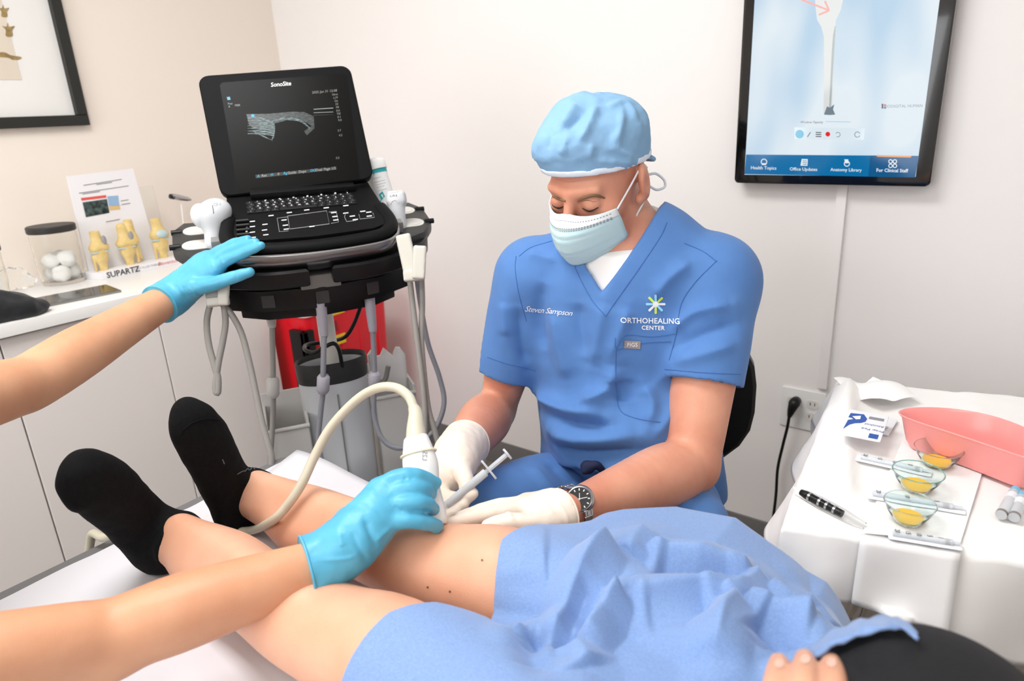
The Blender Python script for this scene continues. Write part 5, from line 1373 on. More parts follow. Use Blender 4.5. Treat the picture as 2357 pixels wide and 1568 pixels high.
for s_ in (-1, 1):
    e(hd(s_ * .047, .052, -.028), (.020, .022, .018), HAX, k=.02)
    e(hd(s_ * .032, .100, -.006), (.019, .013, .0105), HAX, k=.012, mode='s')
S.limb([hd(-.043, .074, .015), hd(-.02, .085, .016), hd(0, .087, .015), hd(.02, .085, .016), hd(.043, .074, .015)], .0075, k=.016)
S.limb([hd(0, .088, .006), hd(0, .106, -.028), hd(0, .114, -.045)], [.0085, .010, .013], k=.012)
for s_ in (-1, 1):
    e(hd(s_ * .032, .0765, -.007), (.016, .013, .0125), HAX, k=.004)
    e(hd(s_ * .081, -.014, -.010), (.0095, .020, .033), (nrm(hlft * s_ - hf * .35), hf, nrm(hu - hf * .15)), k=.008)
    e(hd(s_ * .0945, -.008, -.010), (.009, .009, .016), (nrm(hlft * s_ - hf * .35), hf, hu), k=.006, mode='s')
    e(hd(s_ * .074, -.004, -.040), (.007, .009, .010), HAX, k=.01)
bod = S.build('body', m_skind, doc, 1)
bvh_b = S.bvh()
# eyes, brows (found on the face surface)
for pts, r0 in (([(1330, 463), (1348, 453), (1370, 449), (1392, 456)], [.0016, .0032, .003, .0012]), ([(1302, 463), (1288, 457), (1272, 452), (1260, 450)], [.0014, .003, .0028, .001])):
    q = []
    for x, y in catmull(np.array(pts, float), 4):
        p, n_ = hit(bvh_b, x, y)
        if p is not None: q.append(p + n_ * .0006)
    if len(q) > 2: tube('eyebrow', np.array(q), np.interp(np.linspace(0, 1, len(q)), np.linspace(0, 1, 4), r0), m_brow, doc, raw=True, world=True, ns=8)
def local_curve(name, pts, rad, m, lift=.0008):
    """curve in head coordinates pressed onto the face from outside"""
    q = []
    for p in catmull(np.array(pts, float), 5):
        o = hd(p[0], p[1] + .05, p[2]); loc, n_, i_, d_ = bvh_b.ray_cast(Vector(o), Vector(-hf))
        if loc is not None: q.append(np.array(loc) + np.array(n_) * lift)
    if len(q) > 2:
        rr_ = rad if np.isscalar(rad) else np.interp(np.linspace(0, 1, len(q)), np.linspace(0, 1, len(rad)), rad)
        tube(name, np.array(q), rr_, m, doc, raw=True, world=True, ns=6)
for s_ in (-1, 1):
    local_curve('eye_slit', [(s_ * .019, .09, -.0125), (s_ * .031, .09, -.0165), (s_ * .046, .09, -.0115)], [.0006, .0016, .0007], m_lash)
    local_curve('lid_crease', [(s_ * .018, .09, -.001), (s_ * .032, .09, .003), (s_ * .047, .09, -.002)], [.0003, .0007, .0003], m_stub, .0)
for zz in (.036, .044, .051): local_curve('forehead_line', [(-.035, .09, zz), (0, .09, zz - .003), (.035, .09, zz)], [.0002, .0008, .0002], m_skind, -.0001)

# ---- scrub top
S = Sculpt(lo, hi, .0042)
HMR, HML = SHR + (ELR - SHR) * .70, SHL + (ELL - SHL) * .56
S.limb([SHR, SHR + (HMR - SHR) * .5, HMR + (HMR - SHR) * .15], [.070, .068, .062], k=.0); S.cut(HMR, HMR - SHR)
S2 = Sculpt(lo, hi, .0042); S2.limb([SHL, SHL + (HML - SHL) * .5, HML + (HML - SHL) * .15], [.072, .071, .067], k=.0); S2.cut(HML, HML - SHL)
S.limb([HMR - (HMR - SHR) * .10, HMR + (HMR - SHR) * .3], [.055, .056], k=0, mode='s'); S2.limb([HML - (HML - SHL) * .10, HML + (HML - SHL) * .3], [.061, .062], k=0, mode='s')
S.v = np.minimum(S.v, S2.v)
S.limb(SP, np.array(SR) + np.array([.008, .008, .006, .004, .002, -.004]), k=.025, flat=(frn, .66))
S.ell(at(1440, 985, 1.25), (.15, .10, .10), (lat, frn, (0, 0, 1)), k=.05)           # belly
S.limb([SP[4] + lat * -.03, SHR + lat * .01], [.085, .071], k=.035); S.limb([SP[4] + lat * .03, SHL - lat * .01], [.085, .073], k=.035)
# V neck: wedge above two planes through the V point
PV = at(1392, 672, 1.10); CL_, CR_ = at(1318, 560, 1.17), at(1508, 492, 1.20)
inward = nrm(camdir(0.03, .0, 1))
n1 = np.cross(inward, nrm(CL_ - PV)); n1 = n1 if n1 @ (CR_ - PV) > 0 else -n1; n2 = np.cross(inward, nrm(CR_ - PV)); n2 = n2 if n2 @ (CL_ - PV) > 0 else -n2
n1, n2 = nrm(n1), nrm(n2)
X, Y, Z = S.ax[0][:, None, None], S.ax[1][None, :, None], S.ax[2][None, None, :]
d1 = (X - PV[0]) * n1[0] + (Y - PV[1]) * n1[1] + (Z - PV[2]) * n1[2]; d2 = (X - PV[0]) * n2[0] + (Y - PV[1]) * n2[1] + (Z - PV[2]) * n2[2]
S.v = np.maximum(S.v, np.minimum(d1, d2).astype(np.float32))
S.cut(at(1455, 1135, 1.36), (0, 0, -1))
q_ = lambda *a: [(x, y) for x, y, d in a]
SF = [(q_((1480, 880, 1), (1500, 930, 1), (1490, 985, 1)), .014, .008), (q_((1330, 690, 1), (1335, 760, 1), (1350, 830, 1)), .016, -.006), (q_((1450, 700, 1), (1430, 760, 1), (1400, 830, 1)), .014, .006), (q_((1300, 1060, 1), (1400, 1095, 1), (1520, 1080, 1)), .010, -.007), (q_((1560, 900, 1), (1540, 960, 1), (1500, 1010, 1)), .012, .006),
      (q_((1395, 690, 1.10), (1380, 760, 1.11), (1360, 850, 1.12)), .022, .007), (q_((1250, 640, 1.2), (1240, 730, 1.2), (1255, 820, 1.2)), .016, -.007), (q_((1270, 700, 1.16), (1290, 800, 1.14), (1310, 880, 1.14)), .02, .006),
      (q_((1420, 830, 1.10), (1400, 900, 1.11), (1330, 935, 1.13)), .020, .016), (q_((1425, 870, 1.10), (1430, 930, 1.11)), .018, -.010),
      (q_((1230, 900, 1.2), (1300, 945, 1.15), (1400, 960, 1.13)), .014, .012), (q_((1240, 940, 1.2), (1320, 975, 1.15), (1420, 985, 1.13)), .012, -.010), (q_((1235, 975, 1.2), (1330, 1010, 1.15), (1480, 1000, 1.13)), .016, .012),
      (q_((1240, 1010, 1.2), (1340, 1045, 1.16), (1480, 1035, 1.14)), .012, -.009), (q_((1250, 1035, 1.2), (1350, 1075, 1.16), (1500, 1060, 1.15)), .014, .009),
      (q_((1500, 690, 1.12), (1540, 640, 1.12), (1600, 600, 1.13)), .014, .007), (q_((1545, 760, 1.08), (1600, 720, 1.08), (1690, 700, 1.1)), .014, .008), (q_((1550, 800, 1.08), (1620, 770, 1.07), (1710, 740, 1.1)), .012, -.006), (q_((1545, 840, 1.08), (1620, 815, 1.07), (1700, 790, 1.1)), .013, .006),
      (q_((1190, 700, 1.22), (1200, 780, 1.22), (1215, 850, 1.24)), .014, -.006), (q_((1160, 690, 1.22), (1165, 780, 1.23)), .014, .005), (q_((1640, 950, 1.2), (1650, 1020, 1.22)), .014, .008), (q_((1590, 1000, 1.2), (1660, 980, 1.22)), .014, -.008), (q_((1210, 585, 1.2), (1290, 600, 1.16)), .012, .005), (q_((1230, 880, 1.2), (1225, 950, 1.22)), .014, -.008)]
top = S.build('scrub_top', m_scrub, doc, 1, lambda P, N: P + N * (.0022 * fnoise(P, 14))[:, None], pxf=[(a, b * .9, c * 1.6) for a, b, c in SF])
bvt = S.bvh()
# V collar band, seams, pocket, badge, lettering
def ribbon(name, bvh, pts, wpx, m, parent, lift=.0012, n=6):
    q = catmull(np.array(pts, float), n); T = np.gradient(q, axis=0); T /= np.linalg.norm(T, axis=1)[:, None]; Nn = np.column_stack([-T[:, 1], T[:, 0]]) * wpx / 2
    L = len(q); return surf_mesh(name, bvh, np.concatenate([q + Nn, q - Nn]).tolist(), [(i, i + 1, L + i + 1, L + i) for i in range(L - 1)], m, parent, lift)
for pts in ([(1310, 580), (1330, 630), (1362, 690), (1394, 728)], [(1394, 728), (1420, 690), (1470, 620), (1520, 545), (1535, 512)],
            [(1195, 590), (1222, 570), (1270, 555)], [(1188, 590), (1186, 620), (1195, 680), (1212, 740)], [(1575, 560), (1620, 580), (1650, 603)], [(1650, 600), (1600, 650), (1568, 700), (1556, 770), (1540, 830)],
            [(1418, 800), (1417, 870), (1425, 940), (1460, 962), (1520, 972)], [(1416, 778), (1418, 800), (1440, 772), (1500, 775), (1556, 768)], [(1418, 806), (1480, 790), (1545, 786)], [(1122, 822), (1170, 838), (1232, 852)], [(1530, 850), (1620, 858), (1704, 862)]):
    surf_tube('seam', bvt, pts, .0008, m_seam, top, lift=.0002)
ribbon('pocket_tag', bvt, [(1436, 792), (1455, 793), (1474, 794)], 18, mat('grey_tag', (150, 142, 140), .5), top, .002, 4)
def cloth_text(name, s, x, y, h, m, skew=0.0, lift=.0011, **k):
    V, Fc = text_vf(s, 1.0, **k); return surf_mesh(name, bvt, [(x + v[0] * h, y - v[1] * h + v[0] * h * skew) for v in V], Fc, m, top, lift)
m_emb = mat('white_embroidery', (244, 246, 248), .6)
cloth_text('tag_lettering', 'FIGS', 1455, 793, 13, m_emb, .02, .003)
cloth_text('centre_lettering', 'ORTHOHEALING', 1497, 739, 17.5, m_emb, .02, bold=.012, spacing=1.02)
cloth_text('centre_lettering', 'CENTER', 1503, 755, 13.5, m_emb, .02, bold=.02, spacing=1.1)
cloth_text('name_embroidery', 'Steven Sampson', 1262, 716, 18.5, m_emb, .10, shear=.45, bold=-.004, spacing=.9)
cols = [(150, 216, 250), (206, 232, 90), (236, 240, 250), (206, 232, 90), (120, 206, 246), (236, 240, 250), (150, 216, 250), (206, 232, 90)]
for k in range(8):
    a = math.radians(-90 + 45 * k); c_, s_ = math.cos(a), math.sin(a); b0_ = np.array([1509, 700])
    P4 = [b0_ + np.array([c_ * r_ - s_ * w_, s_ * r_ + c_ * w_]) for r_, w_ in ((4, -2.4), (21, -2.8), (23, 0), (21, 2.8), (4, 2.4))]
    surf_mesh('sun_emblem_ray', bvt, P4, [(0, 1, 2, 3, 4)], MATS.get('emb%d' % (k % 3)) or mat('emb%d' % (k % 3), cols[k % 3], .6), top, .0011)
surf_mesh('sun_emblem_core', bvt, circ(1509, 700, 6.5), [tuple(range(14))], m_emb, top, .0013)

# ---- white undershirt
S = Sculpt(np.min([NB, PV], 0) - .16, np.max([NB, PV], 0) + .16, .0036)
S.limb(SP, np.array(SR) - .006, k=.02, flat=(frn, .62))
S.limb([SP[4] + lat * -.03, SHR + lat * .01], [.080, .060], k=.03); S.limb([SP[4] + lat * .03, SHL - lat * .01], [.080, .060], k=.03)
S.limb([NB, (NB + NT) / 2], [.072, .066], k=.03)
a_, b_, c_ = at(1340, 606, 1.14), at(1405, 640, 1.10), at(1494, 500, 1.20)
nn_ = nrm(np.cross(b_ - a_, c_ - a_)); nn_ = nn_ if nn_ @ hu > 0 else -nn_
S.cut(a_, nn_)
S.cut(at(1440, 800, 1.25), (0, 0, -1))
S.build('undershirt', m_tee, doc, 1)

# ---- trousers
HPR, HPL = SP[0] - lat * .085 + np.array([0, 0, -.01]), SP[0] + lat * .062 + np.array([0, 0, -.01])
KNR, KNL = at(1098, 1195, 1.16), at(1578, 1212, 1.13)
ANR, ANL = np.array([KNR[0] - .02, KNR[1] + .10, .10]), np.array([KNL[0] + .02, KNL[1] + .12, .10])
P_ = [HPR, HPL, KNR, KNL, ANR, ANL]
S = Sculpt(np.min(P_, 0) - .14, np.max(P_, 0) + .14, .0055)
S.ell(SP[0] + np.array([0, 0, -.03]), (.172, .14, .11), (lat, frn, (0, 0, 1)), k=.04)
S.limb([HPR, (HPR + KNR) / 2 + np.array([0, 0, .015]), KNR], [.105, .088, .070], k=.04); S.limb([HPL, (HPL + KNL) / 2 + np.array([0, 0, .015]), KNL], [.10, .085, .068], k=.04)
S.limb([KNR, (KNR + ANR) / 2, ANR], [.066, .062, .055], k=.02); S.limb([KNL, (KNL + ANL) / 2, ANL], [.066, .062, .055], k=.02)
TF = [(q_((1260, 1060, 1.2), (1330, 1130, 1.12)), .016, -.008), (q_((1200, 1020, 1.24), (1240, 1090, 1.18), (1290, 1150, 1.12)), .014, .007), (q_((1480, 1120, 1.15), (1560, 1130, 1.12), (1650, 1120, 1.12)), .016, -.007), (q_((1500, 1150, 1.12), (1600, 1155, 1.1)), .014, .006), (q_((1380, 1085, 1.18), (1420, 1150, 1.15)), .018, -.008)]
S.build('trousers', m_scrub, doc, 1, lambda P, N: P + N * (.003 * fnoise(P, 10))[:, None], pxf=TF)
# drawstring knot
S = Sculpt(at(1355, 1075, 1.19) - .05, at(1355, 1075, 1.19) + .05, .002)
kp = at(1352, 1076, 1.165); S.ell(kp, (.013, .011, .012), k=.004); S.limb([kp, at(1372, 1070, 1.16), at(1386, 1082, 1.165)], [.006, .007, .006], k=.006); S.limb([kp, at(1345, 1086, 1.16)], [.006, .005], k=.004)
S.build('drawstring_knot', mat('navy_cord', (24, 32, 66), .8), doc, 1)
# shoes out of view, resting on the floor
for A_ in (ANR, ANL):
    S = Sculpt(A_ - np.array([.16, .26, .12]), A_ + np.array([.16, .12, .06]), .006)
    S.limb([A_ + np.array([0, .03, -.05]), A_ + np.array([0, -.07, -.06]), A_ + np.array([0, -.16, -.07])], [.042, .042, .034], k=.01); S.cut((0, 0, .001), (0, 0, -1)); S.build('shoe', m_black, doc, 1)

# ---- cap
def cap_field(off):
    S = Sculpt(HO - .17, HO + .19, .0034)
    S.ell(hd(0, -.010, .026), np.array((.084, .104, .094)) * HS + off, HAX, k=.01)
    S.ell(hd(.0, -.03, .068), np.array((.080, .080, .052)) * HS + off, HAX, k=.03)
    S.ell(hd(-.016, .050, .078), np.array((.058, .046, .040)) * HS + off, HAX, k=.028)
    S.ell(at(1325, 278, 1.125), np.array((.042, .042, .036)) + off, (R, F, U), k=.03)
    return S
pc_, nc_ = hd(0, .095, .046), nrm(-hu * 1.0 + hf * .22)
S = cap_field(0); S.cut(pc_, nc_)
CF = [(q_((1325, 240, 1.06), (1310, 270, 1.05), (1290, 300, 1.05)), .008, .009), (q_((1372, 240, 1.06), (1355, 290, 1.04), (1330, 330, 1.04)), .007, .009), (q_((1345, 262, 1.05), (1300, 300, 1.05)), .008, -.007), (q_((1432, 252, 1.07), (1425, 300, 1.05), (1408, 335, 1.05)), .006, .007), (q_((1390, 250, 1.06), (1440, 240, 1.08), (1470, 290, 1.1)), .009, .006), (q_((1462, 370, 1.1), (1430, 350, 1.07), (1395, 340, 1.05)), .007, .006), (q_((1462, 376, 1.1), (1420, 372, 1.07), (1370, 372, 1.05)), .006, .005), (q_((1360, 330, 1.04), (1358, 365, 1.04)), .006, .005), (q_((1310, 310, 1.05), (1290, 360, 1.05)), .007, .005), (q_((1270, 290, 1.08), (1262, 350, 1.07)), .008, -.004)]
cpo = S.build('scrub_cap', m_cap, doc, 1, lambda P, N: P + N * (.0045 * np.abs(fnoise(P, 26)) * (P @ hu > (hd(0, 0, .07) @ hu)))[:, None] + N * (.0015 * fnoise(P, 70))[:, None], pxf=CF)
S = cap_field(.0016); S.cut(pc_, nc_); S.cut(pc_ - nc_ * .011, -nc_)
S.build('cap_band', m_capw, cpo, 1)
tube('cap_tie', [hd(.075, -.055, .012), hd(.06, -.09, -.01), hd(.03, -.11, -.02)], .004, m_cap, cpo, world=True)
tube('tie_loop', [at(1492, 402, 1.17), at(1510, 400, 1.18), at(1528, 414, 1.185), at(1530, 430, 1.18), at(1512, 437, 1.17), at(1494, 428, 1.16)], .0022, m_capw, cpo, world=True)

# ---- mask with pleats and ear loops
nz_, nxm = 34, 41; G = np.zeros((nz_, nxm, 3))
for i in range(nz_):
    v = i / (nz_ - 1)
    zc = np.interp(v, [0, .25, .55, .8, 1], [-.012, -.040, -.074, -.104, -.122]); yc = np.interp(v, [0, .15, .35, .6, .82, 1], [.106, .124, .134, .130, .116, .086])
    hw_ = np.interp(v, [0, .3, .7, 1], [.068, .071, .072, .052]); ze = np.interp(v, [0, .5, 1], [-.022, -.062, -.110]); ye = np.interp(v, [0, .5, 1], [.060, .052, .040])
    for j in range(nxm):
        u = -1 + 2 * j / (nxm - 1); a = abs(u) ** 1.9
        pl = .0028 * ((v * 3.6) % 1.0) if .22 < v < .95 else 0
        y = yc - (yc - ye) * a + pl * (1 - a); z = zc + (ze - zc) * abs(u) ** 1.6
        if v < .2: z += -.010 * (math.exp(-(u / .42) ** 2) * 0) - .006 * math.sin(abs(u) * math.pi) * (1 - v / .2)
        G[i, j] = hd(u * hw_, y, z)
mk_ = grid_mesh('face_mask', G, m_mask, doc, True, world=True, thick=.0015)
mb = grid_mesh('mask_top_band', G[:7] + hf * .0012, m_maskw, mk_, True, world=True, thick=.0008)
Gm = BVHTree.FromPolygons([tuple(p) for p in G.reshape(-1, 3)], [(i * nxm + j, i * nxm + j + 1, (i + 1) * nxm + j + 1, (i + 1) * nxm + j) for i in range(nz_ - 1) for j in range(nxm - 1)])
m_dash = mat('mask_stitch', (132, 146, 152), .8)
dsh = []
for row in (2.2, 5.0, 6.3):
    for k in range(36):
        u0 = 2 + k * 1.02; i0 = int(row); f_ = row - i0
        def gp(u): j0 = min(int(u), nxm - 2); g = u - j0; return (G[i0, j0] * (1 - g) + G[i0, j0 + 1] * g) * (1 - f_) + (G[i0 + 1, j0] * (1 - g) + G[i0 + 1, j0 + 1] * g) * f_ + hf * .0032
        a_, b_ = gp(u0), gp(u0 + .55); up_ = hu * .0007
        dsh.append([a_ - up_, b_ - up_, b_ + up_, a_ + up_])
quads('mask_stitching', dsh, m_dash, mk_, world=True)
for s_ in (0, -1):
    sg = -1 if s_ == 0 else 1
    tube('ear_loop', [G[1, s_], hd(sg * .074, .022, -.005), hd(sg * .083, -.012, .018), hd(sg * .082, -.028, .006)], .0016, m_maskw, mk_, world=True)
    tube('ear_loop', [G[28, s_], hd(sg * .070, .008, -.065), hd(sg * .078, -.012, -.045), hd(sg * .080, -.026, -.02)], .0016, m_maskw, mk_, world=True)

# ---- right glove (image left): pinching the syringe
def glove(name, joints, palm, cuff, mtl, parent, h=.0022, wr=None, wrinkle=.0008, seed=1.0, extra=None):
    allp = np.array([p for f, r in joints for p in f] + [p for P, r in palm for p in P] + [p for p in cuff[0]])
    S = Sculpt(allp.min(0) - .045, allp.max(0) + .045, h)
    for P, r in palm: S.limb(P, r, k=.012)
    for f, r in joints: S.limb(f, r, k=.0045, n=5)
    S.limb(cuff[0], cuff[1], k=.012)
    if extra: extra(S)
    S.cut(cuff[2][0], cuff[2][1])
    o = S.build(name, mtl, parent, 1, lambda P, N: P + N * (wrinkle * fnoise(P, 70, seed))[:, None], pxf=wr)
    # rolled cuff bead
    S.obj = o
    return S
A_ = lambda x, y, d: at(x, y, d)
jr = [([A_(1062, 1082, 1.035), A_(1072, 1108, 1.01), A_(1076, 1128, .995), A_(1078, 1143, .985)], [.0155, .0125, .0115, .0095]),          # thumb
      ([A_(1018, 1108, 1.05), A_(1022, 1140, 1.02), A_(1052, 1150, .995), A_(1088, 1136, .985)], [.0125, .0118, .0112, .0085]),          # index
      ([A_(1008, 1112, 1.05), A_(1006, 1150, 1.01), A_(1038, 1170, .985), A_(1066, 1162, .98)], [.0125, .012, .0112, .009]),
      ([A_(1000, 1112, 1.05), A_(998, 1158, 1.0), A_(1020, 1186, .975), A_(1046, 1182, .97)], [.012, .0115, .0108, .0088]),
      ([A_(996, 1105, 1.055), A_(992, 1156, 1.0), A_(1004, 1190, .97), A_(1022, 1198, .962)], [.011, .0105, .0098, .008])]
pr_ = [([WRR + nrm(ELR - WRR) * .03, WRR, A_(1050, 1062, 1.07)], [.036, .035, .033]), ([WRR, A_(1040, 1070, 1.075), A_(1022, 1100, 1.05)], [.030, .032, .026]), ([WRR, A_(1052, 1075, 1.06), A_(1062, 1084, 1.04)], [.028, .025, .017]), ([A_(1030, 1085, 1.06), A_(1006, 1108, 1.05)], [.028, .018])]
ax_ = nrm(ELR - WRR)
S = glove('glove', jr, pr_, ([WRR - ax_ * .01, WRR + ax_ * .03, WRR + ax_ * .07], [.035, .0385, .042], (WRR + ax_ * .055, ax_)), m_latex, doc, wr=[(q_((1035, 1080, 1.03), (1060, 1075, 1.03)), .004, .0015), (q_((1048, 1060, 1.05), (1078, 1055, 1.05)), .004, .0015)])
def cuff_ring(parent, c, n, r, rad, m):
    n = nrm(n); a_ = nrm(np.cross(n, (0, 0, 1))); b_ = np.cross(n, a_)
    tube('cuff_bead', [c + (a_ * math.cos(t) + b_ * math.sin(t)) * r for t in np.linspace(0, 2 * math.pi, 20, endpoint=False)], rad, m, parent, closed=True, n=2, world=True, ns=6)
cuff_ring(S.obj, WRR + ax_ * .054, ax_, .0405, .0014, m_latex)
# ---- left glove (image right): resting on the knee
jl = [([A_(1200, 1172, .945), A_(1140, 1180, .925), A_(1085, 1192, .912), A_(1030, 1205, .902)], [.0125, .0108, .0098, .0070]),
      ([A_(1205, 1162, .96), A_(1145, 1166, .95), A_(1100, 1178, .94), A_(1058, 1190, .93)], [.0125, .0108, .0098, .0075]),
      ([A_(1215, 1160, .975), A_(1155, 1166, .968), A_(1115, 1180, .958)], [.012, .0105, .0085]),
      ([A_(1225, 1163, .99), A_(1175, 1172, .982), A_(1145, 1184, .972)], [.011, .0098, .008]),
      ([A_(1300, 1192, .940), A_(1235, 1206, .915), A_(1165, 1203, .898), A_(1124, 1212, .888)], [.017, .0148, .0128, .0100])]
pl_ = [([WRL, A_(1290, 1168, .965), A_(1212, 1174, .948)], [.029, .028, .018]), ([A_(1300, 1172, .965), A_(1215, 1164, .975)], [.025, .019]), ([A_(1310, 1184, .955), A_(1245, 1196, .928)], [.024, .017])]
ax2 = nrm(ELL - WRL); cl = WRL - ax2 * .012
S = glove('glove', jl, pl_, ([WRL - ax2 * .04, WRL - ax2 * .01, WRL + ax2 * .01], [.032, .0345, .036], (WRL - ax2 * .046, ax2)), m_latex, doc, wr=[(q_((1205, 1188, .9), (1165, 1188, .9), (1120, 1196, .9)), .004, -.003), (q_((1275, 1150, .93), (1300, 1180, .93), (1310, 1215, .94)), .004, .002), (q_((1255, 1155, .93), (1275, 1190, .93)), .004, .0015), (q_((1165, 1172, .9), (1185, 1200, .9)), .004, .002)])
cuff_ring(S.obj, WRL - ax2 * .047, ax2, .0345, .0014, m_latex)

# ---- wrist watch
wc = A_(1335, 1150, .952); wn = nrm(camdir(-.22, .42, -.88)); wx = nrm(np.cross(ax2, wn)); wy = np.cross(wn, wx)
wt = bpy.data.objects.new('watch', None); link(wt, doc); tag(wt, 'steel wristwatch with black dial')
place(wt, wc - np.array(doc.location), x=wx, z=wn)
m_dial = mat('black_dial', (18, 18, 20), .3)
lathe('case', [(0, -.006), (.018, -.006), (.0205, -.002), (.0205, .002), (.0185, .0045), (.0165, .005), (.016, .0038), (0, .0036)], m_steel, wt, 36)
lathe('dial', [(0, .0041), (.0159, .0040)], m_dial, wt, 36)
mk2 = []
for k in range(12):
    a = math.pi / 6 * k; c_, s_ = math.cos(a), math.sin(a)
    mk2.append([(c_ * r_ - s_ * w_, s_ * r_ + c_ * w_, .0044) for r_, w_ in ((.0115, -.0007), (.0145, -.0007), (.0145, .0007), (.0115, .0007))])
for a, L_ in ((1.2, .011), (2.6, .008)):
    c_, s_ = math.cos(a), math.sin(a); mk2.append([(c_ * r_ - s_ * w_, s_ * r_ + c_ * w_, .0046) for r_, w_ in ((-.002, -.0005), (L_, -.0004), (L_, .0004), (-.002, .0005))])
quads('dial_marks', mk2, m_print, wt)
wl_ = np.array(world_of(wt).inverted())
wcen = WRL + ax2 * .0
rv = wc - wcen; rv = rv - ax2 * (rv @ ax2); Rr = max(.036, np.linalg.norm(rv)); e1 = nrm(rv); e2 = np.cross(ax2, e1)
lk = None
for k in range(22):
    t_ = math.radians(40 + k * 280 / 21); rr_ = Rr * (1 - .06 * math.sin(t_) ** 2)
    c_ = wc - rv + (e1 * math.cos(t_) + e2 * math.sin(t_)) * (Rr - .002); zz = nrm(e1 * math.cos(t_) + e2 * math.sin(t_)); tg = np.cross(ax2, zz)
    for off, wd in ((-.0058, .0028), (0, .0062), (.0058, .0028)):
        o = box('bracelet_link', (-.0042, -wd / 2 * .98 - .0008, -.0016), (.0042, wd / 2 * .98 + .0008, .0016), m_steel, wt, bev=.0008, seg=1)
        m4 = Matrix.Identity(4); cc_ = c_ + ax2 * off
        for i in range(3): m4[i][0], m4[i][1], m4[i][2], m4[i][3] = tg[i], ax2[i], zz[i], cc_[i]
        o.matrix_basis = Matrix(wl_.tolist()) @ m4

# ---- syringe in the right hand
sa, sb = at(1167, 1046, .995), at(1096, 1106, .985)
sy = thing('syringe', 'clear syringe with plunger held in the pale gloved hand', 'syringe', sb); sax = nrm(sa - sb); place(sy, sb, z=sax, x=np.cross(sax, F))
Ls = np.linalg.norm(sa - sb)
m_syr = mat('syringe_plastic', (240, 244, 248), .22, trans=.45, ior=1.2)
lathe('barrel', [(.0062, -.055), (.0062, .018), (.0052, .018), (.0052, -.055)], m_syr, sy, 20)
prism('finger_flange', rrect(.034, .014, .006), .0, .003, m_syr, sy).location = (0, 0, Ls * .38)
lathe('plunger_rod', [(.0, -.01), (.0036, -.01), (.0036, Ls), (.0, Ls)], m_syr, sy, 8)
lathe('thumb_rest', [(0, Ls - .001), (.0095, Ls - .001), (.0095, Ls + .002), (0, Ls + .002)], m_syr, sy, 20)
lathe('fluid', [(0, -.052), (.005, -.052), (.005, -.012), (0, -.012)], mat('amber_fluid', (238, 190, 150), .2, trans=.5), sy, 16)
lathe('hub', [(.0035, -.062), (.0058, -.055)], m_wplast, sy, 16)
ne = at(1012, 1200, .915)
nd_ = np.array(world_of(sy).inverted()) @ np.append(ne, 1)
tube('needle', [(0, 0, -.062), tuple(nd_[:3])], .0006, m_steel, sy, n=2, ns=6)

# ---- stool with black back
cb = at(1690, 950, 1.45)
st_ = thing('office_chair', 'black padded chair back behind the seated man', 'chair', (SP[0][0], SP[0][1], 0))
sc_ = SP[0] + frn * -.02
prism('seat', rrect(.42, .40, .15), 0, .07, m_black, st_, bev=.02, seg=3).location = (0, 0, SP[0][2] - .20)
lathe('gas_column', [(.03, .08), (.03, SP[0][2] - .20)], m_dgrey, st_, 18)
for k in range(5):
    a = math.radians(20 + 72 * k); ex = (.27 * math.cos(a), .27 * math.sin(a), .07)
    tube('base_leg', [(0, 0, .10), ex], [.026, .016], m_black, st_, n=3); tube('castor', [(ex[0], ex[1] - .012, .028), (ex[0], ex[1] + .012, .028)], .026, m_black, st_, n=2, ns=14)
bkc = SP[1] - frn * .205 + lat * .045 + np.array([0, 0, .02]) - np.array([SP[0][0], SP[0][1], 0])
bk_ = prism('backrest', rrect(.40, .34, .14), -.025, .025, m_black, st_, bev=.018, seg=3)
place(bk_, bkc, x=lat, y=(0, 0, 1))
tube('back_post', [tuple(bkc - frn * .03 + np.array([0, 0, -.1])), tuple(np.array([0, 0, SP[0][2] - .22]) - frn * .24), tuple(np.array([0, 0, SP[0][2] - .22]) - frn * .05)], .016, m_black, st_)
# ================================================================== ASSISTANT (bare arms, blue gloves; body just outside the frame)
m_skina = skin_mat('assistant_skin', (219, 166, 130), (207, 148, 112))
m_nitr = mat('blue_nitrile', (92, 180, 212), .42, bump=.35, bump_scale=90, bump_detail=3, rgb2=(82, 170, 204), noise_scale=25)
ast = thing('person', 'assistant with bare arms and bright blue gloves reaching in from left', 'person', (-1.0, -.25, 0))
RW, RE, RS = at(742, 1298, .800), at(262, 1462, .705), np.array([-.765, -.10, .955])
LW, LE, LS = at(392, 686, 1.335), at(70, 880, 1.06), np.array([-1.045, .085, 1.03])
S = Sculpt((-1.55, -.5, .42), (-.45, .80, 1.42), .0052)
S.limb([RS, (RS + RE) / 2, RE + (RS - RE) * .15, RE, RE + (RW - RE) * .28, RE + (RW - RE) * .62, RW, RW + (RW - RE) * .1], [.050, .044, .040, .038, .041, .036, .0285, .0285], k=.01, n=6)
S.ell(RE + np.array([.0, -.01, -.018]), (.03, .03, .024), k=.02)
S.limb([LS, (LS + LE) / 2, LE + (LS - LE) * .15, LE, LE + (LW - LE) * .28, LE + (LW - LE) * .62, LW, LW + (LW - LE) * .1], [.050, .047, .045, .044, .044, .037, .030, .029], k=.01, n=6)
TB = [np.array([-1.02, -.34, .52]), np.array([-1.0, -.28, .72]), np.array([-.945, -.16, .90]), np.array([-.925, -.10, 1.02])]
S.limb(TB, [.11, .10, .11, .08], k=.03); S.limb([TB[3], RS], [.06, .045], k=.03); S.limb([TB[3], LS], [.06, .045], k=.03)
S.limb([TB[3], np.array([-.90, -.06, 1.16])], [.05, .048], k=.03)
hc = np.array([-.885, -.03, 1.235]); fd = nrm(np.array([.55, .75, -.35]))
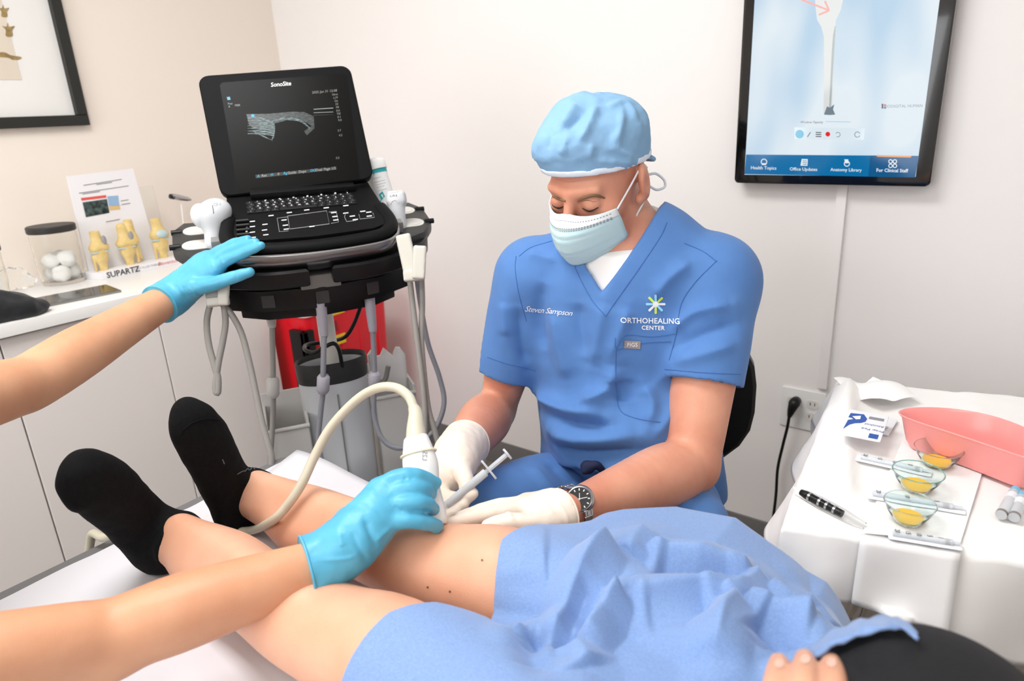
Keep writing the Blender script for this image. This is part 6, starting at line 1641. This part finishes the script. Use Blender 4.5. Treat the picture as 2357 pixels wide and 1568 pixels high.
S.ell(hc, (.072, .085, .095), (nrm(np.cross(fd, ZA)), fd, np.cross(nrm(np.cross(fd, ZA)), fd)), k=.02)
S.ell(hc + fd * .03 + np.array([0, 0, -.06]), (.045, .045, .05), k=.03); S.limb([hc + fd * .085, hc + fd * .10 + np.array([0, 0, -.03])], [.007, .011], k=.012)
S.build('body', m_skina, ast, 1)
m_navy = mat('navy_scrub_cloth', (38, 48, 78), .85)
S = Sculpt((-1.45, -.75, .38), (-.55, .3, 1.2), .009)
S.limb(TB, [.165, .15, .15, .115], k=.03, flat=(fd * np.array([1, 1, 0]), .8)); S.limb([TB[3], RS, RS + (RE - RS) * .30], [.085, .070, .060], k=.03); S.limb([TB[3], LS, LS + (LE - LS) * .22], [.085, .070, .060], k=.03)
S.limb([TB[0], np.array([-1.14, -.20, .48]), ], [.13, .10], k=.03)
S.build('scrub_top', m_navy, ast, 1)
S = Sculpt((-1.5, -.8, .0), (-.6, .1, .7), .012)
for dx in (-.09, .09):
    S.limb([TB[0] + np.array([dx, 0, -.02]), TB[0] + np.array([dx * 2.2 - .06, .22, -.04]), TB[0] + np.array([dx * 2.2 - .06, .20, -.46])], [.09, .075, .05], k=.03)
S.cut((0, 0, .004), (0, 0, -1)); S.build('trousers', m_navy, ast, 1)
S = Sculpt(hc - .16, hc + .16, .006)
S.ell(hc - fd * .018 + np.array([0, 0, .012]), (.086, .092, .105), k=.01); S.ell(hc - fd * .11 + np.array([0, 0, .03]), (.04, .04, .04), k=.02); S.cut(hc + fd * .045, nrm(fd + np.array([0, 0, -.5])))
S.build('hair', mat('dark_hair', (52, 36, 26), .6), ast, 1)
hr_ = nrm(np.cross(fd, ZA)); hu_ = np.cross(hr_, fd)
for s_ in (-1, 1):
    bm = bmesh.new(); bmesh.ops.create_uvsphere(bm, u_segments=14, v_segments=10, radius=.0095); o = frombm('eye', bm, m_lash, ast, True); o.location = Vector(hc + hr_ * s_ * .030 + fd * .074 + hu_ * .004) - ast.location
    tube('eyebrow', [hc + hr_ * s_ * .016 + fd * .082 + hu_ * .022, hc + hr_ * s_ * .032 + fd * .079 + hu_ * .026, hc + hr_ * s_ * .046 + fd * .068 + hu_ * .022], .0025, MATS['dark_hair'], ast, world=True)
G5 = np.zeros((12, 15, 3))
for i in range(12):
    for j in range(15):
        v, u = i / 11, -1 + 2 * j / 14
        G5[i, j] = hc + hr_ * u * .06 + fd * (.118 - .06 * abs(u) ** 1.8 - .03 * (v - .4) ** 2) + hu_ * (-.015 - .085 * v)
grid_mesh('face_mask', G5, m_mask, ast, True, world=True, thick=.0015)
st2 = thing('stool', 'round grey stool under the assistant at left', 'stool', (TB[0][0], TB[0][1], 0))
lathe('seat', [(0, .34), (.17, .34), (.18, .35), (.18, .385), (.165, .395), (0, .395)], m_dgrey, st2, 28); lathe('post', [(.025, .05), (.025, .34)], m_steel, st2, 16)
for k in range(5):
    a = math.radians(72 * k); tube('base_leg', [(0, 0, .06), (.24 * math.cos(a), .24 * math.sin(a), .03)], [.022, .016], m_mgrey, st2, n=3)

# ---- right glove around the probe
ax3 = nrm(RE - RW)
j3 = [([A_(872, 1128, .838), A_(905, 1104, .838), A_(955, 1096, .845), A_(1000, 1112, .868)], [.0135, .0112, .0108, .0088]),
      ([A_(880, 1148, .830), A_(925, 1128, .828), A_(968, 1126, .836), A_(990, 1138, .862)], [.0135, .0108, .0104, .0088]),
      ([A_(885, 1172, .822), A_(935, 1160, .818), A_(976, 1160, .828), A_(996, 1172, .855)], [.0132, .0106, .0102, .0085]),
      ([A_(880, 1205, .816), A_(930, 1198, .812), A_(975, 1202, .822), A_(1006, 1212, .842)], [.0125, .0102, .0096, .0082]),
      ([A_(800, 1200, .86), A_(860, 1150, .89), A_(920, 1140, .905), A_(955, 1150, .91)], [.0165, .014, .0125, .010])]
pm3 = [([RW, A_(800, 1240, .808), A_(875, 1135, .838)], [.029, .027, .0185]), ([RW, A_(810, 1235, .806), A_(882, 1152, .830)], [.029, .028, .019]), ([RW, A_(820, 1240, .803), A_(886, 1178, .822)], [.029, .028, .019]), ([RW, A_(815, 1262, .802), A_(880, 1208, .816)], [.028, .026, .018]), ([A_(780, 1245, .82), A_(800, 1200, .85)], [.025, .018])]
wr3 = [(q_((838, 1190, .8), (856, 1240, .8), (876, 1285, .8)), .0035, -.0028), (q_((806, 1215, .8), (826, 1262, .8), (848, 1300, .8)), .004, -.0025), (q_((780, 1225, .8), (790, 1262, .8)), .004, .0025), (q_((735, 1290, .78), (790, 1288, .78), (818, 1280, .78)), .0025, .0018), (q_((905, 1165, .81), (930, 1180, .8)), .003, -.002), (q_((930, 1112, .82), (935, 1098, .82)), .002, -.0012), (q_((945, 1110, .82), (950, 1098, .82)), .002, -.0012), (q_((900, 1215, .8), (880, 1232, .8), (860, 1250, .8)), .004, .002), (q_((935, 1185, .80), (965, 1176, .81), (990, 1180, .83)), .004, -.002)]
S = glove('glove', j3, pm3, ([RW, RW + ax3 * .02, RW + ax3 * .05], [.034, .038, .043], (RW + ax3 * .018, ax3 + nrm(np.array([0, 0, .0])) * 0)), m_nitr, ast, h=.0020, wr=wr3, wrinkle=.0010)
cuff_ring(S.obj, RW + ax3 * .0175, ax3, .0385, .0016, m_nitr)
# ---- left glove on the console
A4 = lambda x, y, d: at(x, y, d - .008)
ax4 = nrm(LE - LW)
j4 = [([A4(498, 622, 1.315), A4(520, 602, 1.300), A4(562, 583, 1.285), A4(600, 565, 1.275)], [.0125, .0104, .0098, .0082]),
      ([A4(492, 606, 1.325), A4(515, 586, 1.308), A4(552, 569, 1.293), A4(588, 558, 1.283)], [.0122, .0100, .0094, .0080]),
      ([A4(482, 598, 1.335), A4(505, 580, 1.318), A4(535, 562, 1.305), A4(570, 551, 1.297)], [.0118, .0096, .0090, .0076]),
      ([A4(470, 600, 1.345), A4(490, 586, 1.332), A4(520, 568, 1.318), A4(548, 556, 1.308)], [.012, .0102, .0095, .0078]),
      ([A4(440, 662, 1.318), A4(485, 655, 1.302), A4(530, 641, 1.292), A4(574, 627, 1.289)], [.017, .0138, .0122, .0098])]
pm4 = [([LW, A4(440, 655, 1.345), A4(498, 620, 1.318)], [.030, .028, .019]), ([LW, A4(440, 648, 1.348), A4(490, 604, 1.328)], [.030, .028, .019]), ([LW, A4(435, 645, 1.352), A4(480, 598, 1.338)], [.029, .027, .018]), ([LW, A4(430, 650, 1.355), A4(468, 602, 1.346)], [.028, .026, .017]), ([A4(420, 672, 1.345), A4(445, 660, 1.315)], [.026, .019])]
S = glove('glove', j4, pm4, ([LW - ax4 * .01, LW + ax4 * .02, LW + ax4 * .05], [.033, .037, .041], (LW + ax4 * .032, ax4)), m_nitr, ast, h=.0022, wr=[(q_((505, 590, 1.3), (520, 615, 1.29)), .003, .0018), (q_((485, 600, 1.3), (500, 635, 1.3)), .003, .0018), (q_((440, 665, 1.31), (465, 690, 1.31)), .004, .0018), (q_((415, 650, 1.32), (430, 690, 1.32)), .004, -.0018), (q_((540, 632, 1.27), (545, 645, 1.27)), .002, -.001)], wrinkle=.0011)
cuff_ring(S.obj, LW + ax4 * .031, ax4, .0375, .0016, m_nitr)

# ================================================================== HAND-HELD PROBE with beige cable
m_prb = mat('probe_white', (236, 236, 233), .32); m_cabb = mat('beige_cable', (206, 200, 180), .42); m_ring = mat('cream_elastic', (236, 226, 196), .5)
p_top, p_hd = at(958, 1012, .912), at(988, 1192, .868)
pax = nrm(p_hd - p_top); Lp = np.linalg.norm(p_hd - p_top)
prb = thing('handheld_probe', 'white ultrasound probe held upright on the knee by blue glove', 'ultrasound probe', p_hd)
S = Sculpt(np.minimum(p_top, p_hd) - .06, np.maximum(p_top, p_hd) + .06, .0022)
S.limb([p_top, p_top + pax * Lp * .12, p_top + pax * Lp * .35, p_top + pax * Lp * .62, p_hd + pax * -.008, p_hd + pax * .006], [.0165, .0195, .0235, .0205, .0225, .022], k=.0, flat=(F, .72), n=6)
S.cut(p_hd + pax * .012, pax); S.cut(p_top - pax * .004, -pax)
S.build('shell', m_prb, prb, 2); bvq = S.bvh()
cr_ = p_top + pax * .020; c1_ = nrm(np.cross(pax, F)); c2_ = np.cross(pax, c1_)
tube('elastic_ring', [cr_ + c1_ * .0232 * math.cos(t) + c2_ * .0185 * math.sin(t) + pax * .002 * math.sin(t) for t in np.linspace(0, 2 * math.pi, 24, endpoint=False)], .0016, m_ring, prb, closed=True, n=2, world=True, ns=8)
V, Fc = text_vf('L25', 15); surf_mesh('model_marking', bvq, [(977 + v[1] * 1.0, 1050 - v[0]) for v in V], Fc, m_inkg, prb)
tube('strain_relief', [p_top + pax * .002, at(957, 985, .925), at(957, 955, .938), at(952, 938, .945)], [.0145, .0125, .0100, .0078], m_cabb, prb, world=True, ns=16)
cz = lambda x, y, z: onz(x, y, z)
tube('cable', [at(953, 940, .945), at(940, 912, .955), at(912, 893, .965), at(875, 892, .975), at(835, 910, .985), at(795, 945, .99), at(755, 993, .99), at(722, 1055, .985), at(694, 1115, .975), at(662, 1163, .975), at(628, 1198, .99), cz(580, 1221, .738), cz(520, 1222, .734), cz(460, 1214, .734), cz(390, 1208, .733), cz(320, 1212, .733), cz(262, 1228, .735), cz(238, 1238, .735), np.array([-1.155, .335, .722]), np.array([-1.165, .325, .62]), np.array([-1.17, .40, .40])], .0068, m_cabb, prb, world=True, ns=12)
# ================================================================== INSTRUMENT TRAY with paper drape
ZTR = .835
CFL = onz(1800, 1215, ZTR); tex = nrm(np.array([.958, .285, 0])); tey = nrm(np.array([-.10, .995, 0])); tpy = np.array([-tex[1], tex[0], 0])
def trp(u, v, z=0.0): return CFL + tex * u + tey * v + np.array([0, 0, z])
ts = thing('instrument_stand', 'wheeled instrument stand hidden under the white paper drape', 'table', (trp(.26, .27)[0], trp(.26, .27)[1], 0)); place(ts, (trp(.26, .27)[0], trp(.26, .27)[1], 0), x=tex, y=tpy)
prism('tray_top', rrect(.38, .42, .03), ZTR - .022, ZTR - .004, m_steel, ts, bev=.004)
tube('post', [(0, .2, .05), (0, .2, ZTR - .03)], .016, m_steel, ts, n=2); tube('arm', [(0, .2, ZTR - .035), (0, -.1, ZTR - .035)], .012, m_steel, ts, n=2)
tube('base_bar', [(-.2, .2, .04), (.2, .2, .04)], .018, m_steel, ts, n=2); tube('base_bar', [(-.2, .2, .04), (-.2, -.15, .04)], .018, m_steel, ts, n=2); tube('base_bar', [(.2, .2, .04), (.2, -.15, .04)], .018, m_steel, ts, n=2)
for x_, y_ in ((-.2, .2), (.2, .2), (-.2, -.15), (.2, -.15)): tube('castor', [(x_ - .01, y_, .022), (x_ + .01, y_, .022)], .022, m_black, ts, n=2, ns=14)
m_tdr = mat('white_tray_paper', (245, 243, 241), .75, bump=.1, bump_scale=90)
nu, nv = 90, 90; G = np.zeros((nu, nv, 3))
for i in range(nu):
    for j in range(nv):
        u = -.10 + .71 * i / (nu - 1); v = -.128 + .70 * j / (nv - 1)
        du, dv = max(0, -u), max(0, -v); dr_, db = max(0, u - .52), max(0, v - .53)
        hang = np.interp(u, [-.1, .1, .18, .27, .6], [.6, .70, .78, 1.08, 1.25])
        p = trp(min(max(u, 0), .52), min(max(v, 0), .53)) - tex * du * .28 - tey * dv * .12 + tex * dr_ * .1 + tey * db * .2
        z = -min(du * .85, .10) - dv * hang - dr_ * .95 - db * .95
        on = 1 if (du + dv + dr_ + db) < 1e-6 else 0
        z += (.004 * abs(noise.noise(Vector((u * 9, v * 7, 2)))) + .003 * abs(noise.noise(Vector((u * 24, v * 18, 6))))) * (1 if on else 2.0)
        z += .022 * math.exp(-((u - .02) / .03) ** 2) * sstep(.2, .45, v) * (1 - sstep(.45, .53, v)) + .012 * math.exp(-((u - .07 + .10 * v) / .012) ** 2) * sstep(.05, .15, v)
        fl_ = .012 * math.sin(u * 38) * min(1, dv * 10) - .012 * math.sin(v * 30 + 1) * min(1, du * 10)
        G[i, j] = p + np.array([0, 0, z]) - tey * (fl_ if dv else 0) - tex * (fl_ if du else 0)
td = grid_mesh('tray_drape', G, m_tdr, None, True, thick=.0008); tag(td, 'white paper drape hanging over the instrument tray', 'drape')
tbv = BVHTree.FromPolygons([tuple(p) for p in G.reshape(-1, 3)], [(i * nv + j, i * nv + j + 1, (i + 1) * nv + j + 1, (i + 1) * nv + j) for i in range(nu - 1) for j in range(nv - 1)])
def zt(x, y):
    loc, n_, i_, d_ = tbv.ray_cast(Vector((x, y, 1.2)), Vector((0, 0, -1))); return loc.z if loc else ZTR
def ont(px, py, dz=0.0):
    p, n_ = hit(tbv, px, py)
    if p is None: p = onz(px, py, ZTR)
    return p + np.array([0, 0, dz])
# second folded paper hanging over the front
q = [(1982, 1228), (2212, 1262), (2180, 1450), (1962, 1378)]
G2 = np.zeros((12, 14, 3))
for i in range(12):
    for j in range(14):
        a = i / 11; b = j / 13
        x = (q[0][0] * (1 - a) + q[1][0] * a) * (1 - b) + (q[3][0] * (1 - a) + q[2][0] * a) * b; y = (q[0][1] * (1 - a) + q[1][1] * a) * (1 - b) + (q[3][1] * (1 - a) + q[2][1] * a) * b
        p, n_ = hit(tbv, x, y)
        if p is None: pl = trp(0, -.012); r_ = ray(x, y); k = ((pl - C0) @ tey) / (r_ @ tey); p = C0 + r_ * k
        G2[i, j] = p - tey * .006 + np.array([0, 0, .0025]) - tey * .008 * b
tag(grid_mesh('folded_towel', G2, m_paper, None, True, thick=.001), 'folded white paper towel hanging over the tray front', 'paper towel')
# flat paper liner under the dishes
q = [(2080, 1010), (2275, 1045), (2210, 1255), (1985, 1235)]
qq = [ont(*p, .006) for p in q]; 
def bil(Q, n=10):
    G = np.zeros((n, n, 3))
    for i in range(n):
        for j in range(n):
            a, b = i / (n - 1), j / (n - 1); p = (Q[0] * (1 - a) + Q[1] * a) * (1 - b) + (Q[3] * (1 - a) + Q[2] * a) * b; G[i, j] = (p[0], p[1], max(zt(p[0], p[1]) + .0016, ZTR + .006))
    return G
tag(grid_mesh('paper_liner', bil(qq), m_paper, None, True), 'square white paper liner under the three dishes', 'paper')
ZI = ZTR + .0068
# kidney dish
m_pink = mat('pink_plastic', (250, 158, 154), .22, sss=.15, sssrad=(1, .4, .4))
ka, kb2 = onz(2088, 948, ZTR + .05), onz(2440, 1062, ZTR + .05)
kx = nrm(kb2 - ka); ky = np.cross(ZA, kx); kc = (ka + kb2) / 2; KL = np.linalg.norm(kb2 - ka) / 2
def kid(s, z):
    out = []
    for t_ in np.linspace(0, 2 * math.pi, 48, endpoint=False):
        c_, s_ = math.cos(t_), math.sin(t_); x = KL * c_ * s; y = KL * .50 * s_ * s + .030 * (c_ * c_) * (1 if True else 0) * -1 + .012
        out.append((x, y * 1.0, z))
    return out
t = thing('kidney_dish', 'pink plastic kidney dish on the draped tray', 'kidney dish', (kc[0], kc[1], ZI)); place(t, (kc[0], kc[1], ZI), x=kx, z=ZA)
rings = [kid(.70, .0015), kid(.78, .002), kid(.86, .012), kid(.96, .045), kid(1.02, .050), kid(1.0, .0515), kid(.945, .047), kid(.84, .014), kid(.75, .0045), kid(.5, .004)]
V = [p for r_ in rings for p in r_]; n_ = 48
Fc = [(i * n_ + k, i * n_ + (k + 1) % n_, (i + 1) * n_ + (k + 1) % n_, (i + 1) * n_ + k) for i in range(len(rings) - 1) for k in range(n_)] + [tuple(range(n_))[::-1], tuple((len(rings) - 1) * n_ + k for k in range(n_))]
o = mesh('dish_wall', V, Fc, m_pink, t, True); sharp(o, 50)
# glass dishes with orange fluid
m_dish = mat('dish_glass', (240, 252, 250), .02, trans=1.0, ior=1.22); m_or = mat('orange_fluid', (255, 196, 62), .15, sss=.3, sssrad=(1, .6, .1))
def dish(label, px, py, rpx, col=None):
    c = onz(px, py, ZTR + .030); r = rpx / FOC * ((c - C0) @ F)
    t = thing('glass_dish', label, 'dish', (c[0], c[1], ZI), 'glass dishes with orange fluid')
    lathe('bowl', [(0, .001), (r * .50, .001), (r * .62, .005), (r * .86, .017), (r * .98, .027), (r, .0275), (r * .96, .0265), (r * .84, .019), (r * .60, .007), (r * .48, .003), (0, .003)], m_dish, t, 40)
    lathe('rim', [(r * 1.0, .0268), (r * 1.02, .0275), (r * 1.0, .0284), (r * .97, .0275), (r * 1.0, .0268)], m_dish if col is None else col, t, 40, cap=False)
    lathe('fluid', [(0, .0032), (r * .49, .0034), (r * .60, .0075), (r * .61, .0082), (0, .0084)], m_or, t, 32)
dish('glass dish with orange fluid nearest the pink kidney dish', 2160, 1038, 50)
dish('glass dish with orange fluid between the other two', 2113, 1092, 53, mat('green_rim_glass', (150, 210, 200), .05, trans=.7, ior=1.3))
dish('glass dish with orange fluid at the tray front', 2094, 1164, 54)
# alcohol prep pads
def pad(label, Q, dz, text_=True):
    P = [ont(*p) for p in Q]; zz = max(p[2] for p in P) + dz; P = [onz(*p, zz) for p in Q]
    c = sum(P) / 4; ex = nrm(P[1] - P[0]); ey = nrm(P[0] - P[3]); ey = nrm(ey - ex * (ey @ ex)); w_, h_ = np.linalg.norm(P[1] - P[0]), np.linalg.norm(P[0] - P[3])
    t = thing('prep_pad', label, 'packet', c, 'alcohol prep pads on the tray'); place(t, c, x=ex, y=ey)
    prism('sachet', rrect(w_, h_, .002), 0, .0025, m_pack, t, bev=.0008)
    return t, w_, h_
t, w_, h_ = pad('crumpled prep pad peeking from under another packet', [(2000, 955), (2062, 968), (2050, 1005), (1985, 990)], .003)
for k in range(3): box('print_line', (-w_ * .1, -h_ * .3 + k * .006, .0026), (w_ * .35, -h_ * .3 + k * .006 + .002, .0029), m_inkg, t)
t, w_, h_ = pad('blue and white alcohol prep pad near tray back', [(1946, 944), (2036, 960), (2033, 1020), (1943, 1003)], .0065)
mesh('bird_logo', [(x * w_, y * h_, .0029) for x, y in ((-.44, -.32), (-.42, .05), (-.30, .12), (-.36, .16), (-.44, .16), (-.43, .34), (-.1, .38), (.02, .22), (.0, .1), (-.1, .02), (-.22, -.02), (-.34, -.12))], [tuple(range(12))], m_inkb, t)
mesh('bird_logo_gap', [(x * w_, y * h_, .0031) for x, y in ((-.36, .22), (-.16, .30), (-.14, .16), (-.24, .12))], [(0, 1, 2, 3)], m_pack, t)
text('pad_lettering', 'Alcohol', .0085, m_inkb, t, (.24 * w_, .02 * h_, .003), (-1, 0, 0), (0, -1, 0)); text('pad_lettering', 'Prep Pad', .0085, m_inkb, t, (.24 * w_, -.16 * h_, .003), (-1, 0, 0), (0, -1, 0))
box('maker_block', (.20 * w_, -.46 * h_, .0026), (.42 * w_, -.30 * h_, .003), m_inkb, t); box('print_line', (.05 * w_, .24 * h_, .0026), (.42 * w_, .34 * h_, .0029), m_inkg, t)
# wrapped syringes: clear sleeves with printed scale
def wrapped(label, a, b, wpx, marks, dark=None):
    pa, pb2 = ont(*a), ont(*b); zz = max(pa[2], pb2[2], ZI) + .001; pa, pb2 = onz(*a, zz), onz(*b, zz); ex = nrm(pb2 - pa); L_ = np.linalg.norm(pb2 - pa); c = (pa + pb2) / 2; w_ = wpx / FOC * ((c - C0) @ F)
    t = thing('wrapped_syringe', label, 'syringe', c, 'wrapped syringes on the tray'); place(t, c, x=ex, z=ZA)
    prism('wrapper', rrect(L_ * 1.06, w_ * 1.5, .003), 0, .0006, m_pack, t)
    tube('barrel', [(-L_ * .46, 0, w_ * .30), (L_ * .40, 0, w_ * .30)], w_ * .28, m_syr, t, n=2, ns=16)
    tube('plunger_stopper', [(L_ * .30, 0, w_ * .30), (L_ * .36, 0, w_ * .30)], w_ * .27, m_ink, t, n=2, ns=16)
    tube('plunger_rod', [(L_ * .40, 0, w_ * .30), (L_ * .50, 0, w_ * .30)], w_ * .16, m_syr, t, n=2, ns=10)
    for k, s_ in enumerate(marks):
        x = -L_ * .40 + k * L_ * .68 / max(1, len(marks) - 1) * .92
        text('scale_number', s_, w_ * .62, m_ink, t, (x, 0, w_ * .60), (0, -1, 0), (1, 0, 0), bold=w_ * .008)
    return t
wrapped('wrapped syringe with printed scale at the tray front edge', (2048, 1232), (2208, 1258), 24, ['20', '15', '10', '5', '1'])
wrapped('wrapped syringe lying behind the front glass dish', (2000, 1140), (2215, 1176), 22, ['20', '10', '5'])
wrapped('wrapped syringe lying near the middle glass dish', (1975, 1055), (2140, 1092), 20, ['20', '15', '10', '5'])
# dark pen in clear wrap
pa, pb2 = ont(1842, 1145, .008), ont(1938, 1196, .008)
t = thing('marker_pen', 'dark surgical pen in crinkled clear wrapper at the tray left', 'pen', pa)
tube('barrel', [pa, pa + (pb2 - pa) * .12, pa + (pb2 - pa) * .2, pb2], [.0035, .0048, .0050, .0042], m_black, t, world=True, n=4, ns=12)
for f_ in (.2, .45, .62, .8): p = pa + (pb2 - pa) * f_; tube('highlight_band', [p, p + (pb2 - pa) * .05], .0052, m_steel, t, world=True, n=2, ns=10)
dd = nrm(pb2 - pa); tube('wrapper', [pa - dd * .01, pa + dd * .03, pb2, pb2 + dd * .03], [.005, .008, .0075, .004], m_clear, t, world=True, ns=10)
# two capped vials
m_vcap = mat('sky_blue_cap', (110, 196, 232), .35)
for lab, a, b in (('capped clear vial with pale blue cap, left one of two', (2338, 1128), (2304, 1186)), ('capped clear vial with pale blue cap at the right picture edge', (2354, 1140), (2334, 1192))):
    pa, pb2 = onz(*a, ZI + .006), onz(*b, ZI + .006); d_ = nrm(pb2 - pa); L_ = np.linalg.norm(pb2 - pa)
    t = thing('vial', lab, 'vial', pb2, 'capped vials on the tray')
    tube('glass', [pa + d_ * .010, pb2], .0062, m_syr, t, world=True, n=2, ns=16); tube('cap', [pa, pa + d_ * .011], .0058, m_vcap, t, world=True, n=2, ns=16)
    tube('stopper', [pb2 - d_ * .006, pb2 - d_ * .001], .0064, m_mgrey, t, world=True, n=2, ns=16); tube('label_band', [pa + d_ * .018, pa + d_ * .032], .0065, m_pack, t, world=True, n=2, ns=16)
# clear crinkled plastic bag hanging at the tray's back left, and gauze
c = ont(2010, 915)
crumple('gauze', (c[0], c[1], zt(c[0], c[1]) + .001), (.10, .09), .022, 'crumpled white gauze at the back corner of the tray', 'gauze', None, 12)
